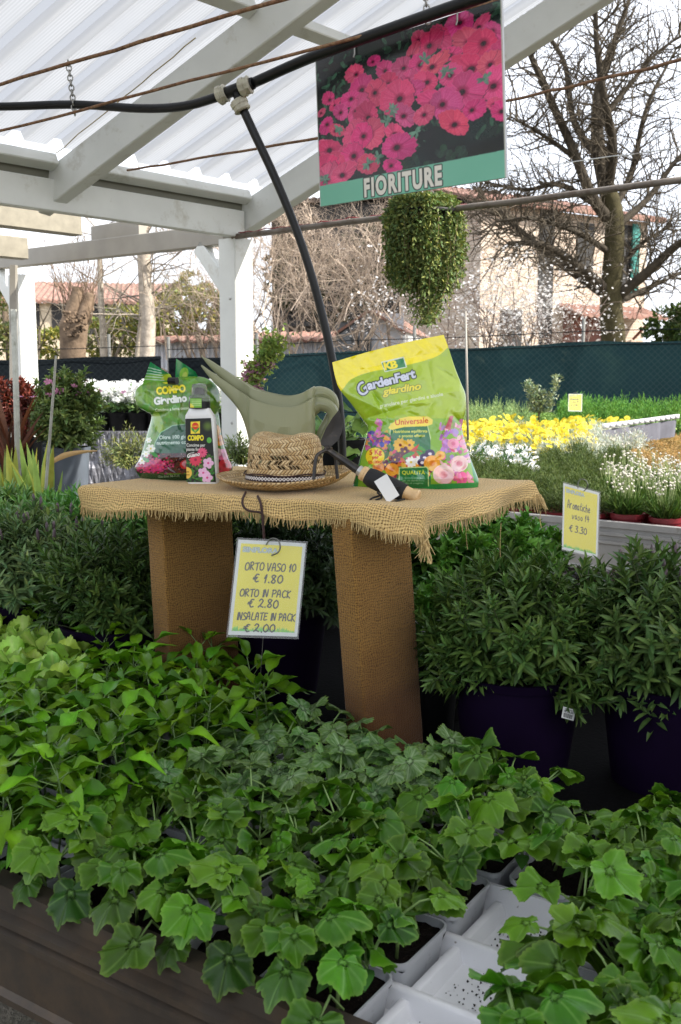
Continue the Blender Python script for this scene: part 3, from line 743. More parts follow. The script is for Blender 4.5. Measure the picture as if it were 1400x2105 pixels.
# ---------------------------------------------------------------- background: fence
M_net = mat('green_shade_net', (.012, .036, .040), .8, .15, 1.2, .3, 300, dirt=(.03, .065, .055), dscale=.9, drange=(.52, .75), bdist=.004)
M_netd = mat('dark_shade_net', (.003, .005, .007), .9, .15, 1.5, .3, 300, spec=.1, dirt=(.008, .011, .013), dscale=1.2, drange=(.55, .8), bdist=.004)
_nt = M_net.node_tree
for _m in (M_net, M_netd):
    _nt = _m.node_tree; _pb = _nt.nodes['Principled BSDF']; _l = _pb.inputs['Base Color'].links[0].from_socket
    _an = NN(_nt, 'ShaderNodeAttribute', attribute_name='uvp'); _sx = NN(_nt, 'ShaderNodeSeparateXYZ'); _nt.links.new(_an.outputs['Vector'], _sx.inputs[0])
    _d = [mth(_nt, 'LESS_THAN', mth(_nt, 'PINGPONG', mth(_nt, op, _sx.outputs[0], _sx.outputs[2]), .045), .007) for op in ('ADD', 'SUBTRACT')]
    _st = mth(_nt, 'MULTIPLY', mth(_nt, 'SINE', mth(_nt, 'MULTIPLY', _sx.outputs[0], 38)), .5)
    _c = mixc(_nt, mth(_nt, 'MULTIPLY', mth(_nt, 'MAXIMUM', *_d), .16), _l, (.10, .13, .12) if _m is M_net else (.03, .04, .045))
    _hz = ramp(_nt, noise(_nt, _an.outputs['Vector'], 2.3, 8, .75), .60, .72)
    _c = mixc(_nt, mth(_nt, 'MULTIPLY', _hz, .35), _c, (.14, .16, .11) if _m is M_net else (.04, .045, .04))
    _nt.links.new(_c, _pb.inputs['Base Color']); _pb.inputs['Specular IOR Level'].default_value = .1
M_fpost = mat('dark_fence_post', (.10, .10, .09), .6, .2, 10)
def fence(name, label, pts, m, posts_every=2.4, wires=True):
    t = thing(name, label, 'fence', (at(pts[0][0], pts[0][1], pts[0][2])[0], pts[0][2], 0))
    b = MB(); cols = []
    tops = [at(*p) for p in pts]; line = []
    for a, c in zip(tops[:-1], tops[1:]):
        k = max(2, int(np.linalg.norm(c - a) / .25))
        for i in range(k): line.append(a + (c - a) * i / k)
    line.append(tops[-1]); line = np.array(line)
    dist = np.r_[0, np.cumsum(np.linalg.norm(np.diff(line[:, :2], axis=0), axis=1))]
    sag = -.03 * np.abs(np.sin(dist / posts_every * math.pi)) + rng.normal(0, .006, len(line))
    hs_ = np.linspace(1, 0, 9)
    P = np.zeros((9, len(line), 3))
    for i, h in enumerate(hs_):
        P[i] = line; P[i, :, 2] = (line[:, 2] + sag) * h + .02; P[i, :, 1] += .02 * np.sin(dist * 5 + i)
    b.grid(P); b.build('shade_net', m, t)
    dd = unit(line[-1] - line[0]); nrm = np.array([dd[1], -dd[0], 0])
    k = 0.0; 
    while k < dist[-1]:
        i = int(np.searchsorted(dist, k)); q = line[min(i, len(line)-1)]
        b = MB(); b.tube([(q[0], q[1] + .05, 0), (q[0], q[1] + .05, q[2] + .35)], .025, 8); b.build('fence_post', M_fpost, t); k += posts_every
    b = MB()
    for h in (.52, .98, 1.08):
        L_ = line.copy(); L_[:, 2] *= h; L_ += nrm * .03; b.tube(L_, .006, 4)
    # chain link seen through and above the net
    b.build('wire', M_netd, t)
    return t
fence('netted_fence', 'green shade netting fence behind the yellow flowers, running to the right edge', [(528, 731, 15.5), (700, 722, 15.3), (930, 716, 15.0), (1240, 703, 14.6), (1500, 699, 14.2)], M_net)
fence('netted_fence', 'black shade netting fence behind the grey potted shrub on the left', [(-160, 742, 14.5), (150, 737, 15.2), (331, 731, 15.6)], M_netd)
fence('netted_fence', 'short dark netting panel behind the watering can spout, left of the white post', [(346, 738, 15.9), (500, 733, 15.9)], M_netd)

# ---------------------------------------------------------------- background: buildings
def brick_mat(name, a, b_, mort, sc=1.0):
    m = bpy.data.materials.new(name); m.use_nodes = True; nt = m.node_tree; pb = nt.nodes['Principled BSDF']
    an = NN(nt, 'ShaderNodeAttribute', attribute_name='uvp'); br = NN(nt, 'ShaderNodeTexBrick')
    nt.links.new(an.outputs['Vector'], br.inputs['Vector']); br.inputs['Scale'].default_value = 1
    br.inputs['Brick Width'].default_value = .27 * sc; br.inputs['Row Height'].default_value = .075 * sc; br.inputs['Mortar Size'].default_value = .010
    br.inputs['Color1'].default_value = (*a, 1); br.inputs['Color2'].default_value = (*b_, 1); br.inputs['Mortar'].default_value = (*mort, 1)
    f = noise(nt, an.outputs['Vector'], 1.3, 8, .7)
    c = mixc(nt, ramp(nt, f, .45, .7), br.outputs['Color'], tuple(np.array(mort) * 1.05)); nt.links.new(c, pb.inputs['Base Color'])
    pb.inputs['Roughness'].default_value = .9; nt.links.new(bumpn(nt, br.outputs['Fac'], -.6, .01), pb.inputs['Normal']); return m
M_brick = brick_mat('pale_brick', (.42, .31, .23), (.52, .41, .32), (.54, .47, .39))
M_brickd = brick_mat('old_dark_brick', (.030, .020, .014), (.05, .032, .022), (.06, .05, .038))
M_plaster = mat('cream_plaster', (.62, .52, .38), .9, .12, 2, .2, 40)
M_white = mat('white_plaster', (.66, .65, .63), .85, .08, 2, .1, 30)
M_tile = mat('terracotta_tiles', (.26, .135, .10), .85, .3, 6, .6, 14, dirt=(.34, .24, .19), dscale=3, drange=(.5, .7), bdist=.05)
M_tiled = mat('dark_old_tiles', (.07, .045, .035), .9, .3, 6, .6, 14, bdist=.05)
M_shut = mat('brown_shutter', (.17, .055, .035), .6, .2, 14)
M_shutg = mat('green_shutter', (.03, .20, .17), .55, .2, 14)
M_dark = mat('dark_opening', (.015, .014, .013), .6, .2)
M_glass = mat('window_glass', (.05, .06, .065), .08, .1, spec=.8)

def wallq(b, a, c, z0, z1, mat_=0):
    a = np.asarray(a, float); c = np.asarray(c, float); ln = np.linalg.norm(c - a)
    b.add([(a[0], a[1], z0), (c[0], c[1], z0), (c[0], c[1], z1), (a[0], a[1], z1)], np.array([[0, 1, 2, 3]]), mat_, None, [(0, z0, 0), (ln, z0, 0), (ln, z1, 0), (0, z1, 0)])
def roof_slab(b, a, c, back, z0, rise, over=.35, th=.12, tiles=True):
    """sloping tiled slab: eave from a to c, going back along vector back, rising"""
    a = np.asarray(a, float); c = np.asarray(c, float); u = unit(c - a); ln = np.linalg.norm(c - a) + 2 * over
    bk = np.asarray(back, float); o = a - u * over - unit(bk) * over; nu = int(ln / .11) if tiles else 2; nu = max(2, min(nu, 260))
    P = np.zeros((6, nu, 3)); 
    for i in range(6):
        for j in range(nu):
            q = o + u * ln * j / (nu - 1) + (bk + unit(bk) * over) * i / 5
            P[i, j] = (q[0], q[1], z0 + rise * i / 5 - .06 + (.05 * abs(math.sin(j * math.pi / 2)) if tiles else 0) + th)
    b.grid(P); Q = P.copy(); Q[..., 2] -= th + .03 * 0; b.grid(Q, flip=True)
    b.add(np.concatenate([P[0], Q[0]]), np.array([[j, nu + j, nu + j + 1, j + 1] for j in range(nu - 1)]))
    for e in (0, nu - 1): b.add(np.concatenate([P[:, e], Q[:, e]]), np.array([[i, i + 1, 7 + i, 6 + i] for i in range(5)]))
def window(root, c, w, h, u, m_sh, label=None, open_=False, shut=True):
    """shuttered window on a facade: c centre, u wall direction, outward normal to the viewer"""
    u = np.asarray(u, float); nrm = np.array([u[1], -u[0], 0]); ax = [u, nrm, Z]
    b = MB(); b.box(c + nrm * .012, (w / 2, .02, h / 2), ax); f = b.build('window', M_dark, root, False, label=label)
    b = MB()
    for sx_ in (-1, 1): b.box(c + u * sx_ * (w / 2 + .035) + nrm * .03, (.035, .035, h / 2 + .07), ax)
    b.box(c + Z * (h / 2 + .035) + nrm * .03, (w / 2, .033, .035), ax); b.build('frame', M_plaster, f, False)
    b = MB(); b.box(c - Z * (h / 2 + .10) + nrm * .06, (w / 2 + .12, .08, .03), ax); b.build('sill', M_plaster, f, False)
    if shut:
        for sx_ in (-1, 1):
            b = MB(); cc = c + u * sx_ * (w / 4 if not open_ else w * .76) + nrm * (.05 if not open_ else .085)
            for sy in (-1, 1): b.box(cc + u * sy * (w / 4 - .04), (.035, .02, h / 2 - .005), ax)
            k = 18
            for i in range(k):
                b.box(cc + Z * (-h / 2 + .05 + (h - .1) * (i + .5) / k), (w / 4 - .077, .012, (h - .1) / k * .36), ax)
            b.build('shutter', m_sh, f, False)
    return f
def facade(px0, px1, Y0, Y1): return at(px0, 700, Y0) * [1, 1, 0], at(px1, 700, Y1) * [1, 1, 0]

# big brick farmhouse on the right
HA, HB = facade(985, 1322, 25.2, 28.4)
hu = unit(HB - HA); hn = np.array([hu[1], -hu[0], 0])
hs_t = at(1150, 432, 26.3)[2]
fh = thing('brick_farmhouse', 'pale brick two storey farmhouse with wooden shutters behind the big bare tree', 'house', (HA + HB) / 2)
b = MB(); wallq(b, HA, HB, 0, hs_t); wallq(b, HB, HB - hn * 7, 0, hs_t); wallq(b, HA - hn * 7, HA, 0, hs_t); wallq(b, HB - hn * 7, HA - hn * 7, 0, hs_t); b.build('wall', M_brick, fh, False)
b = MB(); roof_slab(b, HA, HB, -hn * 3.6, hs_t, 1.0); roof_slab(b, HB - hn * 7, HA - hn * 7, hn * 3.6, hs_t, 1.0); rf = b.build('roof', M_tile, fh, False)
b = MB(); q = (HA * .62 + HB * .38) - hn * 1.2; b.box(q + Z * (hs_t + 1.0), (.3, .3, .75), [hu, hn, Z]); b.box(q + Z * (hs_t + 1.78), (.38, .38, .06), [hu, hn, Z]); b.build('chimney', M_brick, rf, False)
def on_h(px, py, off=0):
    d = rayd(px, py); t = ((HA - C0) @ hn) / (d @ hn); return C0 + d * t
c0 = on_h(1202, 513); window(fh, c0, .62, 1.35, hu, M_shut, 'narrow window with closed brown shutters')
c0 = on_h(1287, 535); window(fh, c0, .62, 1.85, hu, M_shut, 'tall window with brown shutter')
b = MB(); b.box(on_h(1299, 535) + hn * .12, (.14, .025, .95), [hu, hn, Z]); 
for i in range(20): b.box(on_h(1299, 535) + hn * .15 + Z * (-.88 + i * .093), (.10, .012, .03), [hu, hn, Z])
b.build('shutter', M_shutg, fh, False, label='green open shutter')
c0 = on_h(1122, 545); window(fh, c0, .5, 3.2, hu, M_dark, 'tall dark opening', shut=False)
c0 = on_h(1121, 678); window(fh, c0, .42, .75, hu, M_dark, 'small barred window', shut=False)
c0 = on_h(1050, 690); window(fh, c0, .7, 1.3, hu, M_dark, 'low arched window', shut=False)
# porch roof at right with brackets
b = MB(); a = on_h(1150, 648) + hn * .9; c = on_h(1310, 650) + hn * .9; roof_slab(b, a, c, -hn * .95, a[2] - .05, .35, .1, .06); b.build('porch_roof', M_tile, fh, False)
b = MB(); b.box(on_h(1215, 690), (1.05, .03, .75), [hu, hn, Z]); b.build('porch_door', M_shut, fh, False)
for px in (1155, 1300):
    b = MB(); q = on_h(px, 660) + hn * .05; b.beam(q - Z * .5, q + hn * .75 + Z * .1, .06, .06, up=hu); b.build('bracket', M_shut, fh, False)
# dark brick barn part with lean-to, left of the farmhouse
BA, BB = facade(560, 986, 29, 27.6)
bt = at(800, 408, 28)[2]
bn = thing('old_barn', 'dark weathered brick barn behind the hanging plant, overgrown with twigs', 'barn', (BA + BB) / 2)
bu = unit(BB - BA); bnn = np.array([bu[1], -bu[0], 0])
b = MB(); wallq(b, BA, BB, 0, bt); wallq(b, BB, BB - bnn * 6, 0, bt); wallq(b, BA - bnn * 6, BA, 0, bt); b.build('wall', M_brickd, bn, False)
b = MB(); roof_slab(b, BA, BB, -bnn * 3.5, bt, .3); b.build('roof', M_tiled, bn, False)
for px, py, w, h in ((690, 540, 3.0, 3.2), (620, 560, 1.2, 3.0), (840, 560, 1.8, 2.6), (790, 650, 1.0, .8)):
    d = rayd(px, py); t = ((BA - C0) @ bnn) / (d @ bnn); q = C0 + d * t
    b = MB(); b.box(q + bnn * .03, (w / 2, .05, h / 2), [bu, bnn, Z]); b.build('opening', M_dark, bn, False)
# long white shed with rusty tiled roof
M_corr = mat('white_corrugated', (.60, .62, .66), .6, .06, 2, dirt=(.40, .38, .36), dscale=2, drange=(.6, .85))
SA, SB = facade(318, 700, 20.5, 20); st = at(500, 700, 20.2)[2]; su = unit(SB - SA); sn = np.array([su[1], -su[0], 0])
wt = thing('corrugated_shed', 'low white corrugated metal shed with faded red roof behind the fence', 'shed', (SA + SB) / 2)
b = MB(); k = 160; P = np.zeros((2, k, 3))
for j in range(k):
    q = SA + (SB - SA) * j / (k - 1) + sn * .02 * (1 if (j // 2) % 2 else -1)
    P[0, j] = q + Z * 0; P[1, j] = q + Z * st
b.grid(P); wallq(b, SA - sn * 3, SA, 0, st); wallq(b, SB, SB - sn * 3, 0, st); b.build('wall', M_corr, wt, False)
b = MB(); roof_slab(b, SA, SB, -sn * 3, st, .28, .25, .05); b.build('roof', M_tile, wt, False)
# small white garage
GA, GB = facade(698, 832, 19.6, 19.3); gt = at(760, 682, 19.5)[2]; gu = unit(GB - GA); gn = np.array([gu[1], -gu[0], 0])
gr = thing('small_garage', 'small white garage with a shallow gable beside the fertiliser bag top', 'garage', (GA + GB) / 2)
b = MB(); mid = (GA + GB) / 2
b.poly([GA, GB, GB + Z * (gt + .02), mid + Z * (gt + .38), GA + Z * (gt + .02)]); wallq(b, GB, GB - gn * 3, 0, gt); wallq(b, GA - gn * 3, GA, 0, gt); b.build('wall', M_white, gr, False)
for e in (GA, GB):
    b = MB(); a_ = e + (e - mid) * .08; hh_ = gt - .02
    b.add([a_ + Z * hh_ + gn * .2, mid + Z * (gt + .43) + gn * .2, mid + Z * (gt + .43) - gn * 3.2, a_ + Z * hh_ - gn * 3.2, a_ + Z * (hh_ - .06) + gn * .2, mid + Z * (gt + .37) + gn * .2], [np.array([[0, 1, 2, 3], [0, 4, 5, 1]])]); b.build('roof_slope', M_tile, gr, False)
b = MB(); q = at(727, 716, 19.45); b.box(q, (.35, .03, .5), [gu, gn, Z]); w_ = b.build('window', M_glass, gr, False)
b = MB()
for i in range(5): b.box(q + gu * (-.35 + i * .175) + gn * .03, (.02, .02, .5), [gu, gn, Z])
b.box(q + gn * .03 + Z * .5, (.39, .02, .03), [gu, gn, Z]); b.build('frame', M_woodb, w_, False)
b = MB(); q = at(785, 712, 19.4); b.box(q, (.42, .02, .62), [gu, gn, Z]); b.build('door', M_corr, gr, False)
# house with red roof far left
LA, LB = facade(-260, 360, 38, 40); lt = at(100, 622, 39)[2]; lu = unit(LB - LA); ln_ = np.array([lu[1], -lu[0], 0])
lh = thing('red_roofed_house', 'low cream house with a wide red tiled roof behind the left trees', 'house', (LA + LB) / 2)
b = MB(); wallq(b, LA, LB, 0, lt); wallq(b, LB, LB - ln_ * 8, 0, lt); b.build('wall', M_plaster, lh, False)
b = MB(); roof_slab(b, LA, LB, -ln_ * 5, lt, 1.15); b.build('roof', M_tile, lh, False)
for px in (60, 128, 200, 262):
    d = rayd(px, 655); t = ((LA - C0) @ ln_) / (d @ ln_); window(lh, C0 + d * t, .8, 1.2, lu, M_shut)

# ---------------------------------------------------------------- background: trees
def mk(nm, lab, cat, Yp, px): return thing(nm, lab, cat, at(px, 700, Yp) * [1, 1, 0])
bt_ = mk('bare_tree', 'big leafless tree with mossy trunk and spreading limbs in front of the brick farmhouse', 'tree', 18, 1262)
tb = MB(); TC = np.array([.055, .045, .032]); g1 = np.random.default_rng(21)
trunk = limb_px(tb, [(1264, 860, 0), (1263, 740, 0), (1258, 660, 0), (1256, 600, 0), (1262, 520, 0), (1262, 440, 0), (1245, 380, 0)], 18, .24, .15, TC * [1.1, 1.15, .75], 5, 12)
tb.build('trunk', M_bark, bt_)
limbs = [([(1250, 600, 0), (1190, 548, -.4), (1120, 505, -.8), (1045, 500, -1)], .085, .03), ([(1252, 610, 0), (1180, 560, .4), (1100, 500, .6), (1030, 440, .8), (985, 400, .9)], .08, .03),
 ([(1268, 608, 0), (1330, 560, -.3), (1390, 505, -.6), (1450, 470, -.8)], .085, .04), ([(1272, 620, 0), (1320, 598, .3), (1400, 560, .6)], .055, .025),
 ([(1250, 450, 0), (1215, 400, -.3), (1175, 300, -.6), (1125, 190, -.8), (1080, 80, -1), (1065, -40, -1)], .09, .02), ([(1245, 380, 0), (1228, 290, .2), (1232, 180, .4), (1262, 90, .5), (1300, -20, .6)], .12, .025),
 ([(1262, 470, 0), (1330, 410, .5), (1390, 330, .9), (1440, 290, 1)], .06, .02), ([(1248, 400, 0), (1260, 300, -.5), (1240, 190, -.9), (1225, 60, -1), (1230, -60, -1)], .08, .02),
 ([(1235, 330, 0), (1180, 250, .5), (1160, 130, .8), (1110, 40, 1), (1100, -60, 1)], .06, .015), ([(1262, 430, 0), (1300, 350, .5), (1330, 220, .6), (1390, 100, .9)], .06, .015),
 ([(1225, 420, 0), (1150, 380, .2), (1080, 390, .4), (1000, 375, .6)], .05, .015), ([(1190, 330, -.5), (1120, 280, -.7), (1050, 240, -1)], .04, .012), ([(1262, 560, 0), (1320, 500, .3), (1370, 470, .5)], .04, .02),
 ([(1230, 260, 0), (1290, 180, .5), (1350, 110, .9), (1420, 60, 1)], .045, .012), ([(1255, 520, 0), (1190, 480, -.5), (1100, 450, -1), (1020, 455, -1.3)], .05, .015)]
lb = MB(); tw = MB(); tips_ = []
for px, r0, r1 in limbs:
    P = limb_px(lb, px, 18, r0 * 1.25, r1 * 1.2, TC, 6, 7)
    m_ = len(P)
    for i in range(3, m_):
        for q in range(3):
            bd = unit(P[i] - P[i-1]); sd_ = unit(np.cross(bd, g1.normal(0, 1, 3)))
            cfg = dict(wig=.22, up=.05, tap=.45, lv=3, nb=[3, 3, 2], fwd=.7, rk=.62, tips=tips_)
            branch(tw, P[i], unit(bd * .5 + sd_ + [0, 0, .2]), g1.uniform(.5, 1.15), g1.uniform(.010, .022), 1, cfg, g1, TC * 1.5)
lb.build('limb', M_bark, bt_); tw.build('twigs', M_bark, bt_)

# tangled hazel thicket behind the corner post
def thicket(name, label, Y, x0, x1, ytop, n, col, seed, ybase=760, hgt=1.0, arch=.35, r=.009):
    t = mk(name, label, 'tree', Y, (x0 + x1) / 2); b = MB(); g = np.random.default_rng(seed)
    for i in range(n):
        px = g.uniform(x0, x1); yy = Y + g.uniform(-1.3, 1.3); p = at(px, ybase, yy); p[2] = g.uniform(.8, 2.0) if g.random() < .12 else g.uniform(2.1, 4.2)
        top = at(px, ytop + g.uniform(0, 90) + 40 * math.sin(px * .02), yy)[2]
        ln = max(.6, (top - p[2])) * g.uniform(.6, 1.0); d = unit(np.array([g.normal(0, .55), g.normal(0, .3), 1.0]))
        cfg = dict(wig=.20, up=-.03 * arch, tap=.35, lv=2, nb=[4, 3], fwd=.9, rk=.6, tips=[])
        branch(b, p, d, ln * hgt, g.uniform(.6, 1.5) * r, 0, cfg, g, np.asarray(col) * g.uniform(.7, 1.35))
    b.build('twigs', M_bark, t)
    b = MB()
    for i in range(6):
        px = x0 + (x1 - x0) * (i + .5) / 6; p = at(px, ybase, Y); p[2] = 0
        cfg = dict(wig=.12, up=.05, tap=.5, lv=1, nb=[3], fwd=.8, rk=.6, tips=[])
        branch(b, p, unit(np.array([g.normal(0, .25), 0, 1])), 2.6, .05, 0, cfg, g, np.asarray(col) * .6)
    b.build('stems', M_bark, t); return t
thicket('hazel_thicket', 'dense tangle of pale bare hazel twigs filling the gap right of the white corner post', 18.5, 480, 830, 395, 270, (.50, .40, .31), 3, r=.011)
thicket('hazel_thicket', 'bare reddish twiggy shrub rising above the corrugated shed, left of the corner post', 19.0, 330, 500, 470, 75, (.42, .33, .25), 4)
thicket('hazel_thicket', 'thin see-through bare saplings in front of the red roofed house', 21, -60, 340, 480, 55, (.24, .20, .15), 5, arch=-.3)
thicket('hazel_thicket', 'grey bare bushes before the farmhouse wall, under the pipe', 20, 930, 1120, 400, 16, (.30, .25, .19), 8)

def leafy_mass(name, label, Y, blobs, col, n, L=.12, seed=1, cat='tree', depth=.9, tpl=T_small):
    t = mk(name, label, cat, Y, blobs[0][0]); g = np.random.default_rng(seed); b = MB()
    for (px, py, rx, ry) in blobs:
        c = at(px, py, Y + g.uniform(-.4, .4)); k = Y / FPX
        m_ = int(n * rx * ry / 4000); d = unit(g.normal(0, 1, (m_, 3))); rad = g.uniform(.2, 1, m_) ** .5
        P = c + d * rad[:, None] * np.array([rx * k, depth * min(rx, ry) * k * 1.2, ry * k])
        cl = np.sin(P[:, 0] * 7 + P[:, 2] * 5) * np.sin(P[:, 2] * 9 - P[:, 0] * 3); keep = cl > -.45; P = P[keep]; m_ = len(P)
        D = unit(d[keep] + g.normal(0, .8, (m_, 3))); b.scatter(tpl, frames(D, g.normal(0, 1, (m_, 3))) * (L * g.uniform(.6, 1.3, m_))[:, None, None], P, 0, leafcols(m_, col, .25, .2, g) * (1 + .25 * cl[keep][:, None]))
    b.build('crown', M_leafd, t)
    b = MB(); p = at(blobs[0][0], blobs[0][1], Y)
    b.tube([(p[0], p[1], 0), (p[0] + .1, p[1], p[2] * .5), p], [.12, .09, .05], 7, 0, (.12, .09, .06)); b.build('trunk', M_bark, t); return t
leafy_mass('evergreen_hedge', 'yellowish green ivy-covered hedge behind the pale trunks on the left', 22.5, [(430, 660, 60, 75), (350, 655, 60, 60), (262, 680, 70, 50), (200, 700, 50, 45), (110, 705, 60, 30), (390, 600, 30, 40), (470, 640, 40, 50)], (.20, .20, .05), 2600, .13, 2, 'hedge')
leafy_mass('ivy_mass', 'dark ivy clinging to the old barn behind the twigs', 24, [(690, 600, 90, 70), (600, 560, 60, 80), (760, 520, 60, 70)], (.030, .034, .018), 800, .16, 4, 'ivy')
leafy_mass('round_bush', 'dark round evergreen bush at the right edge above the fence', 20, [(1375, 680, 50, 45), (1420, 670, 50, 55)], (.055, .09, .025), 3000, .12, 6, 'bush')
leafy_mass('olive_shrub', 'small olive green shrub low behind the left white post', 17, [(10, 640, 35, 60), (30, 700, 40, 40)], (.12, .13, .04), 1500, .1, 9, 'shrub')

# pollarded trunk with knobbly head
pl = mk('pollarded_tree', 'stout pollarded tree with knobbly cut head above the black fence', 'tree', 16.5, 152)
b = MB(); g = np.random.default_rng(8); PC = np.array([.17, .12, .08])
limb_px(b, [(150, 800, 0), (150, 720, 0), (151, 690, 0), (152, 665, 0)], 16.5, .20, .24, PC, 4, 12)
limb_px(b, [(140, 672, 0), (150, 640, 0), (158, 610, 0), (160, 590, 0)], 16.5, .15, .09, PC * 1.2, 4, 9); limb_px(b, [(160, 680, 0), (172, 645, 0), (182, 615, 0), (188, 603, 0)], 16.5, .13, .08, PC * 1.2, 4, 9)
for i in range(70):
    p = at(g.uniform(128, 178), g.uniform(640, 690), 16.28 + g.uniform(-.08, .1)); s_ = g.uniform(.012, .034); b.lathe([(.001, -s_), (s_ * .8, -s_ * .5), (s_, 0), (s_ * .7, s_ * .6), (.001, s_ * .8)], p, 8, 0, PC * g.uniform(.25, 1.3))
b.build('trunk', M_bark, pl)
b = MB()
for i in range(34):
    cfg = dict(wig=.10, up=.05, tap=.4, lv=2, nb=[2, 2], fwd=1.2, rk=.6, tips=[]); p = at(g.choice([158, 186, 140]) + g.uniform(-8, 8), g.uniform(598, 670), 16.5)
    branch(b, p, unit(np.array([g.normal(0, .45), g.normal(0, .3), 1])), g.uniform(.6, 1.5), .010, 0, cfg, g, PC * 1.4)
b.build('shoots', M_bark, pl)
# pale trunks
def pale_trunk(lab, px, Y, r0, r1, col, seed, sh_=20, top=None):
    t = mk('pale_trunk_tree', lab, 'tree', Y, px[0][0]); b = MB(); P = limb_px(b, px, Y, r0, r1, np.array(col), 5, 9); b.build('trunk', M_bark, t)
    b = MB(); g = np.random.default_rng(seed)
    for i in range(sh_):
        j = g.integers(len(P) // 3, len(P)); cfg = dict(wig=.16, up=.02, tap=.35, lv=3, nb=[3, 3, 2], fwd=.6, rk=.55, tips=[])
        branch(b, P[j], unit(np.array([g.normal(0, 1), g.normal(0, .5), g.uniform(.1, .9)])), g.uniform(.7, 1.7), .018, 0, cfg, g, np.array(col) * .75)
    b.build('branches', M_bark, t)
pale_trunk('thick pale barked trunk with peeling bark left of the corner post', [(300, 860, 0), (302, 740, 0), (305, 650, 0), (298, 580, 0), (296, 500, 0), (290, 400, 0)], 17.5, .15, .09, (.42, .36, .29), 12, 26)
pale_trunk('slender pale trunk between the pollard and the thick pale trunk', [(212, 860, 0), (213, 720, 0), (208, 620, 0), (205, 540, 0), (208, 470, 0)], 18, .07, .04, (.40, .35, .28), 13, 14)
pale_trunk('thin leaning pale trunk touching the thick pale trunk', [(276, 860, 0), (282, 730, 0), (290, 640, 0), (285, 520, 0)], 17.8, .05, .03, (.40, .35, .28), 14, 8)
# blossoming plum
bp = mk('blossoming_plum', 'white blossoming plum tree with thin branches in front of the pale brick wall', 'tree', 16.3, 1000)
b = MB(); g = np.random.default_rng(31); tips_b = []
for base, n_ in ((925, 5), (1000, 7), (1075, 7), (1150, 6), (1205, 4)):
    for i in range(n_):
        p = at(base + g.uniform(-12, 12), 760, 16.3); cfg = dict(wig=.15, up=.0, tap=.4, lv=3, nb=[3, 3, 3], fwd=1.0, rk=.6, tips=tips_b)
        branch(b, p, unit(np.array([g.normal(0, .5), g.normal(0, .3), 1.0])), g.uniform(.9, 1.5), .013, 0, cfg, g, np.array([.16, .12, .10]))
b.build('branches', M_bark, bp)
tips_b = np.array(tips_b); b = MB(); k = 3
P = np.repeat(tips_b, k, 0) + g.normal(0, .07, (len(tips_b) * k, 3)); X_, Y_, _ = proj(P)
keep = (Y_ < 725) & (Y_ > 500); P = P[keep]
flw = []
for q in range(5):
    a = q * 2 * math.pi / 5; flw += [(0, 0, 0), (math.cos(a - .5) * .8, math.sin(a - .5) * .8, .25), (math.cos(a) * 1.05, math.sin(a) * 1.05, .3), (math.cos(a + .5) * .8, math.sin(a + .5) * .8, .25)]
T_flw = (np.array(flw), [np.arange(20).reshape(5, 4)])
b.scatter(T_flw, frames(unit(g.normal(0, 1, (len(P), 3)))) * (.021 * g.uniform(.7, 1.3, len(P)))[:, None, None], P, 0, np.array([.80, .78, .76]))
b.build('blossom', M_petal, bp)
# ================================================================ benches and potted plants
def vb_frame(a, b_):
    u = unit(np.array([b_[0] - a[0], b_[1] - a[1], 0])); return u, np.array([-u[1], u[0], 0])
# ---- sunny bench at right, aluminium sides
ZB = .87
A1, A2 = atz(985, 1047, ZB), atz(1400, 1085, ZB); u1, v1 = vb_frame(A1, A2)
rb = thing('growing_bench', 'grey aluminium growing bench with ribbed side holding the yellow and white daisies', 'bench', A1 * [1, 1, 0], math.atan2(u1[1], u1[0]))
def bench_side(parent, p, u, v, l0, l1, zt, h, m, name='side_panel', ribs=(.25, .42), rim=.03):
    prof = [(0, 0), (-.012, 0), (-.012, -.028), (0, -.032)]
    for r_ in ribs: prof += [(0, -h * r_ + .012), (-.014, -h * r_ + .006), (-.014, -h * r_ - .006), (0, -h * r_ - .012)]
    prof += [(0, -h + .02), (-.010, -h + .012), (-.010, -h), (.02, -h)]
    prof = [(.03, -.03), (.028, 0)] + prof
    P = np.array([[p + u * l + v * a + Z * (zt - p[2] + z) for l in np.linspace(l0, l1, 12)] for a, z in prof])
    b = MB(); b.grid(P); o = b.build(name, m, parent, False); return o
bench_side(rb, A1, u1, v1, -.9, 3.6, ZB, .24, M_alu2)
b = MB(); b.add([A1 + u1 * -.9 + Z * -.07, A1 + u1 * 3.6 + Z * -.07, A1 + u1 * 3.6 + v1 * 9 + Z * -.07, A1 - u1 * 4.6 + v1 * 9 + Z * -.07, A1 - u1 * 4.6 + v1 * 2.5 + Z * -.07], np.array([[0, 1, 2, 3, 4]])); b.build('bench_top', M_mat, rb, False)
for l, vv in ((-.7, .15), (2.3, .15), (-.7, 5), (2.3, 5)):
    b = MB(); q = A1 + u1 * l + v1 * vv; b.beam([q[0], q[1], 0], [q[0], q[1], ZB - .08], .05, .05, up=u1); b.build('leg', M_galv, rb, False)
M_red = mat('dark_red_pot', (.16, .015, .02), .4, .15, 20)
M_pot = mat('black_pot', (.005, .005, .0055), .5, .2, 20, spec=.15)
M_potg = mat('grey_pot', (.085, .10, .12), .45, .12, 10, dirt=(.16, .16, .15), dscale=8, drange=(.6, .8))
M_purp = mat('purple_pot', (.0055, .0012, .013), .6, .2, 10, spec=.12)
M_purp2 = M_purp

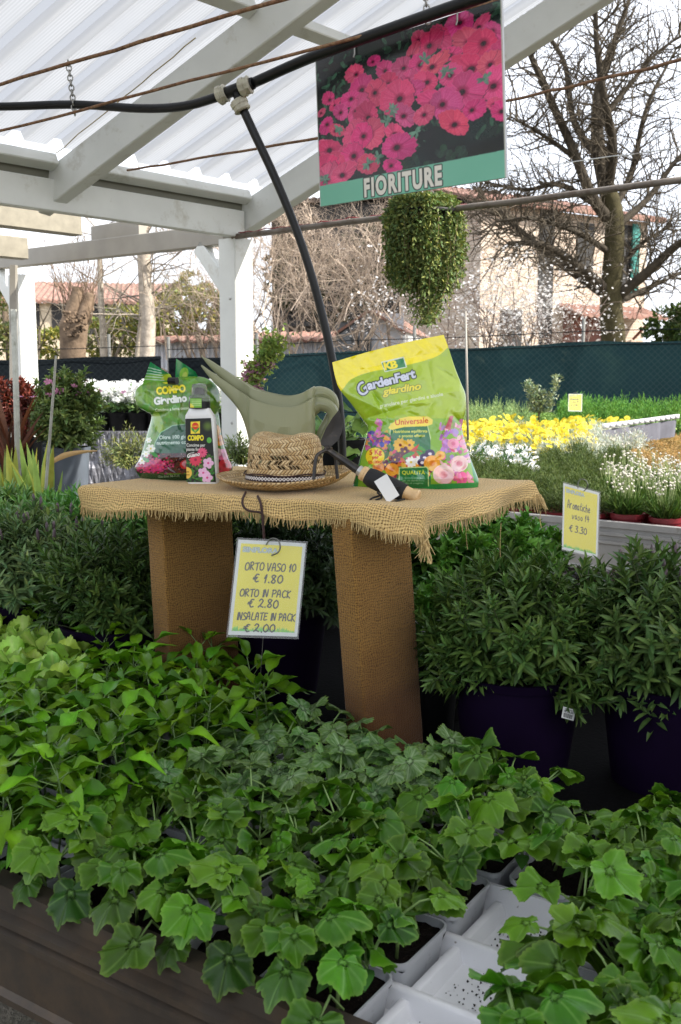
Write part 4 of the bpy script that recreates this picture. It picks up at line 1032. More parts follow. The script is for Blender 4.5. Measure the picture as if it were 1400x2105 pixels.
# prototypes of small pots for the right bench (variants shared)
def small_pot(name, kind, seed):
    g = np.random.default_rng(seed); t = thing(name, None, None)
    if kind == 'armeria':
        make_pot(t, .075, .085, M_red)
        b = MB(); n = 330; a = g.uniform(0, 6.28, n); rr = g.uniform(0, .05, n); P = np.stack([np.cos(a) * rr, np.sin(a) * rr, 0 * a + .075], 1)
        D = unit(np.stack([np.cos(a) * g.uniform(.1, 1.3, n), np.sin(a) * g.uniform(.1, 1.3, n), np.ones(n)], 1)); Rm = frames(D, g.normal(0, 1, (n, 3))); s_ = g.uniform(.06, .12, n)
        b.scatter(T_blade, Rm * s_[:, None, None], P, 0, leafcols(n, (.055, .10, .02), g=g)); b.build('leaves', M_leafd, t, world=False)
        b = MB(); hb = MB()
        for i in range(22):
            a = g.uniform(0, 6.28); r_ = g.uniform(0, .03); h = g.uniform(.10, .21); e = np.array([math.cos(a) * (r_ + g.uniform(0, .05)), math.sin(a) * (r_ + g.uniform(0, .05)), .08 + h])
            b.tube([(math.cos(a) * r_, math.sin(a) * r_, .08), e * [.8, .8, .6] + [0, 0, .03], e], .0013, 3, 0, (.28, .34, .14), False)
            k = g.uniform(.004, .0075); hb.lathe([(.0005, -k), (k, -k * .3), (k * 1.0, k * .3), (.0005, k * .9)], e, 7, 0, (.70, .66, .58))
        b.build('flower_stems', M_stem, t, world=False); hb.build('flower_heads', M_petal, t, world=False)
    elif kind == 'heath':
        make_pot(t, .075, .085, M_red); b = MB()
        tips, _ = dome_bush(b, (0, 0, .13), .10, .10, .11, 430, 5, .022, T_needle, (.055, .082, .020), .05, .9, zmin=-.3, lean=.25, wl=1.6, g=g, tipcol=(.11, .14, .035)); b.build('leaves', M_leafd, t, world=False)
    elif kind == 'daisy_w':
        make_pot(t, .07, .08, M_pot); b = MB()
        dome_bush(b, (0, 0, .12), .11, .11, .08, 120, 5, .035, T_lance, (.035, .085, .028), .06, .6, wl=1.5, g=g); b.build('leaves', M_leafd, t, world=False)
        daisies(t, g, 24, .17, .12, .026, (.82, .82, .80), (.65, .45, .05))
    elif kind == 'daisy_y':
        make_pot(t, .075, .09, M_pot); b = MB()
        dome_bush(b, (0, 0, .13), .13, .13, .11, 170, 5, .045, T_lance, (.30, .33, .27), .07, .6, wl=.8, g=g); b.build('leaves', M_leafd, t, world=False)
        daisies(t, g, 16, .25, .18, .034, (.80, .66, .06), (.5, .34, .02), fat=1.0)
    elif kind == 'silver':
        make_pot(t, .075, .09, M_pot); b = MB()
        dome_bush(b, (0, 0, .14), .14, .14, .15, 190, 6, .035, T_lance, (.42, .43, .38), .10, .8, wl=.8, g=g); b.build('leaves', M_leafd, t, world=False)
    elif kind == 'sedum':
        make_pot(t, .07, .08, M_pot); b = MB()
        dome_bush(b, (0, 0, .10), .11, .11, .07, 420, 4, .014, T_small, (.34, .22, .09), .03, .5, wl=1.4, g=g); b.build('leaves', M_leafd, t, world=False)
    elif kind == 'rosemary':
        make_pot(t, .07, .08, M_pot); b = MB()
        dome_bush(b, (0, 0, .10), .10, .10, .24, 90, 11, .028, T_needle, (.20, .28, .11), .16, 1.6, wl=2.2, g=g, lean=.1); b.build('leaves', M_leafd, t, world=False)
    elif kind == 'fern':
        make_pot(t, .07, .08, M_pot); b = MB()
        dome_bush(b, (0, 0, .10), .11, .11, .19, 130, 9, .035, T_small, (.10, .22, .04), .13, 1.3, wl=.8, g=g); b.build('leaves', M_leafd, t, world=False)
    elif kind == 'herb':
        make_pot(t, .07, .08, M_pot); b = MB()
        dome_bush(b, (0, 0, .11), .11, .11, .10, 110, 4, .035, T_small, (.16, .26, .07), .06, .8, wl=1.8, g=g); b.build('leaves', M_leafd, t, world=False)
    return t
def daisies(t, g, n, h, spread, r, pc, cc, fat=1.0):
    st_ = MB(); fb = MB(); cb = MB(); npet = 11
    pv = []; pf = []
    for k in range(npet):
        a = k * 2 * math.pi / npet; c, s_ = math.cos(a), math.sin(a); w = .20 * fat
        q = [(.12, -w * .4, 0), (.7, -w, .02), (1, 0, -.06), (.7, w, .02), (.12, w * .4, 0)]; o = len(pv)
        pv += [(x * c - y * s_, x * s_ + y * c, z) for x, y, z in q]; pf.append([o, o+1, o+2, o+3, o+4])
    tpl = (np.array(pv), [np.array(pf)])
    a = g.uniform(0, 6.28, n); rr = g.uniform(0, 1, n) ** .5 * spread; hh_ = h + g.uniform(-.3, .22, n) * h - rr * .15
    P = np.stack([np.cos(a) * rr, np.sin(a) * rr, hh_], 1); N = unit(np.stack([np.cos(a) * rr * 2.5 + .25, np.sin(a) * rr * 2.5 - .25, np.full(n, .55)], 1) + g.normal(0, .22, (n, 3)))
    Rm = frames(g.normal(0, 1, (n, 3)) - N * 0, N); Rm = frames(unit(np.cross(N, g.normal(0, 1, (n, 3)))), N)
    s_ = r * g.uniform(.75, 1.15, n)
    fb.scatter(tpl, Rm * s_[:, None, None], P, 0, np.asarray(pc) * g.uniform(.85, 1.05, (n, 1)))
    for i in range(n):
        st_.tube([P[i] * [.4, .4, .3], P[i] * [.85, .85, .8], P[i]], .0012, 3, 0, (.12, .18, .06), False)
        cb.add(P[i] + (np.array([(0, 0, .25), (.22, 0, .1), (.07, .21, .1), (-.18, .13, .1), (-.18, -.13, .1), (.07, -.21, .1)]) * s_[i]) @ Rm[i].T, np.array([(0, 1, 2), (0, 2, 3), (0, 3, 4), (0, 4, 5), (0, 5, 1)]), 0, cc)
    st_.build('flower_stems', M_stem, t, world=False); fb.build('petals', M_petal, t, world=False); cb.build('flower_centres', M_petal, t, world=False)

KL = {'armeria': ('potted_thrift', 'red pot of grassy thrift with small white button flowers', 'pots of white thrift on the sunny bench'),
      'heath': ('potted_heath', 'red pot of fine needled olive green heath', 'pots of green heath on the sunny bench'),
      'daisy_w': ('potted_white_daisy', 'potted white daisy with dark green leaves', 'pots of white daisies on the sunny bench'),
      'daisy_y': ('potted_yellow_daisy', 'potted bright yellow daisy with silvery leaves', 'pots of yellow daisies on the sunny bench'),
      'silver': ('potted_silver_bush', 'potted silvery grey curry plant', 'pots of silver curry plant on the sunny bench'),
      'sedum': ('potted_stonecrop', 'small pot of golden brown stonecrop', 'pots of stonecrop on the sunny bench'),
      'rosemary': ('potted_rosemary', 'potted upright light green rosemary', 'pots of rosemary on the sunny bench'),
      'fern': ('potted_feathery_herb', 'potted bright green feathery herb', 'pots of feathery herb on the sunny bench'),
      'herb': ('potted_leafy_herb', 'potted pale green leafy herb', 'pots of leafy herbs on the sunny bench')}
ORD = ['first', 'second', 'third', 'fourth', 'fifth', 'sixth', 'seventh', 'eighth', 'ninth', 'tenth', 'eleventh', 'twelfth', 'thirteenth', 'fourteenth', 'fifteenth', 'sixteenth', 'seventeenth', 'eighteenth', 'nineteenth', 'twentieth']
protos = {}; used = set()
def kindvar(k, i):
    if (k, i) not in protos: protos[(k, i)] = small_pot(KL[k][0], k, 100 + i * 17 + len(k))
    return protos[(k, i)]
# layout: regions in the picture at the foliage centre, ordered front to back
def region(X_, Y_):
    if Y_ > 964: return 'armeria' if X_ > 1245 else 'heath'
    if Y_ > 932: return 'daisy_w' if X_ < 1085 and Y_ < 962 else ('heath' if X_ < 1300 else 'sedum')
    if Y_ > 924: return 'daisy_w' if X_ < 1060 else ('daisy_y' if X_ < 1130 else ('silver' if X_ < 1290 else 'sedum'))
    if Y_ > 888: return 'daisy_y' if X_ < 1220 else ('silver' if X_ < 1300 else 'sedum')
    if Y_ > 882 and X_ < 1290: return 'daisy_y'
    return 'rosemary' if X_ < 1085 else ('herb' if X_ < 1140 or Y_ > 880 else 'fern')
cnt = {}; placed = {}
row = 0; vv = .13
slots = []
while vv < 8.5:
    l = -5.0 - (row % 2) * .08
    while l < 3.5:
        P = A1 + u1 * l + v1 * vv; P[2] = ZB - .066
        q = P + np.array([0, 0, .16]); X_, Y_, f = proj(q)
        if 925 < X_ < 1450 and Y_ > 828: slots.append((row, P, region(X_, Y_)))
        l += .185 if vv < 1.6 else .26
    vv += .175 if vv < 1.6 else .27; row += 1
bykr = {}
for row_, P, k in slots: bykr.setdefault((k, row_), []).append(P)
rowsof = {}
for (k, r_) in sorted(bykr): rowsof.setdefault(k, []).append(r_)
for (k, r_), Ps in bykr.items():
    for i, P in enumerate(sorted(Ps, key=lambda p: proj(p)[0])):
        t = kindvar(k, (r_ * 7 + i) % 3)
        if id(t) in used or t.name in used: t = copy_tree(t)
        else: used.add(t.name)
        t.location = P; t.rotation_euler.z = R.uniform(0, 6.28); s_ = R.uniform(.92, 1.1); t.scale = (s_, s_, s_ * R.uniform(.9, 1.08) * {'fern': 1.5, 'rosemary': 1.15, 'herb': 1.2}.get(k, 1))
        ri = rowsof[k].index(r_)
        tag(t, f"{KL[k][1]}, {ORD[min(i, 19)]} from left in {ORD[min(ri, 19)]} row", 'potted plant', KL[k][2])
# taller flowering rosemary
t = thing('potted_rosemary', 'tall two-stemmed rosemary in pale blossom standing above the others by the fence', 'potted plant', at(1108, 850, 11.3))
g = np.random.default_rng(77); b = MB(); q = at(1108, 850, 11.3)
for dx, h in ((-.07, .36), (.02, .25), (.10, .42), (-.02, .3)):
    n = 260; s_ = g.uniform(0, 1, n); P = q + np.stack([dx * (1 + s_) + g.normal(0, .02, n), g.normal(0, .03, n), s_ * h], 1)
    D = unit(np.stack([g.normal(0, 1, n), g.normal(0, 1, n), np.full(n, .9)], 1)); b.scatter(T_small, frames(D) * .05, P, 0, leafcols(n, (.28, .32, .22), g=g))
b.build('leaves', M_leafd, t)
b = MB(); b.tube([q + [0, 0, -.15], q + [0, 0, .2]], .012, 5, 0, (.1, .07, .04)); b.build('stem', M_stem, t)

# second white tray bench edge further back right
A3 = at(1300, 866, 7.6)
tb_ = thing('fabric_wrapped_bench', 'farther bench edge wrapped in grey fabric with a white crate strip, right background', 'bench', A3 * [1, 1, 0])
b = MB(); pL = at(1238, 884, 8.3); pR = at(1395, 862, 9.6); hZ = np.array([0, 0, 1.])
P = np.array([[pL + (pR - pL) * s_ + hZ * (h) + np.array([.02 * math.sin(s_ * 30) * (1 - h * 3), 0, 0]) for s_ in np.linspace(0, 1, 30)] for h in (.0, -.05, -.1, -.16)]); b.grid(P); b.build('fabric_skirt', mat('grey_fabric', (.10, .10, .12), .8, .2, 8), tb_)
b = MB(); 
for i in range(14):
    s_ = (i + .5) / 14; q = pL + (pR - pL) * s_; b.box(q + hZ * .03, (.062, .02, .02), [unit((pR - pL) * [1, 1, 0]), np.array([0, 1, 0]), hZ])
b.build('crate_strip', mat('white_plastic', (.62, .62, .62), .4, .08, 10), tb_)

# ---- ground cover plants between (on low bench, left middle and under the table)
def bush_thing(name, label, cat, P, rx, ry, rz, ns, per, L, tpl, base, potr=None, poth=None, potm=None, seed=1, sh=.16, lift=.35, group=None, wl=1.0, tipcol=None, zoff=.7, mat_=None, spikes=0, spikecol=(.095, .065, .075), whorl=True, zmin=-.45, noise_amp=.12, lean=.25):
    g = np.random.default_rng(seed); t = thing(name, label, cat, P, group=group)
    h0 = poth or 0
    if potr: make_pot(t, potr, poth, potm)
    b = MB(); c = np.array([0, 0, h0 + rz * zoff])
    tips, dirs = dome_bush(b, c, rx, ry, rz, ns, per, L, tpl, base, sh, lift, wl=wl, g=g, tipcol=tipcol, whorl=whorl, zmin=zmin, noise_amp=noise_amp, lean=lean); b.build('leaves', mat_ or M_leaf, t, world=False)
    b = MB(); stems(b, np.array([0, 0, h0 * .9]), tips[::3] - dirs[::3] * sh * .3, .0035 if rx < .5 else .006, (.06, .075, .03)); b.build('stems', M_stem, t, world=False)
    if spikes:
        b = MB()
        top = np.argsort(-tips[:, 2])[:spikes * 3]; g.shuffle(top)
        for i in top[:spikes]:
            e = tips[i]; d = unit(dirs[i] * .4 + Z); k = g.uniform(.025, .045)
            b.tube([e, e + d * k * .3, e + d * k * .8, e + d * k], [.003, .0055, .0045, .001], 6, 0, np.asarray(spikecol) * g.uniform(.7, 1.5))
        b.build('flower_buds', M_stem, t, world=False)
    return t
# ================================================================ front bench
ZF = .70
F0, F1 = atz(0, 1808, ZF), atz(690, 2105, ZF); uf, vf = vb_frame(F0, F1); angf = math.atan2(uf[1], uf[0])
fb_ = thing('growing_bench', 'weathered dark aluminium growing bench full of vegetable seedlings in the foreground', 'bench', F0 * [1, 1, 0], angf)
bench_side(fb_, F0, uf, vf, -1.6, 1.6, ZF, .22, M_alu, ribs=(.30, .42))
b = MB(); q = F0 * [1, 1, 0] + Z * (ZF - .075)
b.add([q - uf * 1.6 + vf * .005, q + uf * 3.2 + vf * .005, q + uf * 3.2 + vf * 2.7, q - uf * 1.6 + vf * 2.7], np.array([[0, 1, 2, 3]])); b.build('bench_mat', M_mat, fb_, False)
for l, w in ((-1.2, .1), (1.2, .1), (-1.2, 2.0), (2.6, 2.0)):
    b = MB(); p = F0 + uf * l + vf * w; b.beam([p[0], p[1], 0], [p[0], p[1], ZF - .08], .05, .05, up=uf); b.build('leg', M_galv, fb_, False)
M_pack = mat('pale_grey_pack', (.46, .47, .49), .4, .06, 10, dirt=(.12, .10, .08), dscale=30, drange=(.60, .75))
M_tray = mat('white_tray_plastic', (.80, .80, .82), .35, .04, 10, dirt=(.14, .10, .07), dscale=45, drange=(.66, .71))
ZP = ZF - .072
def rrect(hx, hy, r, n=5):
    o = []
    for cx, cy, a0 in ((hx - r, hy - r, 0), (-hx + r, hy - r, 90), (-hx + r, -hy + r, 180), (hx - r, -hy + r, 270)):
        for k in range(n + 1):
            a = math.radians(a0 + 90 * k / n); o.append((cx + r * math.cos(a), cy + r * math.sin(a)))
    return np.array(o)
def shell(mb, levels, mat_=0, close=True):
    n = len(levels[0][0]); V = np.concatenate([np.c_[xy, np.full(n, z)] for xy, z in levels]); f = []
    for k in range(len(levels) - 1):
        for i in range(n): f.append((k*n+i, k*n+(i+1) % n, (k+1)*n+(i+1) % n, (k+1)*n+i))
    fs = [np.array(f)]
    if close: fs.append((np.arange(n) + (len(levels)-1)*n)[None])
    mb.add(V, fs, mat_)
PK = .078
CUK = [(0, 1.18), (12, 1.04), (26, .92), (46, 1.03), (60, .93), (80, .78), (104, .80), (125, .62), (148, .50), (165, .36), (176, .14), (180, .06)]
ZUC = [(0, .95), (18, .90), (30, .80), (52, .95), (70, .90), (82, .78), (108, .92), (130, .82), (155, .70), (170, .45), (180, .15)]
T_cuk = [lobed_tpl(CUK, .028, 17, 102, 6, cu_, wv_, vw=.022, vcol=(.15, .29, .06), vmix=.55, seed=s) for s, cu_, wv_ in ((1, -.18, .12), (2, -.32, .16), (3, -.08, .18), (8, -.25, .08), (9, -.42, .14), (10, .10, .14))]
T_zuc = [lobed_tpl(ZUC, .08, 27, 96, 6, -.16, .10, vw=.04, vcol=(.26, .36, .20), vmix=.7, seed=s, mottle=.45) for s in (4, 5)]
T_let = [lobed_tpl([(0, 1.0), (40, .75), (80, .55), (120, .42), (180, .2)], .06, 17, 64, 5, -.3, .18, veins=(0,), vw=.05, vcol=(.5, .6, .2), vmix=.5, seed=s) for s in (6, 7)]
T_peps = [leaf_tpl(.50, 8, 2, d_, f_, wave=w_, vein=.30) for d_, f_, w_ in ((.38, .30, .35), (.15, .45, .5), (.60, .22, .3), (.25, .15, .6))]
T_cot = leaf_tpl(.62, 5, 2, .25, .1, shape='ovate', vein=.1)

def seedling(mb, kind, base, g, big=1.0):
    base = np.asarray(base, float)
    if kind == 'pepper':
        h = g.uniform(.12, .20) * big; top = base + [g.normal(0, .012), g.normal(0, .012), h]
        st_ = catmull([base, (base + top) / 2 + g.normal(0, .006, 3), top], 3); mb.tube(st_, np.linspace(.0026, .0016, len(st_)), 5, 1, (.10, .17, .05))
        n = g.integers(9, 12); a0 = g.uniform(0, 6.28)
        for i in range(n):
            f = i / (n - 1); p = base + (top - base) * (.45 + .55 * f); a = a0 + i * 2.4; el = .15 + .75 * f ** 2; L = g.uniform(.07, .105) * (1 - .30 * f ** 3) * big
            d = np.array([math.cos(a) * math.cos(el), math.sin(a) * math.cos(el), math.sin(el)]); e = p + d * L * .45
            mb.tube([p, e], .0011, 4, 1, (.13, .22, .06), False); D = unit(d + [0, 0, -.25])
            T = T_peps[g.integers(4)]; mb.scatter(T, (frames(D[None]) * L), e[None], 0, leafcols(1, (.085, .205, .008), .22, .14, g))
    elif kind in ('cucumber', 'zucchini'):
        h = g.uniform(.045, .075) * big; top = base + [g.normal(0, .008), g.normal(0, .008), h]; mb.tube([base, (base + top) / 2, top], .0028, 6, 1, (.20, .30, .09))
        a0 = g.uniform(0, 6.28)
        for i in range(2):
            a = a0 + math.pi * i; d = unit(np.array([math.cos(a), math.sin(a), .12])); mb.scatter(T_cot, frames(d[None]) * .045 * big, (top + d * .006)[None], 0, leafcols(1, (.085, .20, .04), .1, .1, g))
        n = 4 if kind == 'cucumber' else 3; n += g.integers(0, 2)
        for i in range(n):
            a = a0 + 1.2 + i * 2.2 + g.normal(0, .3); el = g.uniform(.35, 1.15); L = g.uniform(.05, .095) * big
            d = np.array([math.cos(a) * math.cos(el), math.sin(a) * math.cos(el), math.sin(el)]); e = top + d * L
            m_ = top + d * L * .5 + [0, 0, .008]; mb.tube([top, m_, e], [.0022, .0019, .0016], 5, 1, (.20, .32, .09), False)
            s_ = (g.uniform(.032, .056) if kind == 'cucumber' else g.uniform(.034, .050)) * big
            tilt = g.normal(0, .35, 3); tilt[2] = 0; N = unit(Z + tilt * .9 + np.array([math.cos(a), math.sin(a), 0]) * .45)
            D = unit(np.array([math.cos(a), math.sin(a), 0]) - N * (N @ np.array([math.cos(a), math.sin(a), 0])))
            if kind == 'cucumber': T = T_cuk[g.integers(6)]; c = leafcols(1, (.050, .135, .005), .28, .16, g)
            else: T = T_zuc[g.integers(2)]; c = leafcols(1, (.060, .140, .026), .14, .08, g)
            mb.scatter(T, frames(D[None], N[None]) * s_, (e - D * s_ * .06 + N * (.0012 + .03 * s_))[None], 0, c)
    elif kind == 'lettuce':
        n = 8; a0 = g.uniform(0, 6.28)
        for i in range(n):
            a = a0 + i * 2.4; el = .55 + .1 * i; s_ = g.uniform(.055, .075) * big; d = np.array([math.cos(a) * math.cos(el), math.sin(a) * math.cos(el), math.sin(el)])
            mb.tube([base, base + [0, 0, .07]], .004, 5, 1, (.3, .4, .1), False)
            mb.scatter(T_let[i % 2], frames(unit(d + [0, 0, .1])[None]) * s_, (base + d * .012)[None] + [0, 0, .05 + .012 * i], 0, leafcols(1, (.30, .48, .07), .1, .1, g))
PKN = {'pepper': ('seedling_pack', 'pack of glossy pointed-leaf pepper seedlings', 'packs of pepper seedlings'),
       'cucumber': ('seedling_pack', 'pack of broad-leaved cucumber seedlings', 'packs of cucumber seedlings'),
       'zucchini': ('seedling_pack', 'pack of silver-veined courgette seedlings', 'packs of courgette seedlings'),
       'lettuce': ('seedling_pack', 'pack of pale yellow-green lettuce seedlings', 'packs of lettuce seedlings')}
def make_pack(kind, seed, edge=False):
    g = np.random.default_rng(seed); t = thing('seedling_pack', None, None)
    h = .062; hx = PK - .004
    b = MB(); shell(b, [(rrect(hx * .86, hx * .86, .016), 0), (rrect(hx * .96, hx * .96, .018), h - .008), (rrect(hx, hx, .020), h - .008), (rrect(hx, hx, .020), h), (rrect(hx * .955, hx * .955, .017), h), (rrect(hx * .92, hx * .92, .016), h - .018)], close=False)
    edge_smooth(b.build('tub', M_pack, t, world=False), 40)
    b = MB(); n = 12; xs_ = np.linspace(-hx * .925, hx * .925, n); P = np.stack(np.meshgrid(xs_, xs_, indexing='ij') + [np.zeros((n, n))], -1); P[..., 2] = h - .014 + g.normal(0, .0028, (n, n)); b.grid(P); b.build('soil', M_soil, t, world=False)
    for (x, y) in ((-1, -1), (1, -1), (1, 1), (-1, 1)):
        b = MB(); seedling(b, kind, (x * hx * .48 + g.normal(0, .006), y * hx * .48 + g.normal(0, .006), h - .015), g); b.build('seedling', [M_leaf, M_stem], t, world=False)
    if edge:
        b = MB(); g = np.random.default_rng(seed + 7)
        for x in np.linspace(-.045, .045, 2) + g.normal(0, .02, 2):
            b0 = np.array([x, -hx * .5, h]); e = np.array([x + g.normal(0, .02), -hx - g.uniform(.0, .045), h + g.uniform(.02, .07)]); b.tube([b0, (b0 + e) / 2 + [0, 0, .03], e], [.0024, .002, .0017], 5, 1, (.20, .32, .09), False)
            D = unit(np.array([g.normal(0, .3), -1, -g.uniform(.3, 1.1)])); T = T_cuk[g.integers(6)] if kind != 'pepper' else T_peps[0]; b.scatter(T, frames(D[None], np.array([[0, -.5, 1.]])) * g.uniform(.034, .058), (e + [0, 0, .003])[None], 0, leafcols(1, (.034, .098, .008), .15, .1, g))
        b.build('hanging_leaves', [M_leaf, M_stem], t, world=False)
    return t
def ptype(X_, Y_):
    if X_ < 135 and Y_ < 1430: return 'lettuce'
    ln = np.interp(X_, [-200, 0, 250, 430, 560], [1790, 1730, 1590, 1530, 1440])
    if X_ < 560 and Y_ < ln: return 'pepper'
    if X_ > 400 and X_ < 1010 and Y_ < np.interp(X_, [400, 600, 800, 1010], [1600, 1640, 1640, 1590]): return 'zucchini'
    return 'cucumber'
packs = []
pitch = .163; j = 0
while j < 11:
    i = -12
    while i < 14:
        P = F0 + uf * (i + .8) * pitch + vf * (.004 + PK + j * pitch); P[2] = ZP
        X_, Y_, f = proj(P + [0, 0, .15]); Xb, Yb, _ = proj(P + [0, 0, .06])
        kd = ptype(X_, Y_)
        bl = np.interp(X_, [-300, 0, 300, 560, 700, 860, 1080, 1250, 1400, 1600], [1240, 1250, 1330, 1440, 1470, 1505, 1580, 1640, 1650, 1660])
        ok = Y_ > bl and -260 < X_ < 1620 and Y_ < 2420
        if i == 4 and j < 3: ok = False
        if ok: packs.append((j, i, P, kd))
        i += 1
    j += 1
pr = {}
rows = {}
for q in packs: rows.setdefault(q[0], []).append(q)
first = {}
for j, qs in rows.items():
    qs.sort(key=lambda q: q[1])
    for n_, (j_, i_, P, kd) in enumerate(qs):
        vtot = {'pepper': 5, 'cucumber': 6, 'zucchini': 4, 'lettuce': 2}[kd]; vk = (kd, (i_ * 3 + j_ * 5) % vtot + (50 if j_ == 0 else 0))
        if vk not in pr: pr[vk] = make_pack(kd, 500 + vk[1] * 13 + len(kd), j_ == 0); t = pr[vk]
        else: t = copy_tree(pr[vk])
        t.location = P + np.array([R.uniform(-.002, .002), R.uniform(-.002, .002), 0]); t.rotation_euler.z = angf + (R.choice([0, 1, 2, 3]) * math.pi / 2 if j_ else 0) + R.uniform(-.02, .02)
        zs = R.uniform(.9, 1.15) if kd != 'lettuce' else 1; 
        tag(t, f"{PKN[kd][1]}, {ORD[n_]} from the left in {ORD[j]} row from rim", 'seedlings', PKN[kd][2])
print('packs', len(packs), 'in view', sum(1 for q in packs))
# white carrier tray, partly empty
def carrier(P, ang, nx, ny, label):
    t = thing('carrier_tray', label, 'tray', P, ang); hx, hy = nx * pitch / 2, ny * pitch / 2
    b = MB(); h = .052
    shell(b, [(rrect(hx * .97, hy * .97, .02), 0.0), (rrect(hx - .002, hy - .002, .022), h - .004), (rrect(hx - .001, hy - .001, .022), h), (rrect(hx - .008, hy - .008, .02), h), (rrect(hx - .012, hy - .012, .018), .004)], close=True)
    edge_smooth(b.build('shell', M_tray, t, world=False), 35)
    for k in range(1, nx):
        b = MB(); x = -hx + k * pitch
        xs_ = [-.016, -.008, -.006, .006, .008, .016]; zs = [.004, .036, .040, .040, .036, .004]
        ys_ = np.array([-hy + .012, -hy + .05, -hy + .06, -.02, 0, .02, hy - .06, hy - .05, hy - .012]) if ny == 1 else np.linspace(-hy + .012, hy - .012, 17)
        P_ = np.array([[(x + a, y_, .004 + (z_ - .004) * .6) for y_ in ys_] for a, z_ in zip(xs_, zs)]); b.grid(P_); b.build('divider', M_tray, t, world=False)
    for k in range(1, ny):
        b = MB(); y = -hy + k * pitch; xs2 = np.linspace(-hx + .012, hx - .012, 21)
        P_ = np.array([[(x_, y + a, .004 + (z_ - .004) * .9) for x_ in xs2] for a, z_ in zip([-.016, -.008, -.006, .006, .008, .016], [.004, .036, .040, .040, .036, .004])]); b.grid(P_, flip=True); b.build('divider', M_tray, t, world=False)
    return t
for k in (-5, -3, -1, 1, 3, 5, 7):
    nm = {3: 'white carrier tray, partly empty with spilled soil, beside the bench rim'}.get(k, None)
    lab = nm or f"white carrier tray under seedling packs, {ORD[(k + 5) // 2]} along the bench rim from the left"
    P = F0 + uf * (k + 1.3) * pitch + vf * (.012 + PK + pitch); P[2] = ZP - .004
    t = carrier(P, angf, 2, 3, lab); t['group'] = 'white carrier trays'
    if k == 3:
        b = MB(); g = np.random.default_rng(4); n_ = 420; Pc = np.stack([pitch * .5 + g.normal(0, .03, n_), g.uniform(-.22, .22, n_), np.full(n_, .0062)], 1); Pc[:, 0] = np.clip(Pc[:, 0], .03, .13)
        Pc = Pc[(np.abs(np.abs(Pc[:, 1]) - .0815) > .018)]; tp = (np.array([(0, 0, 1), (1, 0, -.5), (-.5, .87, -.5), (-.5, -.87, -.5)]), [np.array([(0, 1, 2), (0, 2, 3), (0, 3, 1)])])
        b.scatter(tp, frames(unit(g.normal(0, 1, (len(Pc), 3)))) * (g.uniform(.0006, .0028, len(Pc)) ** 1)[:, None, None], Pc, 0, np.ones(3)); b.build('spilled_soil', M_soil, t, world=False)['kind'] = 'stuff'
# ================================================================ display table
ZT = 1.27
tL, tF, tB = atz(172, 1002, ZT), atz(866, 1046, ZT), atz(1088, 991, ZT); tK = tL + (tB - tF)
ut = unit(tF - tL); vt = np.array([-ut[1], ut[0], 0]); TLN = np.linalg.norm(tF - tL); TDP = float((tB - tF) @ vt)
def burlap(name, base, dark, p=.0062, stain=None, gap=.25):
    m = bpy.data.materials.new(name); m.use_nodes = True; nt = m.node_tree; pb = nt.nodes['Principled BSDF']; out = nt.nodes['Material Output']
    an = NN(nt, 'ShaderNodeAttribute', attribute_name='uvp'); sx = NN(nt, 'ShaderNodeSeparateXYZ'); nt.links.new(an.outputs['Vector'], sx.inputs[0])
    n1 = noise(nt, an.outputs['Vector'], 14, 3); n2 = noise(nt, an.outputs['Vector'], 17, 3); n3 = noise(nt, an.outputs['Vector'], 260, 2)
    X = mth(nt, 'MULTIPLY', mth(nt, 'ADD', sx.outputs[0], mth(nt, 'MULTIPLY', n1, .03)), math.pi / p)
    Yy = mth(nt, 'MULTIPLY', mth(nt, 'ADD', sx.outputs[1], mth(nt, 'MULTIPLY', n2, .03)), math.pi / p)
    A = mth(nt, 'ABSOLUTE', mth(nt, 'SINE', X)); B = mth(nt, 'ABSOLUTE', mth(nt, 'SINE', Yy))
    hgt = mth(nt, 'MAXIMUM', mth(nt, 'POWER', A, 1.5), mth(nt, 'POWER', B, 1.5))
    k = ramp(nt, mth(nt, 'MULTIPLY', mth(nt, 'ADD', hgt, mth(nt, 'MULTIPLY', A, B)), .55), .45, 1.0)
    c = mixc(nt, k, dark, base); c = mixc(nt, ramp(nt, n3, .35, .75), c, tuple(np.array(base) * 1.25))
    big = noise(nt, an.outputs['Vector'], 5, 5); c = mixc(nt, mth(nt, 'MULTIPLY', ramp(nt, big, .45, .75), .35), c, tuple(np.array(base) * .6))
    if stain:
        z = mth(nt, 'ADD', sx.outputs[2], mth(nt, 'MULTIPLY', noise(nt, an.outputs['Vector'], 9, 5), .16))
        f = NN(nt, 'ShaderNodeMapRange'); f.inputs[1].default_value = stain[0]; f.inputs[2].default_value = stain[1]; f.inputs[3].default_value = .85; f.inputs[4].default_value = 0; nt.links.new(z, f.inputs[0])
        c = mixc(nt, f.outputs[0], c, (.075, .028, .010))
    nt.links.new(c, pb.inputs['Base Color']); pb.inputs['Roughness'].default_value = .9; pb.inputs['Specular IOR Level'].default_value = .15
    pb.inputs['Sheen Weight'].default_value = .15
    nt.links.new(bumpn(nt, hgt, .8, .0012), pb.inputs['Normal'])
    if gap:
        tr = NN(nt, 'ShaderNodeBsdfTransparent'); ms = NN(nt, 'ShaderNodeMixShader')
        g_ = mth(nt, 'MULTIPLY', mth(nt, 'LESS_THAN', hgt, .42), gap); nt.links.new(g_, ms.inputs[0]); nt.links.new(pb.outputs[0], ms.inputs[1]); nt.links.new(tr.outputs[0], ms.inputs[2]); nt.links.new(ms.outputs[0], out.inputs['Surface'])
    return m
M_bur = burlap('burlap_cloth', (.64, .45, .19), (.21, .12, .035), gap=.5)
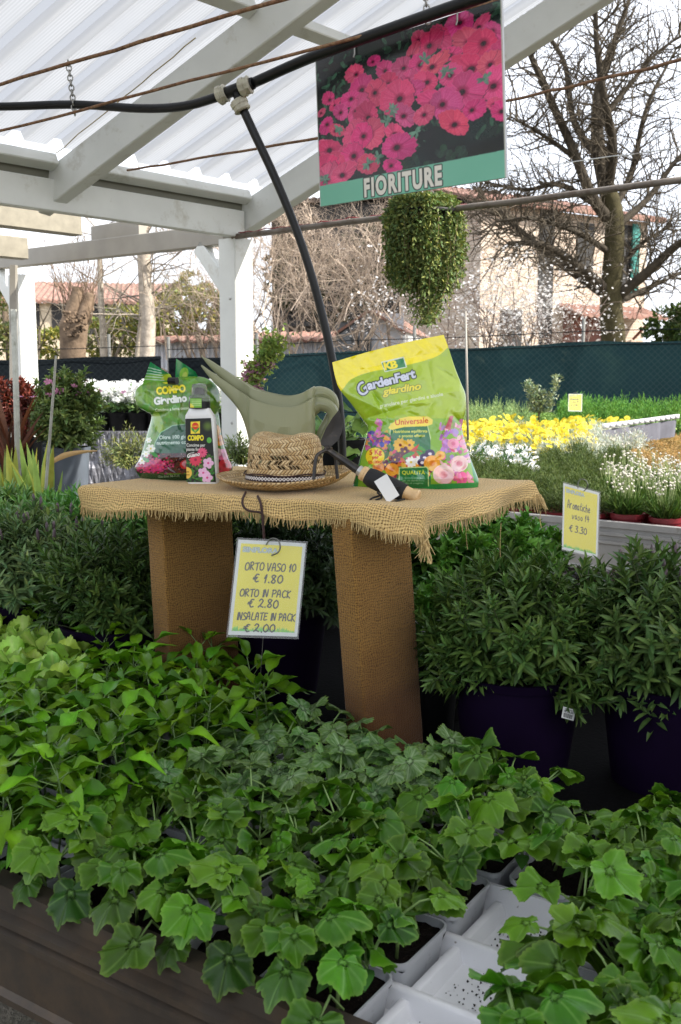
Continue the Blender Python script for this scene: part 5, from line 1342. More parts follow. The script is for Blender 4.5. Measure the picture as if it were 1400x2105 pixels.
M_bur_shade = burlap('burlap_wrap_shaded', (.29, .155, .042), (.07, .030, .007), p=.0062, stain=(.84, 1.08), gap=0)  # the cloth's burlap with shade put into its colour, plus the lower stain
M_jute = mat('jute_strand', (.55, .40, .18), .9, .25, 90)
tbl = thing('display_table', 'display table with two board legs wrapped in brown burlap, standing among the seedlings', 'table', (tL + tB) / 2 * [1, 1, 0], math.atan2(ut[1], ut[0]))
b = MB(); mid = (tL + tB) / 2; c4 = [mid + (c - mid) * .975 for c in (tL, tF, tB, tK)]; b.add([c - Z * .006 for c in c4] + [c - Z * .034 for c in c4], [np.array([[0, 1, 2, 3], [7, 6, 5, 4]]), np.array([[i, 4 + i, 4 + (i + 1) % 4, (i + 1) % 4] for i in range(4)])]); b.build('tabletop', M_woodb, tbl, False)
def leg(px_t, px_b, Yt, w, dp):
    pt = at(px_t[0], px_t[1], Yt); pb_ = at(px_b[0], px_b[1], Yt); k = (ZT - .03 - pt[2]) / (pt[2] - pb_[2]); top = pt + (pt - pb_) * k; k = (pb_[2] - (ZF - .075)) / (pt[2] - pb_[2]); bot = pb_ - (pt - pb_) * k
    n = 26; V = []; U = []; a_ = math.radians(45); wd_ = np.array([math.cos(a_), math.sin(a_), 0]); nd = np.array([-wd_[1], wd_[0], 0])
    ring = rrect(w / 2, dp / 2, .006, 3); per = np.r_[0, np.cumsum(np.linalg.norm(np.diff(np.vstack([ring, ring[:1]]), axis=0), axis=1))]
    for i in range(n):
        f = i / (n - 1); c = bot + (top - bot) * f
        for j in range(len(ring) + 1):
            x, y = ring[j % len(ring)]; wob = .0008 * math.sin(f * 21 + j * .3) + .0005 * math.sin(f * 43 + j * .4)
            V.append(c + nd * (x + w / 2 + wob) + wd_ * (y + dp / 2 + wob)); U.append((per[j], (c[2]) * 1.0, c[2]))
    m_ = len(ring) + 1; b = MB(); b.grid(np.array(V).reshape(n, m_, 3), uv=np.array(U).reshape(n, m_, 3))
    edge_smooth(b.build('leg', M_bur_shade, tbl, False), 50)
leg((722, 1090), (752, 1505), 2.15, .064, .195)
leg((333, 1050), (350, 1345), 2.48, .072, .225)
# cloth
cl = thing('burlap_tablecloth', 'natural burlap cloth with frayed edges draped over the display table', 'tablecloth', (tL + tB) / 2)
def clothpt(a, d, hang=1.0):
    """a, d: distances along both edges in metres (may lie outside the top)"""
    TD2 = np.linalg.norm(tB - tF); ub, vb2 = ut, (tB - tF) / TD2
    ca, cd = min(max(a, 0), TLN), min(max(d, 0), TD2); oa, od = a - ca, d - cd
    s = math.hypot(oa, od); r_ = .016; P = tL + ub * ca + vb2 * cd
    w_ = .004 * math.sin(a * 19 + 1) + .003 * math.sin(a * 41 + d * 30)
    if s > 1e-6:
        q = min(s / r_, math.pi / 2); out_ = r_ * math.sin(q); dn = r_ * (1 - math.cos(q)) + max(0, s - r_ * math.pi / 2)
        fl = .12 * max(0, s - .02) + max(0, s - .015) * .35 * math.sin(a * 17 + d * 15)
        P = P + (ub * oa + vb2 * od) / s * (out_ + fl); P = P - Z * dn
    P = P + Z * (.005 + (.0015 * math.sin(a * 33) * math.sin(d * 27 + 1) + w_ * .25 if s < 1e-6 else .0015 * math.sin(a * 33) * math.sin(d * 27 + 1) + w_ * .25))
    return P
TD2 = np.linalg.norm(tB - tF)
aa = np.concatenate([np.linspace(-.052, .03, 16), np.linspace(.04, TLN - .04, 90), np.linspace(TLN - .03, TLN + .056, 16)])
dd_ = np.concatenate([np.linspace(-.056, .03, 16), np.linspace(.04, TD2 - .04, 40), np.linspace(TD2 - .03, TD2 + .05, 16)])
ed = lambda a: -.056 - .008 * math.sin(a * 7 + 1) - .006 * math.sin(a * 23)
P = np.zeros((len(aa), len(dd_), 3)); U = np.zeros_like(P)
for i, a in enumerate(aa):
    for j, d in enumerate(dd_):
        d_ = d if d > 0 else d * (ed(a) / -.056); P[i, j] = clothpt(a, d_); U[i, j] = (a, d_, .5)
b = MB(); b.grid(P, uv=U); b.build('cloth', M_bur, cl, False)
b = MB()
def strand(a, d, oa, od, ln, rr=.0009):
    p0 = clothpt(a, d); dr = unit(np.array([0, 0, -1.]) + (ut * oa + vt * od) * R.uniform(-.1, .25) + rng.normal(0, .16, 3)); p1 = p0 + dr * ln * .5 + rng.normal(0, .001, 3); p2 = p1 + unit(dr + rng.normal(0, .3, 3)) * ln * .5
    b.tube([p0 + Z * .004, p1, p2], [rr, rr, rr * .5], 3, cap=False)
a = -.05
while a < TLN + .055: strand(a, ed(a), 0, -1, R.uniform(.012, .024), R.uniform(.0009, .0016)); a += R.uniform(.0022, .0045)
d = -.05
while d < TD2 + .05: strand(TLN + .056, d, 1, 0, R.uniform(.014, .03), R.uniform(.0009, .0016)); strand(-.052, d, -1, 0, R.uniform(.01, .02)); d += R.uniform(.003, .006)
for k in range(26): strand(TLN + .05 + R.uniform(-.02, .006), -.055 + R.uniform(-.006, .02), 1, -1, R.uniform(.03, .06), .0013)
for k in range(22): strand(TLN + .05, TD2 + R.uniform(-.03, .04), 1, 0, R.uniform(.03, .05), .0013)
b.build('fringe', M_jute, cl, False)
b = MB()
for px, ln in ((862, .055), (958, .0), ):
    pass
p = clothpt(TLN + .05, -.05); 
for k in range(3):
    ph = k * 2.1; pts = [p + np.array([.004 * math.cos(ph + t * 5) + .012 * t, .004 * math.sin(ph + t * 5), .012 - t * .07]) for t in np.linspace(0, 1, 16)]; b.tube(pts, .0022, 5)
b.build('twisted_tassel', M_jute, cl, False)
b = MB()
for px, y0, y1 in ((1030, 1075, 1180), (960, 1060, 1130), (1112, 1050, 1085)):
    b.tube(catmull([at(px, y0, 2.35), at(px - 2, (y0 + y1) / 2, 2.35), at(px + 1, y1, 2.35)], 4), .0008, 4)
b.build('loose_thread', M_jute, cl, False)

# ================================================================ bags, printed in their own artwork
def skin_bag(name, label, C, Lp, Rp, Y0, D, lean, creases, mat_, nu=300, nv=330, root=None, topbulge=0, seed=1):
    def poly_at(Pp, v):
        Pp = np.array(Pp, float); s = np.r_[0, np.cumsum(np.linalg.norm(np.diff(Pp, axis=0), axis=1))]; s /= s[-1]
        Q = catmull(np.c_[Pp, s], 8); o = np.argsort(Q[:, 2], kind='stable'); Q = Q[o]; return np.interp(v, Q[:, 2], Q[:, 0]), np.interp(v, Q[:, 2], Q[:, 1])
    def surf(nu, nv, sgn):
        u = np.linspace(0, 1, nu)[None, :]; v = np.linspace(0, 1, nv)[:, None]
        lx, ly = poly_at(Lp, v); rx, ry = poly_at(Rp, v)
        X = lx * (1 - u) + rx * u; Yp = ly * (1 - u) + ry * u - topbulge * np.sin(u * math.pi) * np.clip(1 - v * 5, 0, 1)
        prof = np.interp(v, [0, .10, .25, .5, .8, .93, 1], [.02, .05, .42, .8, 1.0, .92, .62])
        bul = (1 - np.abs(2 * u - 1) ** 2.6) ** .6 * prof * D
        dep = -sgn * bul
        w = np.zeros_like(X)
        for (x0, y0, x1, y1, wd, dp_) in creases:
            dx, dy = x1 - x0, y1 - y0; t = np.clip(((X - x0) * dx + (Yp - y0) * dy) / (dx * dx + dy * dy), -.2, 1.2); dist = np.hypot(X - x0 - t * dx, Yp - y0 - t * dy)
            f = np.exp(-(dist / wd) ** 1.5) * np.sin(np.clip(t * .7 + .15, 0, 1) * math.pi); w += dp_ * .75 * f
        w += .0018 * (np.sin(X * .06 + Yp * .045 + seed) * np.sin(Yp * .07 - X * .02) + .5 * np.sin(X * .13 - Yp * .11 + seed))
        w += .0004 * np.sin(X * .31 + np.sin(Yp * .12) * 2 + seed) * np.sin(Yp * .23 + 1)
        edge = (1 - np.abs(2 * u - 1) ** 8)
        Yd = Y0 + lean * (1 - v) + dep + w * edge * (1 if sgn > 0 else .5)
        return X, Yp, at(X, Yp, Yd)
    X, Yp, P = surf(nu, nv, 1)
    t = root or thing(name, label, 'fertiliser bag', (P[-1, nu // 2] + [0, D, 0]) * [1, 1, 0] + [0, 0, ZT])
    b = MB(); b.grid(P, col=C.sample(X, Yp), flip=True); b.build('printed_front', mat_, t, False)
    X2, Y2, P2 = surf(50, 60, -1); b = MB(); b.grid(P2, col=C.sample(X2, Y2) * .8)
    bt_ = np.stack([P[-1, ::6], P2[-1, np.linspace(0, 49, len(P[-1, ::6])).astype(int)]]); b.grid(bt_, col=C.sample(X[-1, ::6], Yp[-1, ::6]).mean(0)); b.build('back_panel', mat_, t, False)
    return t
# ---- green and yellow garden fertiliser bag
C = Canvas(675, 680, 995, 1020, 1.6, (158, 190, 42)); r = random.Random(5)
C.poly([(670, 670), (1000, 670), (1000, 860), (670, 860)], (163, 192, 44))
C.poly([(670, 860), (1000, 860), (1000, 1020), (670, 1020)], (128, 178, 46))
C.soft(900, 790, 70, 90, (190, 210, 90), .5); C.soft(760, 830, 60, 50, (140, 180, 30), .6)
yb = catmull(np.array([(670, 835, 0), (703, 802, 0), (722, 780, 0), (760, 765, 0), (830, 752, 0), (895, 734, 0), (925, 712, 0), (960, 700, 0)]), 6)[:, :2]
C.poly(list(map(tuple, yb)) + [(960, 660), (660, 660), (660, 835)], (250, 232, 22))
C.poly([(783, 744), (830, 733), (837, 755), (791, 765)], (225, 232, 215)); C.poly([(785, 746), (829, 736), (834, 754), (792, 763)], (36, 128, 74))
C.text('KB', 790, 761, 16, (250, 228, 30), ang=.21, bold=.05, sx=1.15, spacing=.8)
C.text('G', 743, 818, 26, (205, 210, 225), ang=.75, bold=.02, shear=.2, outline=(52, 60, 50), ow=2.0, sx=.9)
def arc(k): 
    def f(t): t = t.copy(); t[..., 1] += k * (t[..., 0] / 60.) ** 2; return t
    return f
C.text('ardenFert', 757, 801, 18.5, (212, 216, 232), ang=.23, bold=.045, outline=(52, 62, 50), ow=2.0, sx=1.04, warp=arc(-1.0), spacing=.95)
C.text('giardino', 788, 812, 15, (236, 222, 50), ang=.155, bold=.04, shear=.25, outline=(90, 112, 30), ow=1.0, sx=1.16)
C.text('granulare per giardini e aiuole', 781, 838, 7.6, (222, 230, 205), ang=.19, bold=.02, sx=1.05)
C.poly([(802, 870), (800, 905), (802, 925), (884, 925), (886, 900), (878, 868)], (205, 225, 160)); C.poly([(804, 872), (802, 906), (804, 1020), (886, 1020), (885, 905), (877, 870)], (24, 112, 62))
C.poly([(798, 880), (803, 872), (822, 860), (840, 856), (880, 856), (890, 863), (889, 872), (878, 876), (830, 878), (806, 884)], (246, 222, 74))
C.text('Universale', 812, 874, 12, (206, 70, 28), ang=.07, bold=.012, sx=.98)
C.text('Nutrizione equilibrata', 808, 890, 6, (238, 226, 90), ang=.02, bold=.03, sx=.96); C.text('a pronto effetto', 820, 899, 6, (238, 226, 90), ang=.02, bold=.03)
def blobs(n, x0, x1, y0, y1, cols, smin, smax, rr):
    for _ in range(n):
        c = rr.choice(cols); C.ell(rr.uniform(x0, x1), rr.uniform(y0, y1), rr.uniform(smin, smax), rr.uniform(smin * .6, smax * .6), tuple(max(0, min(255, v + rr.randint(-18, 18))) for v in c), rr.uniform(0, 3), .95, 14)
blobs(60, 752, 800, 890, 925, [(60, 60, 170), (205, 90, 150), (230, 150, 50), (40, 110, 50), (190, 40, 110), (120, 70, 160)], 4, 9, r)
blobs(120, 790, 885, 928, 1000, [(225, 140, 40), (205, 60, 110), (60, 120, 50), (120, 30, 70), (240, 190, 60), (180, 80, 40)], 4, 9, r)
blobs(90, 905, 968, 865, 990, [(225, 130, 175), (215, 90, 150), (180, 120, 200), (240, 180, 200), (200, 60, 120), (120, 150, 80)], 4, 9, r)
blobs(18, 772, 782, 858, 900, [(190, 110, 190), (220, 130, 170)], 3, 7, r); blobs(30, 905, 925, 870, 930, [(190, 130, 205), (170, 110, 190)], 3, 7, r)
C.poly([(915, 880), (925, 855), (932, 855), (926, 885)], (190, 70, 90))
for x, y, q in ((823, 915, 14), (842, 915, 12)): daisy(C, x, y, q, (236, 180, 36), (120, 40, 20), 10)
for x, y in ((832, 928), (812, 945), (792, 955), (775, 945)): daisy(C, x, y, 10, (84, 22, 52), (230, 190, 40), 5, .4)
daisy(C, 845, 950, 11, (240, 238, 232), (230, 200, 60), 9); daisy(C, 862, 946, 9, (242, 240, 236), (230, 200, 60), 9)
for a_ in ((862, 920, .5), (840, 935, -.4), (868, 935, .6)): C.ell(a_[0], a_[1], 14, 4, (70, 150, 60), a_[2])
C.poly([(838, 930), (862, 912), (858, 922)], (210, 60, 60)); 
for x, y in ((873, 940), (884, 932), (868, 950)): C.ell(x, y, 10, 8, (48, 28, 82)); C.ell(x, y + 1, 4, 3, (230, 225, 235))
rose(C, 888, 952, 17, (240, 168, 60), (205, 105, 30)); rose(C, 905, 936, 10, (245, 190, 80), (215, 120, 40)); rose(C, 912, 975, 22, (242, 206, 200), (206, 110, 120)); rose(C, 944, 953, 18, (244, 206, 204), (196, 70, 100)); rose(C, 932, 912, 12, (240, 160, 185), (210, 90, 130))
blobs(26, 935, 968, 975, 992, [(224, 90, 140), (235, 130, 160)], 4, 8, r); rose(C, 778, 960, 12, (230, 150, 60), (190, 90, 30)); rose(C, 806, 965, 14, (228, 150, 50), (190, 90, 30))
C.ell(772, 937, 21, 19, (70, 110, 40)); C.ell(771, 938, 19.5, 18, (244, 214, 40)); C.text('5 Kg', 772, 934, 10, (206, 60, 24), bold=.03, align='c', ang=.05); C.text('per', 772, 943, 7, (206, 60, 24), bold=.03, align='c', ang=.05); C.text('50-100m²', 772, 953, 6.6, (206, 60, 24), bold=.03, align='c', ang=.05, sx=.85)
C.poly([(670, 1003), (760, 1003), (822, 998), (975, 992), (964, 925), (952, 892), (1000, 890), (1000, 1030), (670, 1030)], (28, 138, 66)); C.poly([(700, 900), (735, 900), (757, 893), (742, 940), (735, 1004), (700, 1010)], (44, 140, 66))
C.poly([(820, 961), (877, 959), (881, 963), (882, 1000), (819, 1001)], (190, 220, 150)); C.poly([(822, 963), (876, 961), (879, 964), (880, 1001), (821, 1002)], (26, 116, 58))
C.text('QUALITÀ', 850, 975, 7.6, (220, 222, 70), align='c', bold=.02, sx=1.08)
for i, s_ in enumerate(('Granulo calibrato', 'per una distribuzione', 'facile ed omogenea')): C.text(s_, 850, 984 + i * 5.4, 3.6, (205, 230, 200), align='c', sx=1.05)
C.soft(835, 985, 3, 3, (220, 222, 70), 0)
kb_cr = [(745, 862, 830, 838, 7, .012), (700, 805, 790, 845, 10, -.008), (760, 870, 800, 905, 6, .008), (845, 840, 850, 700, 12, -.004), (905, 760, 955, 790, 7, .010), (900, 810, 960, 800, 8, -.008),
         (870, 870, 900, 800, 9, .007), (930, 850, 955, 880, 8, .016), (905, 900, 925, 840, 6, -.010), (720, 780, 760, 765, 8, .006), (930, 720, 955, 800, 6, -.006), (740, 930, 770, 880, 6, -.007),
         (960, 930, 940, 1000, 7, .006), (830, 845, 870, 860, 5, .006), (790, 900, 800, 940, 5, .006), (795, 840, 760, 800, 6, .008), (880, 745, 890, 800, 5, .005), (840, 830, 880, 828, 4, -.006), (715, 1000, 790, 1003, 5, .004), (765, 800, 800, 870, 4, .007)]
skin_bag('fertiliser_bag', 'large glossy yellow and lime green fertiliser bag printed with roses', C,
    [(683, 745), (689, 775), (698, 800), (722, 830), (745, 862), (756, 880), (751, 905), (742, 935), (733, 970), (725, 1000), (728, 1011)],
    [(912, 688), (921, 712), (935, 755), (948, 788), (957, 812), (957, 845), (950, 880), (960, 920), (972, 955), (984, 988), (982, 1004)], 2.475, .065, .03, kb_cr, M_print, 330, 360, topbulge=4, seed=2)
# ---- green lawn/garden fertiliser bag with tied top
C = Canvas(268, 735, 486, 995, 1.9, (88, 134, 44)); r = random.Random(9)
for i in range(160): C.ell(r.uniform(270, 480), r.uniform(770, 900), r.uniform(4, 16), r.uniform(3, 7), (r.randint(70, 130), r.randint(125, 175), r.randint(30, 66)), r.uniform(0, 3), .5, 12)
for x, y, a in ((290, 805, 1.2), (302, 815, 1.4), (314, 820, 1.5), (283, 815, 1.0), (326, 800, 1.6)): C.ell(x, y, 17, 6, (112, 158, 52), a); C.stroke([(x, y - 12), (x, y + 12)], .8, (160, 190, 90))
C.ell(325, 868, 24, 9, (140, 175, 60), 1.3); C.ell(308, 880, 26, 7, (100, 150, 50), 1.7); C.ell(440, 800, 18, 9, (60, 110, 50), .5)
C.poly([(333, 786), (348, 783), (366, 782), (366, 785), (340, 789)], (240, 225, 60))
C.text('COMPO', 322, 811, 15, (248, 232, 50), bold=.06, sx=.80, ang=.10, outline=(70, 100, 30), ow=.9)
C.text('Giardino', 317, 832, 15, (240, 244, 236), bold=.06, sx=.92, ang=.11, outline=(60, 100, 30), ow=.8); C.text('Concime a lenta cessione', 319, 846, 6, (228, 238, 214), sx=.92, ang=.07, bold=.02)
for i in range(60): C.ell(r.uniform(300, 470), r.uniform(850, 900), r.uniform(2, 8), r.uniform(1, 3), (r.randint(96, 140), r.randint(150, 180), r.randint(40, 70)), 1.2, .6, 10)
for k, c in ((0, (150, 200, 160)), (1.6, (10, 84, 50))): C.poly([(315 + k, 935), (318 + k, 910), (330 + k, 888 + k), (355, 874 + k), (390, 870 + k), (425, 876 + k), (445 - k, 900), (450, 935)], c)
C.text('Oltre 100 giorni', 327, 903, 7.6, (225, 238, 228), bold=.025, ang=.04); C.text('nutrimento completo', 322, 914, 7.6, (225, 238, 228), bold=.025, ang=.03)
C.poly([(268, 940), (315, 932), (486, 930), (486, 970), (268, 975)], (58, 20, 18))
for i in range(260): C.ell(r.uniform(300, 400), r.uniform(932, 978), 1.4, 1.1, (r.randint(60, 130), r.randint(20, 44), r.randint(18, 34)), 0, .9, 8)
for i in range(30): C.ell(r.uniform(320, 400), r.uniform(932, 965), 1, .8, (200, 190, 180), 0, .8, 8)
for i in range(300):
    x = r.gauss(315, 16); y = r.gauss(958, 8); C.ell(x, y, 2.6, 2, (r.randint(150, 220), r.randint(24, 60), r.randint(80, 120)), 0, .9, 8)
for x, y, q in ((310, 922, 9), (300, 933, 7), (292, 947, 8), (306, 905, 6)): daisy(C, x, y, q, (236, 236, 226), (220, 200, 80), 6, .34)
for x, y in ((318, 935), (300, 945)): C.ell(x, y, 8, 4, (60, 140, 60), .6)
blobs2 = [(440, 885, 14, (235, 160, 50)), (452, 905, 12, (240, 150, 60)), (458, 935, 13, (235, 110, 150)), (446, 930, 10, (240, 190, 200)), (463, 957, 14, (222, 60, 70)), (450, 965, 10, (215, 60, 80)), (380, 955, 10, (190, 40, 36))]
for x, y, q, c in blobs2: rose(C, x, y, q, c, tuple(int(v * .7) for v in c))
C.poly([(268, 972), (300, 972), (350, 976), (486, 970), (486, 1000), (268, 1000)], (18, 66, 34)); C.text('Giardino 16-7-15', 325, 982, 4.6, (190, 190, 170), ang=.05, bold=.01)
cp_cr = [(290, 800, 330, 835, 7, .012), (305, 845, 345, 840, 7, -.012), (350, 780, 345, 860, 6, .008), (375, 790, 365, 870, 5, -.010), (360, 840, 372, 880, 4, .009), (420, 790, 450, 830, 7, -.010), (430, 850, 455, 852, 7, .012), (330, 860, 310, 930, 8, .006), (450, 880, 460, 940, 6, -.006), (300, 935, 290, 970, 6, .005), (280, 812, 305, 800, 5, -.006), (340, 800, 380, 805, 5, .005)]
t = skin_bag('fertiliser_bag', 'green fertiliser bag with gathered tied top, standing behind the white bottle', C,
    [(335, 778), (300, 786), (279, 803), (281, 832), (300, 846), (311, 856), (301, 895), (288, 940), (277, 960), (284, 976), (294, 989)],
    [(376, 774), (420, 776), (446, 795), (452, 822), (449, 845), (452, 862), (458, 900), (468, 935), (478, 962), (472, 976), (461, 986)], 2.68, .075, .02, cp_cr, M_print, 260, 300, seed=5)
CF = Canvas(280, 730, 410, 800, 2, (40, 140, 84)); 
CF.poly([(300, 770), (350, 768), (352, 790), (290, 795)], (120, 180, 70)); CF.ell(345, 775, 14, 6, (190, 214, 60), -.3); CF.ell(378, 768, 9, 13, (150, 205, 80), .3); CF.ell(380, 772, 5, 8, (210, 225, 110), .3)
for i in range(5): CF.stroke([(303 - i * 2, 755 + i * 6), (330 + i * 2, 762 + i * 5)], 1.6, (214, 236, 224))
def fin(px4, Yb, amp, ph):
    n = 36; Q = quad_bilinear([np.array(p, float) for p in px4], n, n); u = np.linspace(0, 1, n)[None, :] + np.zeros((n, 1)); v = np.linspace(0, 1, n)[:, None] + np.zeros((1, n))
    W = at(Q[..., 0], Q[..., 1], Yb + amp * np.sin(u * 7 + ph) * (1 - v * .6) - .02 * (1 - v)); b = MB(); b.grid(W, col=CF.sample(Q[..., 0], Q[..., 1]), flip=True); b.grid(W + np.array([0, .002, 0]), col=CF.sample(Q[..., 0], Q[..., 1])); b.build('gathered_flap', M_print, t, False)
fin([(309, 744), (350, 770), (358, 786), (291, 796)], 2.69, .012, 0); fin([(362, 737), (402, 764), (410, 780), (360, 786)], 2.71, .012, 2)
b = MB(); b.tube([at(348, 783, 2.66), at(364, 783, 2.65)], .010, 10); b.build('tie', M_black, t, False)

# ---- white bottle
Yb = 2.55; q = atz(415, 1000, ZT + .003); bo = thing('fertiliser_bottle', 'white bottle of liquid plant food with black flower label and translucent cap', 'bottle', (at(415, 996, Yb + .02)[0], Yb + .02, ZT + .006))
zc = lambda py: at(415, py, Yb)[2]; xc = lambda px: at(px, 900, Yb)[0]
prof = [(384, 445, 996), (382, 446, 990), (381, 445, 940), (380, 443, 880), (380, 441, 862), (381, 438, 854), (386, 433, 845), (389, 430, 839)]
b = MB(); lv = []
for l, r_, y in prof:
    hw = (xc(r_) - xc(l)) / 2; cx = (xc(r_) + xc(l)) / 2; dd2 = .024 if y > 856 else .024 * hw / .032; rr_ = rrect(hw, max(.014, dd2), min(.012, hw * .5), 5); rr_[:, 0] += cx; rr_[:, 1] += Yb + .024; lv.append((rr_, zc(y)))
shell(b, lv); edge_smooth(b.build('body', mat('white_bottle', (.74, .74, .72), .3, .03, 10), bo, False), 50)
cx = xc(409); 
b = MB(); b.lathe([(.0275, zc(840)), (.0275, zc(826)), (.025, zc(825))], (cx, Yb + .024, 0), 28); b.build('neck_ring', M_black, bo, False)
b = MB(); b.lathe([(.0262, zc(826)), (.0270, zc(824)), (.0262, zc(821)), (.0268, zc(818)), (.0258, zc(813)), (.0200, zc(811)), (.0195, zc(796)), (.0170, zc(790)), (.001, zc(788))], (cx, Yb + .024, 0), 28)
mc = mat('clear_cap', (.55, .56, .54), .15, .05, 10); mc.node_tree.nodes['Principled BSDF'].inputs['Transmission Weight'].default_value = .75; mc.node_tree.nodes['Principled BSDF'].inputs['IOR'].default_value = 1.2
b.build('cap', mc, bo, False)
b = MB(); b.lathe([(.012, zc(812)), (.011, zc(800)), (.006, zc(797)), (.001, zc(797))], (cx, Yb + .024, 0), 18); b.build('nozzle', mat('grey_nozzle', (.2, .2, .2), .4), bo, False)
C = Canvas(378, 850, 452, 1000, 3, (22, 26, 20)); r = random.Random(3)
C.soft(427, 876, 12, 12, (110, 140, 50), .8)
C.poly([(392, 867), (411, 866), (411, 891), (392, 892)], (240, 214, 60)); C.ell(401.5, 876, 7, 7.5, (212, 60, 30)); C.poly([(401, 890), (394, 884), (393, 878), (399, 882)], (60, 150, 60)); C.poly([(402, 890), (409, 884), (410, 878), (404, 882)], (60, 150, 60)); C.stroke([(401.5, 883), (401.5, 890)], 1.2, (60, 150, 60))
C.text('COMPO', 401, 877.5, 2.6, (240, 214, 60), align='c', bold=.03)
C.text('COMPO', 386, 905, 10.5, (244, 226, 50), bold=.06, sx=.62); C.text('Concime per', 383, 918, 6.6, (236, 236, 228), bold=.02, sx=.80); C.text('piante fiorite', 383, 926.5, 6.6, (236, 236, 228), bold=.02, sx=.76)
for i in range(150): C.ell(r.uniform(380, 440), r.uniform(935, 990), r.uniform(2, 6), r.uniform(1, 2.4), (r.randint(30, 90), r.randint(90, 150), r.randint(30, 50)), r.uniform(0, 3), .85, 10)
C.ell(430, 905, 5, 6, (90, 170, 70)); daisy(C, 402, 945, 13, (222, 60, 90), (150, 30, 60), 12, .2); daisy(C, 416, 930, 10, (232, 90, 130), (190, 50, 90), 12, .2)
for x, y in ((428, 952), (418, 972), (426, 982)): daisy(C, x, y, 11, (240, 190, 225), (215, 80, 140), 5, .45)
C.text('con', 391, 933, 4, (240, 240, 235), bold=.02, ang=.2, shear=.3); C.text('Guano', 384, 941, 8, (244, 244, 240), bold=.035, ang=.16, shear=.35, sx=.9, outline=(80, 30, 40), ow=.4)
C.ell(384, 972, 10.5, 12, (228, 186, 74)); 
for i, s_ in enumerate(('Qualità', 'e natura')): C.text(s_, 380, 971 + i * 6, 3, (90, 60, 20), bold=.02, sx=.7)
C.poly([(433, 850), (450, 850), (452, 1000), (444, 990)], (222, 224, 220))
b = MB(); n_, m_ = 150, 300; u = np.linspace(0, 1, n_)[None, :]; v = np.linspace(0, 1, m_)[:, None]
X = (380.8 + 3 * v) * (1 - u) + (440 + 4 * v) * u; Yy = (861 - 2 * u) * (1 - v) + 991 * v; P = at(X, Yy, Yb - .0015 + .003 * (2 * u - 1) ** 8 + 0 * v); b.grid(P, col=C.sample(X, Yy), flip=True); b.build('label_print', M_attr, bo, False)
C = Canvas(386, 815, 410, 845, 3, (120, 180, 60)); C.ell(388, 838, 8, 8, (230, 220, 60))
for i in range(4): C.stroke([(392, 822 + i * 4), (407, 822 + i * 4)], 1.3, (200, 226, 160))
b = MB(); th = np.linspace(-2.45, -1.25, 30)[None, :]; v = np.linspace(0, 1, 24)[:, None]; P = np.stack([cx + .0283 * np.cos(th) + 0 * v, Yb + .024 + .0283 * np.sin(th) + 0 * v, zc(838) + (zc(819) - zc(838)) * (1 - v) + 0 * th], -1); X, Yy, _ = proj(P)
b.grid(P, col=C.sample(388 + (th + 2.45) / 1.2 * 20 + 0 * v, 818 + v * 22 + 0 * th), flip=True); b.build('neck_sticker', M_attr, bo, False)

# ================================================================ nested watering cans
M_can = mat('olive_plastic', (.29, .30, .175), .33, .04, 6, .05, 30)
def wcan(label, dy, dxp, Yc, ws):
    st = [(415, 750, 752, .003), (430, 761, 772, .009), (455, 777, 799, .013), (485, 797, 832, .019), (500, 806, 858, .028), (512, 813, 896, .042), (520, 818, 935, .055), (535, 824, 962, .064), (560, 831, 972, .070), (590, 836, 975, .072), (615, 832, 975, .069), (632, 824, 972, .060), (642, 818, 960, .042), (646, 816, 940, .02)]
    st = catmull(np.array([(a, b_ + dy * (.75 if i == 0 else 1), c + dy, w * 1000) for i, (a, b_, c, w) in enumerate(st)]), 5); n = 33; G_ = np.zeros((len(st), n, 3))
    t = thing('watering_can', label, 'watering can', at(580, 975, Yc)); t.location.z = ZT + .006
    for i, (x, yr, yb_, w) in enumerate(st):
        w = w / 1000 * ws; x += dxp
        zr = at(x, yr, Yc)[2]; zb = max(at(x, yb_, Yc)[2], ZT + .008); X0 = at(x, (yr + yb_) / 2, Yc)[0]
        for k in range(n):
            a = math.pi * k / (n - 1); cs, sn_ = math.cos(a), math.sin(a)
            e = .62; yo = w * math.copysign(abs(cs) ** e, cs); zo = zr - (zr - zb) * abs(sn_) ** (.55)
            flu = 1.0
            if 525 < x < 640 and .28 < (zr - zo) / (zr - zb + 1e-6) < .85: flu = 1 - .06 * max(0, math.sin((x - 525) / 24.0 * math.pi)) ** .5 * 1.0
            G_[i, k] = (X0, Yc + yo * flu, zo)
    b = MB(); b.grid(G_); o = b.build('body', M_can, t, False); md = o.modifiers.new('wall', 'SOLIDIFY'); md.thickness = .0025; md.offset = -1
    hp = catmull(np.array([at(x + dxp, y + dy, Yc) for x, y in ((634, 845), (655, 831), (678, 838), (686, 858), (676, 884), (662, 910), (652, 945))]), 6)
    b = MB(); b.tube(hp, np.interp(np.linspace(0, 1, len(hp)), [0, .3, .6, 1], [.022, .017, .013, .012]), 16); b.build('handle', M_can, t, False)
wcan('upper olive green long-spouted watering can, nested inside the lower one', -22, 0, 2.64, .93)
wcan('lower olive green long-spouted watering can holding another one, behind the straw hat', 0, 0, 2.62, 1)

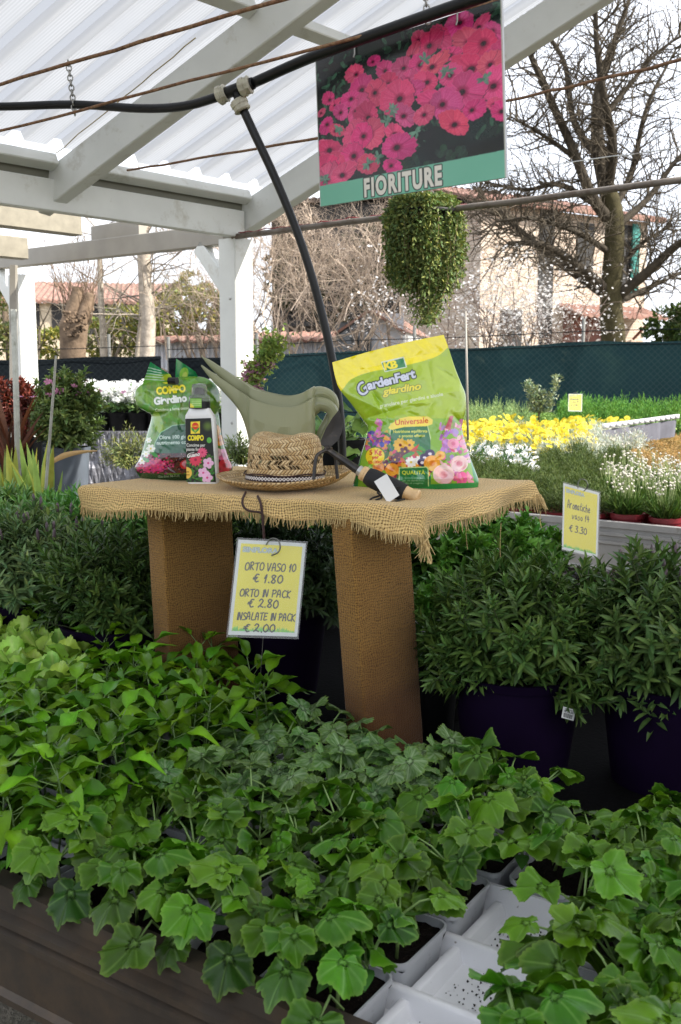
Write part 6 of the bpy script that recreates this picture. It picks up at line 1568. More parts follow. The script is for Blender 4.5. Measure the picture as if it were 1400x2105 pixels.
# ================================================================ straw hat
m = bpy.data.materials.new('woven_straw'); m.use_nodes = True; nt = m.node_tree; pb = nt.nodes['Principled BSDF']; out = nt.nodes['Material Output']
an = NN(nt, 'ShaderNodeAttribute', attribute_name='uvp'); sx = NN(nt, 'ShaderNodeSeparateXYZ'); nt.links.new(an.outputs['Vector'], sx.inputs[0])
bh = .0115; Vn = mth(nt, 'DIVIDE', sx.outputs[1], bh); bi = mth(nt, 'FLOOR', Vn); fr = mth(nt, 'FRACT', Vn)
sg_ = mth(nt, 'MULTIPLY_ADD', mth(nt, 'MODULO', bi, 2), 2, -1); uu = mth(nt, 'ADD', mth(nt, 'DIVIDE', sx.outputs[0], .0085), mth(nt, 'MULTIPLY', mth(nt, 'MULTIPLY', fr, sg_), 1.1))
ci = mth(nt, 'FLOOR', uu); fu = mth(nt, 'FRACT', uu)
wn = NN(nt, 'ShaderNodeTexWhiteNoise', noise_dimensions='2D'); cb = NN(nt, 'ShaderNodeCombineXYZ'); nt.links.new(ci, cb.inputs[0]); nt.links.new(bi, cb.inputs[1]); nt.links.new(cb.outputs[0], wn.inputs['Vector'])
ed_ = mth(nt, 'MULTIPLY', mth(nt, 'SINE', mth(nt, 'MULTIPLY', fu, math.pi)), mth(nt, 'POWER', mth(nt, 'SINE', mth(nt, 'MULTIPLY', fr, math.pi)), .5))
c = mixc(nt, wn.outputs['Value'], (.50, .32, .13), (.76, .58, .32)); c = mixc(nt, ramp(nt, ed_, 0, .45), (.16, .08, .025), c)
nt.links.new(c, pb.inputs['Base Color']); pb.inputs['Roughness'].default_value = .55; nt.links.new(bumpn(nt, ed_, .9, .003), pb.inputs['Normal'])
hole = mth(nt, 'MULTIPLY', mth(nt, 'MULTIPLY', mth(nt, 'GREATER_THAN', wn.outputs['Value'], .70), mth(nt, 'COMPARE', bi, 4, 1.1)), mth(nt, 'GREATER_THAN', ed_, .45))
hole = mth(nt, 'MULTIPLY', hole, sx.outputs[2])
trn = NN(nt, 'ShaderNodeBsdfTransparent'); ms = NN(nt, 'ShaderNodeMixShader'); nt.links.new(hole, ms.inputs[0]); nt.links.new(pb.outputs[0], ms.inputs[1]); nt.links.new(trn.outputs[0], ms.inputs[2]); nt.links.new(ms.outputs[0], out.inputs['Surface'])
M_straw = m
hc = np.array([at(586, 960, 2.455)[0], 2.455, ZT + .006])
hat = thing('straw_hat', 'woven straw sun hat with patterned band, on the burlap before the watering cans', 'hat', hc)
n = 96; th = np.arange(n + 1) / n * 2 * math.pi
crown = [(.096, .016), (.0955, .03), (.094, .05), (.092, .078), (.089, .100), (.083, .119), (.072, .129), (.055, .132), (.035, .128), (.015, .125), (.0005, .124)]
def hatgrid(prof, dent=True, rim=0, uvz=1, oval=.90):
    pr_ = catmull(np.array([(a, b_, 0) for a, b_ in prof]), 4); G_ = np.zeros((len(pr_), n + 1, 3)); U_ = np.zeros_like(G_); s = 0
    for i, (r_, z, _) in enumerate(pr_):
        if i: s += math.hypot(r_ - pr_[i-1][0], z - pr_[i-1][1])
        for j in range(n + 1):
            a = th[j]; k = 1 + .012 * math.sin(3 * a + 1) * (z / .12); zz = z
            if dent and z > .09: zz -= .012 * max(0, 1 - abs(r_ * math.sin(a) / .035)) * (1 - r_ / .1) * .8 - .006 * math.cos(2 * a + .6)
            if rim: zz += rim * ((r_ - .095) / .08) ** 1 * (.45 * math.cos(a - .35) + .25 * math.cos(2 * a))
            G_[i, j] = hc + [r_ * k * math.cos(a), r_ * k * oval * math.sin(a), zz]; U_[i, j] = (a * .09 if prof is crown else a * r_, s if prof is crown else s * .9, uvz)
    return G_, U_
P, U = hatgrid(crown); b = MB(); b.grid(P, uv=U); b.build('crown', M_straw, hat, False)
brim = [(.090, .015), (.098, .011), (.112, .009), (.128, .012), (.145, .019), (.160, .028), (.170, .036)]
P, U = hatgrid(brim, False, .022, 0, .93); U[..., 0] = th[None, :] * .13; b = MB(); b.grid(P, uv=U); b.grid(P - Z * .003, uv=U); b.add(np.concatenate([P[-1], P[-1] - Z * .003]), np.array([[j, j + 1, n + 2 + j, n + 1 + j] for j in range(n)]), uv=np.concatenate([U[-1], U[-1]])); b.build('brim', M_straw, hat, False)
m = bpy.data.materials.new('zigzag_ribbon'); m.use_nodes = True; nt = m.node_tree; pb = nt.nodes['Principled BSDF']; an = NN(nt, 'ShaderNodeAttribute', attribute_name='uvp'); sx = NN(nt, 'ShaderNodeSeparateXYZ'); nt.links.new(an.outputs['Vector'], sx.inputs[0])
tri = mth(nt, 'PINGPONG', mth(nt, 'MULTIPLY', sx.outputs[0], 1), .0045); d_ = mth(nt, 'ABSOLUTE', mth(nt, 'SUBTRACT', mth(nt, 'ADD', tri, .003), sx.outputs[1])); d2_ = mth(nt, 'ABSOLUTE', mth(nt, 'SUBTRACT', mth(nt, 'SUBTRACT', .0095, tri), sx.outputs[1]))
f = mth(nt, 'MAXIMUM', mth(nt, 'LESS_THAN', d_, .0013), mth(nt, 'LESS_THAN', d2_, .0013)); nt.links.new(mixc(nt, f, (.03, .016, .015), (.62, .58, .55)), pb.inputs['Base Color']); pb.inputs['Roughness'].default_value = .8
P = np.zeros((8, n + 1, 3)); U = np.zeros_like(P)
for i in range(8):
    z = .021 + .0145 * i / 7; r_ = .0990 - .0003 * i
    for j in range(n + 1): P[i, j] = hc + [r_ * math.cos(th[j]), r_ * .9 * math.sin(th[j]), z]; U[i, j] = (th[j] * .095, .0125 * i / 7, 0)
b = MB(); b.grid(P, uv=U); b.build('hat_band', m, hat, False)
M_cord = mat('dark_brown_cord', (.035, .012, .009), .7, .3, 60)
b = MB(); b.tube([hc + [0.1003 * math.cos(a), .1003 * .9 * math.sin(a), .037 + .002 * math.sin(a * 5)] for a in np.linspace(0, 2 * math.pi, 60)], .0018, 6, cap=False); b.build('band_cord', M_cord, hat, False)
b = MB(); b.tube(catmull([at(505, 1012, 2.32), at(499, 1026, 2.25), at(500, 1040, 2.235), at(512, 1050, 2.23), at(538, 1055, 2.225), at(541, 1075, 2.225), at(544, 1112, 2.225), at(562, 1122, 2.225)], 5), .0028, 8)
b.tube(catmull([at(530, 1020, 2.27), at(536, 1035, 2.235), at(539, 1056, 2.228), at(541, 1080, 2.225), at(543, 1110, 2.225)], 5), .0032, 8); b.build('chin_cord', M_cord, hat, False)

# ================================================================ hand weeder
M_iron = mat('dark_iron', (.045, .042, .040), .42, .25, 30, .2, 90, metal=.7, dirt=(.10, .08, .06), dscale=30, drange=(.55, .7), bdist=.001)
wd = thing('hand_weeder', 'hand weeder with pointed blade, two prongs and black grip, leaning on the hat brim', 'garden tool', at(760, 1010, 2.24) * [1, 1, 0] + [0, 0, ZT + .01])
bl = [(697, 842), (684, 858), (670, 880), (660, 905), (660, 914), (671, 922), (683, 916), (696, 904), (703, 888), (706, 872), (701, 852)]
cen = at(682, 890, 2.31); P0 = np.array([at(x, y, 2.315 + .012 * (x - 682) / 25) for x, y in bl]); b = MB(); nb_ = len(bl)
fr_, bk_ = P0 + [0, -.0015, 0], P0 + [0, .0025, 0]; cf, cb_ = cen + [0, .006, 0], cen + [0, .010, 0]
b.add(np.vstack([cf, fr_]), np.array([(0, 1 + i, 1 + (i + 1) % nb_) for i in range(nb_)])); b.add(np.vstack([cb_, bk_]), np.array([(0, 1 + (i + 1) % nb_, 1 + i) for i in range(nb_)])); b.add(np.vstack([fr_, bk_]), np.array([(i, nb_ + i, nb_ + (i + 1) % nb_, (i + 1) % nb_) for i in range(nb_)]))
b.build('blade', M_iron, wd, False)
for pts in ([(676, 925, 2.30), (662, 929, 2.29), (651, 938, 2.28), (647, 960, 2.275), (645, 986, 2.27)], [(678, 925, 2.30), (686, 930, 2.32), (690, 945, 2.325), (692, 965, 2.325), (694, 984, 2.325)]):
    b = MB(); b.tube(catmull([at(*p) for p in pts], 5), .0042, 8); b.build('prong', M_iron, wd, False)
W = lambda x, y: at(x, y, 2.30 - .075 * (x - 672) / 190)
b = MB(); b.tube([W(668, 921), W(700, 942), W(738, 968)], [.0062, .0085, .0105], 12); b.lathe([(.001, -.008), (.008, -.004), (.009, .002), (.001, .008)], at(676, 922, 2.30), 12); b.build('shaft', M_iron, wd, False)
b = MB(); b.tube([W(737, 966), W(746, 972)], .0125, 16); b.build('ferrule', M_galv, wd, False)
M_lw = mat('turned_wood', (.62, .42, .21), .45, .15, 20, .1, 60)
b = MB(); b.tube([W(744, 971), W(750, 974.5), W(751, 975), W(757, 979)], [.0165, .018, .0165, .018], 20); b.build('wood_collar', M_lw, wd, False)
b = MB(); b.tube([W(755, 977), W(765, 983), W(800, 1000), W(832, 1014)], [.019, .0225, .023, .021], 24); b.build('grip', mat('black_foam', (.008, .008, .009), .75, .2, 90, .2, 200, bdist=.0008), wd, False)
b = MB(); b.tube([W(828, 1010), W(834, 1012), W(846, 1017), W(858, 1021), W(861, 1022)], [.018, .0150, .0140, .0165, .0145], 24); b.build('wooden_end', M_lw, wd, False)
b = MB(); b.tube(catmull([at(822, 1000, 2.215), at(800, 1007, 2.205), at(782, 1018, 2.20), at(765, 1024, 2.20), at(760, 1031, 2.19), at(772, 1036, 2.18), at(800, 1033, 2.18), at(832, 1026, 2.19)], 6), .0022, 7); b.tube(catmull([at(775, 1012, 2.20), at(785, 1022, 2.195), at(772, 1028, 2.19)], 5), .0022, 6); b.build('cord_loop', M_black, wd, False)
q4 = [at(769, 990, 2.195), at(795, 974, 2.20), at(821, 1018, 2.185), at(797, 1034, 2.18)]
b = MB(); P = quad_bilinear(q4, 8, 8); b.grid(P, flip=True); b.grid(P + [0, .0008, 0]); b.build('paper_tag', mat('white_paper', (.66, .66, .64), .6, .03), wd, False)

# ================================================================ price cards
M_sleeve = mat('clear_sleeve', (.8, .8, .8), .08, 0); pbs = M_sleeve.node_tree.nodes['Principled BSDF']; pbs.inputs['Alpha'].default_value = .22
M_hook = mat('dull_steel_wire', (.18, .18, .16), .35, .2, 40, metal=.7)
def card(name, label, C, px4, Ys, hook, nu, nv, fk=.985, bend=.002, cable=None):
    c4 = [at(x, y, Y) for (x, y), Y in zip(px4, Ys)]; t = thing(name, label, 'price sign', (c4[2] + c4[3]) / 2)
    P, col = printed_panel(C, *c4, nu, nv, bend); b = MB(); b.grid(P, col=col, flip=True); b.build('printed_card', M_attr, t, False)
    nrm = unit(np.cross(c4[1] - c4[0], c4[3] - c4[0])); nrm = nrm if nrm[1] < 0 else -nrm
    m_ = sum(c4) / 4; S4 = [m_ + (c - m_) * 1.045 for c in c4]; b = MB(); Q = quad_bilinear(S4, 6, 8); b.grid(Q - nrm * .0015, flip=True); b.build('backing', mat('card_back', (.7, .7, .68), .5), t, False) if False else None
    b = MB(); b.grid(Q + nrm * .003, flip=True); b.build('clear_sleeve', M_sleeve, t, False)
    if hook:
        b = MB(); b.tube(catmull([at(x, y, Y) for x, y, Y in hook], 6), .0018, 7); b.build('hook', M_hook, t, False)
    if cable:
        b = MB(); b.tube([at(*cable[0]), at(*cable[1])], .0006, 4); b.build('nylon_line', M_hook, t, False)
    return t
C = price_card(150, 212, [('ORTO VASO 10', 22, 52, 10.2, 15, 1.9), ('€ 1.80', 42, 78, 14, 16, 2.2), ('ORTO IN PACK', 16, 112, 10.5, 14, 1.9), ('€ 2.80', 36, 134, 13.5, 16, 2.2), ('INSALATE IN PACK', 15, 164, 9.0, 14, 1.9), ('€ 2.00', 32, 190, 14, 15, 2.2)], 2)
card('price_card', 'large yellow price card hanging below the hat in front of the table, six handwritten lines', C, [(490, 1109), (629, 1117), (611, 1309), (469, 1305)], [2.22, 2.22, 2.20, 2.20],
     [(547, 1120, 2.216), (556, 1108, 2.212), (570, 1109, 2.208), (576, 1122, 2.206), (572, 1135, 2.206), (558, 1142, 2.208)], 280, 380, cable=((541, 1309, 2.215), (530, 1470, 2.215)))
C = price_card(150, 212, [('Aromatiche', 20, 52, 10.0, 22, 1.9), ('vaso 14', 40, 88, 11.5, 18, 1.9), ('€ 3.30', 30, 130, 15, 18, 2.4)], 2)
card('price_card', 'yellow price card on a steel ring in front of the sunny bench, at right', C, [(1158, 993), (1232, 1013), (1228, 1146), (1155, 1129)], [3.2, 3.28, 3.28, 3.2],
     [(1188, 1004, 3.2), (1189, 991, 3.2), (1196, 985, 3.2), (1205, 989, 3.2), (1208, 1000, 3.2), (1200, 1010, 3.21)], 200, 280)
C = price_card(150, 212, [('Aromatiche', 20, 52, 10.0, 22, 1.9), ('vaso 14', 40, 88, 11.5, 18, 1.9), ('€ 3.30', 30, 130, 15, 18, 2.4)], 1, False)
card('price_card', 'small far yellow price card standing among the feathery herbs', C, [(1169, 810), (1197, 810), (1196, 846), (1168, 845)], [10.3] * 4, [(1178, 812, 10.29), (1180, 807, 10.29), (1186, 807, 10.29), (1187, 813, 10.29)], 60, 80)

# ================================================================ hanging picture sign
C = petunia_poster()
c4 = [at(648, 122, 2.95), at(1031, -2, 2.47), at(1041, 365, 2.47), at(658, 425, 2.95)]
ps = thing('hanging_sign', 'hanging picture sign of pink petunias with green strip reading FIORITURE', 'sign', (c4[2] + c4[3]) / 2)
P, col = printed_panel(C, *c4, 400, 320); b = MB(); b.grid(P, col=col, flip=True); b.build('printed_face', mat('poster_gloss', attr=True, rough=.22, var=.02, scale=6, coat=.3), ps, False)
nrm = unit(np.cross(c4[1] - c4[0], c4[3] - c4[0])); nrm = nrm if nrm[1] < 0 else -nrm
b = MB(); F4 = quad_bilinear(c4, 2, 2); Bk = F4 - nrm * .006; b.grid(Bk); m_ = [F4[0, 0], F4[0, 1], F4[1, 1], F4[1, 0]]; n4 = [Bk[0, 0], Bk[0, 1], Bk[1, 1], Bk[1, 0]]
for i in range(4): b.poly([m_[i], m_[(i+1) % 4], n4[(i+1) % 4], n4[i]])
b.build('back_board', M_corr, ps, False, ) 
for u_ in (.25, .80):
    q = c4[0] + (c4[1] - c4[0]) * u_ + nrm * .004; b = MB(); b.tube([q + [0, 0, .022] + nrm * .0, q + [0, 0, .03] - nrm * .01, q + [0, 0, .0] , q - [0, 0, .02], q - [0, 0, .03] + nrm * .004], .0022, 6); b.build('wire_hook', M_galv, ps, False)
# ================================================================ larger potted plants around the table
ZM = ZF - .074
def on_bench(px, Y): p = at(px, 1200, Y); p[2] = ZM; return p
HC = (.068, .125, .028)
t = bush_thing('potted_hebe', 'big dark hebe dome in purple pot with white barcode sticker, right of table', 'potted plant', on_bench(1068, 2.27), .235, .21, .185, 430, 8, .044, T_hebe, HC, .155, .245, M_purp, 11, .075, .5, 'leafy hebes in purple pots', zoff=.46, lean=.2, zmin=-.65)
C = Canvas(0, 0, 30, 28, 3, (225, 225, 222)); 
for i in range(16): C.stroke([(4 + i * 1.4, 15), (4 + i * 1.4, 25)], .5 + (i * 7 % 3) * .25, (30, 30, 30))
C.text('€ 16,50', 15, 12, 5, (40, 40, 40), align='c', bold=.02); C.stroke([(5, 4.5), (25, 4.5)], 1, (90, 90, 90))
c4 = [at(1158, 1452, 2.085), at(1184, 1460, 2.095), at(1179, 1482, 2.093), at(1154, 1475, 2.083)]
P, col = printed_panel(C, *c4, 60, 56); b = MB(); b.grid(P, col=col, flip=True); b.build('price_sticker', M_attr, t)
bush_thing('potted_hebe', 'big hebe dome with purple flower buds in a purple pot at the right edge', 'potted plant', on_bench(1385, 2.2), .235, .21, .19, 420, 8, .048, T_hebe, (.075, .135, .036), .155, .245, M_purp, 12, .08, .55, 'leafy hebes in purple pots', zoff=.45, spikes=26, lean=.2, zmin=-.75)
bush_thing('potted_hebe', 'pale grey-green hebe with purple buds in a purple pot at the left edge', 'potted plant', on_bench(72, 3.0), .25, .22, .17, 330, 8, .048, T_hebe, (.125, .19, .07), .16, .25, M_purp, 13, .08, .55, 'leafy hebes in purple pots', zoff=.58, spikes=30, lean=.2)
bush_thing('potted_hebe', 'dark green hebe dome in a purple pot left of the left table leg', 'potted plant', on_bench(238, 2.72), .205, .20, .17, 300, 8, .044, T_hebe, (.062, .115, .028), .155, .245, M_purp, 14, .08, .5, 'leafy hebes in purple pots', zoff=.52, lean=.2)
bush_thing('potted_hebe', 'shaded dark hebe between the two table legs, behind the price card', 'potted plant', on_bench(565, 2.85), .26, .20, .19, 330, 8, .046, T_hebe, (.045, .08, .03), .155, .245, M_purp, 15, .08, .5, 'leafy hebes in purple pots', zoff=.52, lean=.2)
# bright leafy sage plants right of the table
for k, (px, Y, rx, rz, s_, lab) in enumerate([(900, 2.95, .16, .14, 21, 'nearest the right table leg'), (1010, 3.15, .16, .15, 22, 'in the middle of its row under the cloth corner'), (1085, 3.3, .12, .10, 23, 'directly left of the yellow price card'), (905, 2.65, .10, .12, 24, 'lowest, touching the right table leg')]):
    bush_thing('potted_sage', f'bright green broad-leaved sage plant, {lab}', 'potted plant', on_bench(px, Y), rx, rx * .9, rz, 100, 7, .055, T_ov, (.10, .23, .035), .095, .25 if k < 3 else .15, M_pot, s_, .09, .5, 'bright green sages by the table', zoff=.75)
for k, (px, Y, s_) in enumerate([(1215, 3.0, 31), (1300, 2.85, 32), (1385, 2.95, 33)]):
    bush_thing('potted_purple_sage', f"dusky purple-leaved sage behind the right hebes, {['under the price card', 'in the middle of the three', 'at the right edge'][k]}", 'potted plant', on_bench(px, Y), .12, .11, .08, 80, 7, .045, T_ov, (.075, .060, .065), .09, .19, M_pot, s_, .08, .5, 'purple sages at right', zoff=.75)
bush_thing('potted_grey_sage', 'small grey-leaved herb in a slim grey pot beside the right table leg', 'potted plant', on_bench(905, 2.50), .058, .055, .06, 34, 6, .036, T_ov, (.10, .14, .085), .05, .17, M_pot, 41, .04, .5, zoff=.6)
# low light green foliage at left middle
for k, (px, Y, c) in enumerate([(20, 3.75, (.12, .22, .06)), (105, 3.6, (.10, .22, .05)), (190, 3.5, (.11, .25, .05)), (275, 3.45, (.10, .22, .05)), (340, 3.6, (.10, .20, .05)), (-60, 3.5, (.1, .2, .05))]):
    bush_thing('potted_leafy_plant', f"light green narrow-leaved plant behind the left hebes, {ORD[(k + 1) % 6]} from the left edge", 'potted plant', on_bench(px, Y), .16, .15, .13, 150, 7, .062, T_lance, c, .09, .26, M_pot, 50 + k, .09, .35, 'light green plants behind the left hebes', zoff=.85, wl=1.1)
for k, (px, Y) in enumerate([(490, 3.6), (570, 3.7), (650, 3.6), (730, 3.75)]):
    bush_thing('potted_leafy_plant', f"broad bright leaves seen under the tablecloth between the legs, {ORD[k]} from the left", 'potted plant', on_bench(px, Y), .11, .11, .11, 60, 6, .085, T_ov, (.16, .28, .08), .09, .25, M_pot, 60 + k, .08, .8, 'bright plants under the tablecloth', zoff=.75)

# ---- low bench behind left with pots
MB_ = M_alu2
lbn = thing('growing_bench', 'low bench in the left background, mostly hidden by potted plants', 'bench', at(150, 1000, 5.0) * [1, 1, 0])
b = MB(); c_ = at(140, 1000, 5.2); c_[2] = .86; b.box(c_, (1.6, .45, .03)); b.build('bench_top', MB_, lbn, False)
for x_ in (-1.45, 1.45):
    b = MB(); b.box([c_[0] + x_, 5.2, .415], (.03, .4, .414)); b.build('leg', MB_, lbn, False)
def bz(px, Y, z=.892): p = at(px, 900, Y); p[2] = z; return p
t = bush_thing('potted_shrub', 'leafy green shrub with pinkish young tips in a big slate grey pot', 'potted plant', bz(138, 5.05), .165, .16, .24, 280, 7, .050, T_ov, (.14, .20, .06), .112, .30, M_potg, 71, .09, .6, zoff=.62, wl=.9)
g = np.random.default_rng(72); b = MB(); N_ = 60; c_ = bz(148, 5.05) + [0, 0, .58]; P = c_ + g.normal(0, 1, (N_, 3)) * [.09, .08, .03]; b.scatter(T_flw, frames(unit(g.normal(0, 1, (N_, 3)))) * .018, P, 0, np.array([.62, .25, .42])); b.build('blossom', M_petal, t)
bush_thing('potted_red_shrub', 'dark red-leaved shrub beside the left white post', 'potted plant', bz(48, 5.3), .14, .13, .17, 170, 7, .045, T_ov, (.13, .028, .022), .10, .33, M_pot, 73, .09, .6, zoff=.8)
def spiky(name, label, P, n, h, spread, col, w, seed, potr=.1, poth=.18, droop=.3, pm=None, tr=.0):
    g = np.random.default_rng(seed); t = thing(name, label, 'potted plant', P); make_pot(t, potr, poth, pm or M_pot); b = MB(); tpl = leaf_tpl(w, 8, 1, droop, .25, shape='lance')
    a = g.uniform(0, 6.28, n); s_ = g.uniform(0, spread, n); D = unit(np.stack([np.cos(a) * s_, np.sin(a) * s_, np.ones(n)], 1)); P0 = np.stack([np.cos(a) * potr * .4 * g.random(n), np.sin(a) * potr * .4 * g.random(n), np.full(n, poth - .02)], 1)
    b.scatter(tpl, frames(D, np.stack([np.cos(a) * -.2, np.sin(a) * -.2, np.ones(n)], 1) * .3 + g.normal(0, .3, (n, 3))) * (h * g.uniform(.6, 1.1, n))[:, None, None], P0, 0, leafcols(n, col, .25, .2, g)); b.build('leaves', M_leafd, t, world=False); return t
spiky('potted_flax', 'dark reddish New Zealand flax with arching sword leaves behind the grey stake', bz(20, 4.9), 34, .42, .55, (.14, .055, .03), .07, 81, droop=.25)
spiky('potted_iris', 'yellow-green sword-leaved iris, cut short, at the left edge', bz(18, 4.3, .74), 26, .34, .28, (.42, .42, .10), .09, 82, droop=.05)
spiky('potted_iris', 'yellow-green sword-leaved iris beside the bamboo cane', bz(82, 4.25, .74), 22, .36, .42, (.38, .42, .10), .085, 83, droop=.1)
b = MB(); b.beam(at(40, 1040, 4.7), at(28, 636, 4.7), .032, .02, bev=.003); tag(b.build('stake', mat('weathered_stake', (.42, .42, .36), .8, .15, 12, .3, 60, dirt=(.2, .2, .15), dscale=20, drange=(.5, .7))), 'flat weathered grey stake standing in front of the left white post', 'stake')
b = MB(); b.tube([at(92, 1045, 3.7), at(96, 980, 3.7), at(104, 880, 3.7), at(111, 790, 3.7), at(115, 731, 3.7)], [.0065, .006, .0055, .005, .004], 8); tag(b.build('bamboo_cane', mat('grey_cane', (.33, .32, .27), .6, .2, 30)), 'thin leaning grey cane in front of the slate grey pot', 'cane')
# long dry leaf in front of the grey pot
# white flowering pots in a row further back
wb = thing('display_bench', 'low bench wrapped in crumpled grey foil under the white flowers, left background', 'bench', at(230, 900, 6.9) * [1, 1, 0])
M_foil = mat('grey_foil', (.16, .16, .18), .45, .1, 8, .6, 14, metal=.3, bdist=.03)
g = np.random.default_rng(90); P = np.zeros((10, 60, 3)); wx0, wx1 = at(130, 900, 6.7)[0], at(330, 900, 6.9)[0]
zt_ = at(230, 886, 6.8)[2]
for i in range(10):
    for j in range(60): P[i, j] = [wx0 + (wx1 - wx0) * j / 59, 6.75 + g.normal(0, .006) + .02 * math.sin(j * .37 + i * .8) * math.sin(j * .11) * (i / 9), zt_ - .45 * i / 9]
b = MB(); b.grid(P); b.build('foil_skirt', M_foil, wb, False)
b = MB(); b.box([(wx0 + wx1) / 2, 7.6, zt_ - .012], ((wx1 - wx0) / 2, .84, .01)); b.build('bench_top', M_foil, wb, False)
def whiteflower(name, label, P, rx, rz, seed, white=.5, pot=M_pot, gp='pots of white flowers in the left background'):
    g = np.random.default_rng(seed); t = thing(name, label, 'potted plant', P, group=gp); make_pot(t, .08, .12, pot); b = MB()
    tips, dirs = dome_bush(b, (0, 0, .12 + rz * .6), rx, rx, rz, 170, 5, .035, T_small, (.16, .26, .09), .06, .5, g=g, wl=1.2); b.build('leaves', M_leafd, t, world=False)
    up = tips[tips[:, 2] > .12 + rz * .6]; N_ = len(up) * 9; Q = np.repeat(up, 9, 0) + g.normal(0, .012, (N_, 3)) + [0, 0, .012]; b = MB(); b.scatter(T_flw, frames(unit(g.normal(0, .6, (N_, 3)) + Z)) * (.011 * g.uniform(.7, 1.3, N_))[:, None, None], Q, 0, np.array([.80, .80, .78])); b.build('blossom', M_petal, t, world=False); return t
k = 0
for Y, pxs in ((6.9, (165, 205, 245, 285, 325)), (7.25, (150, 190, 228, 266, 305)), (7.7, (175, 215, 252, 290))):
    for i, px in enumerate(pxs):
        P = at(px, 880, Y); P[2] = zt_ ; whiteflower('potted_white_flower', f"white cushion flower pot, {ORD[i]} from the left in the {['front', 'middle', 'rear'][(6.9 < Y) + (7.5 < Y)]} row on the foil bench", P, .11, .11, 200 + k); k += 1
for i, (px, Y, py) in enumerate([(462, 6.3, 900), (492, 6.6, 905), (470, 7.2, 880)]):
    P = at(px, py, Y); b_ = whiteflower('potted_white_flower', f"white and green flowering plant seen past the {['bottle', 'corner post', 'spout'][i]}", P, .13, .16, 230 + i)
bush_thing('ground_shrub', 'small olive green shrub in front of the foil bench', 'shrub', at(262, 965, 5.6), .15, .13, .14, 110, 6, .035, T_lance, (.15, .17, .05), seed=91, sh=.09, zoff=.6)
bush_thing('ground_shrub', 'small green shrub at the foot of the corner post', 'shrub', at(492, 955, 4.6), .10, .1, .09, 70, 6, .035, T_lance, (.15, .20, .06), seed=92, sh=.07, zoff=.6)
# black tubs / pot stacks between
for i, (px, py, Y) in enumerate([(214, 905, 6.3), (480, 885, 5.6)]): pass
# broad-leaved plant behind the fertiliser bag
g = np.random.default_rng(95); t = thing('broad_leaved_plant', 'broad-leaved pale green plant behind the black hose, left of the fertiliser bag', 'potted plant', at(690, 985, 3.9)); b = MB(); T_b = leaf_tpl(.72, 7, 3, .35, .15, wave=.5, vein=.2); sb_ = MB()
make_pot(t, .12, .16, M_pot)
for i in range(26):
    px, py = g.uniform(628, 768), g.uniform(835, 945); p = at(px, py, 3.9 + g.uniform(-.15, .15)); a = g.uniform(0, 6.28); D = unit(np.array([math.cos(a), math.sin(a) - .3, g.uniform(-.3, .3)])); b.scatter(T_b, frames(D[None], unit(np.array([g.normal(0, .4), -.6, .8]))[None]) * g.uniform(.07, .11), p[None], 0, leafcols(1, (.13, .25, .06), .2, .15, g)); q0 = np.array(t.location) + [0, 0, .15]; sb_.tube([q0, (q0 + p) / 2 + [g.normal(0, .02), 0, 0], p], .004, 5, 0, (.2, .32, .1), False)
b.build('leaves', M_leaf, t); sb_.build('stems', M_stem, t)
# other greenery behind the table, in front of the green fence
for k, (px, Y, py, rx, c) in enumerate([(720, 6.5, 930, .3, (.14, .22, .05)), (660, 7, 900, .22, (.10, .17, .05)), (780, 7.5, 900, .35, (.14, .24, .06))]):
    p = at(px, py, Y); p[2] = .8 if False else 0.0; bush_thing('garden_shrub', f"green shrub behind the display table, {['nearest', 'behind the hose', 'behind the fertiliser bag'][k]}", 'shrub', p, rx, rx, .65, 170, 7, .06, T_lance, c, seed=300 + k, sh=.12, zoff=.9)
# climber on the corner post
g = np.random.default_rng(97); t = thing('flowering_climber', 'climber with pink flowers scrambling at the right side of the corner post', 'climber', at(515, 900, 4.85)); sb_ = MB(); P_all = []
for i in range(9):
    pts = catmull(np.array([at(512 + g.uniform(-3, 3), 850, 4.82), at(518, 790 + g.uniform(-15, 15), 4.8), at(530 + g.uniform(-8, 10), 760, 4.78), at(548 + g.uniform(-15, 15), 728, 4.75), at(560 + g.uniform(-20, 26), 700 + g.uniform(-15, 25), 4.75)]), 6); sb_.tube(pts, .0025, 4, 0, (.14, .16, .06), False); P_all.append(pts[5:])
sb_.build('stems', M_stem, t); P_all = np.concatenate(P_all); Q = np.repeat(P_all, 6, 0) + g.normal(0, .022, (len(P_all) * 6, 3)); b = MB(); D = unit(g.normal(0, 1, Q.shape)); b.scatter(T_small, frames(D, g.normal(0, 1, Q.shape)) * .030, Q, 0, leafcols(len(Q), (.22, .30, .07), g=g)); b.build('leaves', M_leafd, t)
X_, Y_, _ = proj(Q); sel = Q[(Y_ > 745) & (Y_ < 830)][::4]; b = MB(); b.scatter(T_flw, frames(unit(g.normal(0, 1, sel.shape))) * .02, sel, 0, np.array([.50, .24, .36])); b.build('blossom', M_petal, t)

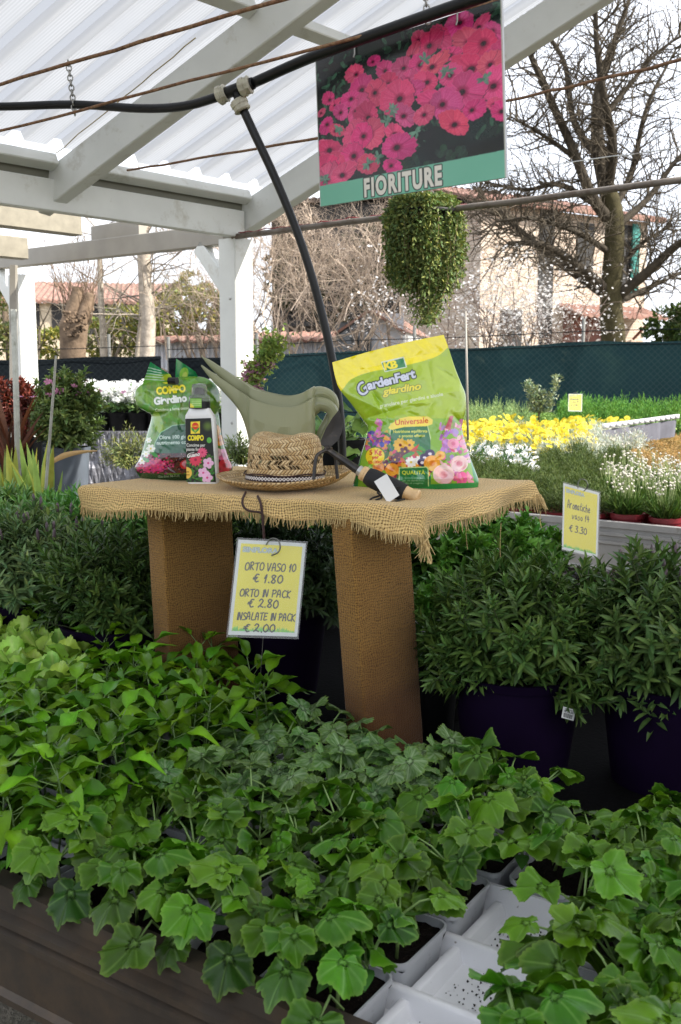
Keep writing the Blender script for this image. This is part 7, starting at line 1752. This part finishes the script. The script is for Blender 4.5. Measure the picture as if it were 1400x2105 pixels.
# ================================================================ hanging plant from the steel pipe
g = np.random.default_rng(99); hp_ = thing('hanging_plant', 'large trailing olive green plant hanging from the steel pipe below the picture sign', 'hanging plant', at(875, 430, 4.45)); b = MB(); sb_ = MB(); Yh = 4.45
pxm = lambda px, py, dy=0: at(px, py, Yh + dy)
n_ = 270
for i in range(n_):
    a = g.uniform(0, 6.28); s_ = g.random() ** .5; x0 = 875 + math.cos(a) * 38 * s_; dy0 = math.sin(a) * .09 * s_
    bot = (545 + 70 * g.random() * (1 - .3 * s_)) if g.random() > .12 else 665 - 30 * g.random() ; x1 = 872 + math.cos(a) * (92 * s_ - 10) ; w2 = np.interp(bot, [480, 610, 632, 665], [1, .88, .4, .3]); x2 = 877 + (x1 - 877) * w2
    pts = catmull(np.array([pxm(x0, 425, dy0), pxm((x0 + x1) / 2, 412 + g.uniform(-8, 10), dy0 * 1.3), pxm(x1, 450, dy0 * 1.8), pxm(x1 + g.normal(0, 3), (450 + bot) / 2, dy0 * 1.9), pxm(x2 + g.normal(0, 4), bot, dy0 * 1.6)]), 7)
    if i % 3 == 0: sb_.tube(pts, .0014, 3, 0, (.22, .16, .08), False)
    k = 5; Q = np.repeat(pts, k, 0) + g.normal(0, .008, (len(pts) * k, 3)); T_ = np.repeat(np.gradient(pts, axis=0), k, 0); D = unit(unit(T_) * .5 + g.normal(0, .8, Q.shape) + [0, -.1, -.1])
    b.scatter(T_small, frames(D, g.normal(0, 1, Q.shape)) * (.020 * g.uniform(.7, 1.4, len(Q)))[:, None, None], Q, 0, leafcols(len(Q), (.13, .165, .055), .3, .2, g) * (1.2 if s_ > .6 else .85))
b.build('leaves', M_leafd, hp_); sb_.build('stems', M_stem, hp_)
b = MB(); c_ = pxm(875, 465); b.lathe([(.10, -.05), (.14, .06), (.145, .06), (.13, .04)], c_, 20); b.build('basket', M_pot, hp_)
b = MB()
for a in (0, 2.1, 4.2): b.tube([c_ + [.13 * math.cos(a), .13 * math.sin(a), .06], c_ + [0, 0, .17]], .0015, 4)
b.build('hanger', M_galv, hp_)


# ================================================================ low counter added out of view behind the camera to cut low light
sw = thing('light_blocker', 'unseen added dark counter closing the aisle behind the viewer', 'blocker', (0, -.9, 0))
b = MB(); b.box([0, -.95, .62], (3.2, .25, .62)); b.build('blocker_body', mat('blocker_dark', (.05, .038, .03), .8, .2), sw, False)
b = MB(); b.box([0, -.95, 1.262], (3.25, .29, .02)); b.build('blocker_top', mat('blocker_board', (.09, .07, .05), .7, .2), sw, False)

# small background items
b = MB(); b.tube([at(962, 905, 6.3), at(960, 780, 6.3), at(957, 640, 6.3)], [.008, .007, .006], 8); tag(b.build('iron_stake', M_tie), 'thin rusty upright iron stake right behind the yellow and green fertiliser bag', 'stake')
bn_ = thing('lidded_bin', 'dark lidded bin standing before the black netting fence on the left', 'bin', at(250, 985, 10.5) * [1, 1, 0])
c_ = at(252, 815, 10.5); b = MB(); b.lathe([(.20, 0), (.24, c_[2] - .04)], (c_[0], 10.5, 0), 24); b.build('body', M_pot, bn_)
b = MB(); b.lathe([(.25, c_[2] - .05), (.27, c_[2] - .04), (.27, c_[2]), (.2, c_[2] + .03), (.001, c_[2] + .04)], (c_[0], 10.5, 0), 24); b.build('lid', mat('grey_lid', (.16, .17, .18), .5), bn_)
b = MB(); P = catmull([at(98, 955, 4.7), at(130, 938, 4.65), at(165, 930, 4.6), at(200, 927, 4.6)], 6); w_ = np.interp(np.arange(len(P)), [0, 6, len(P) - 1], [.012, .016, .003])
b.grid(np.stack([P + np.array([0, 0, 1.])[None] * w_[:, None], P + [0, -.006, 0], P - np.array([0, 0, 1.])[None] * w_[:, None] * .8], 1), col=(.42, .26, .10)); tag(b.build('dry_flax_leaf', M_attrd), 'long dry brown strap leaf bending across the slate grey pot', 'leaf')
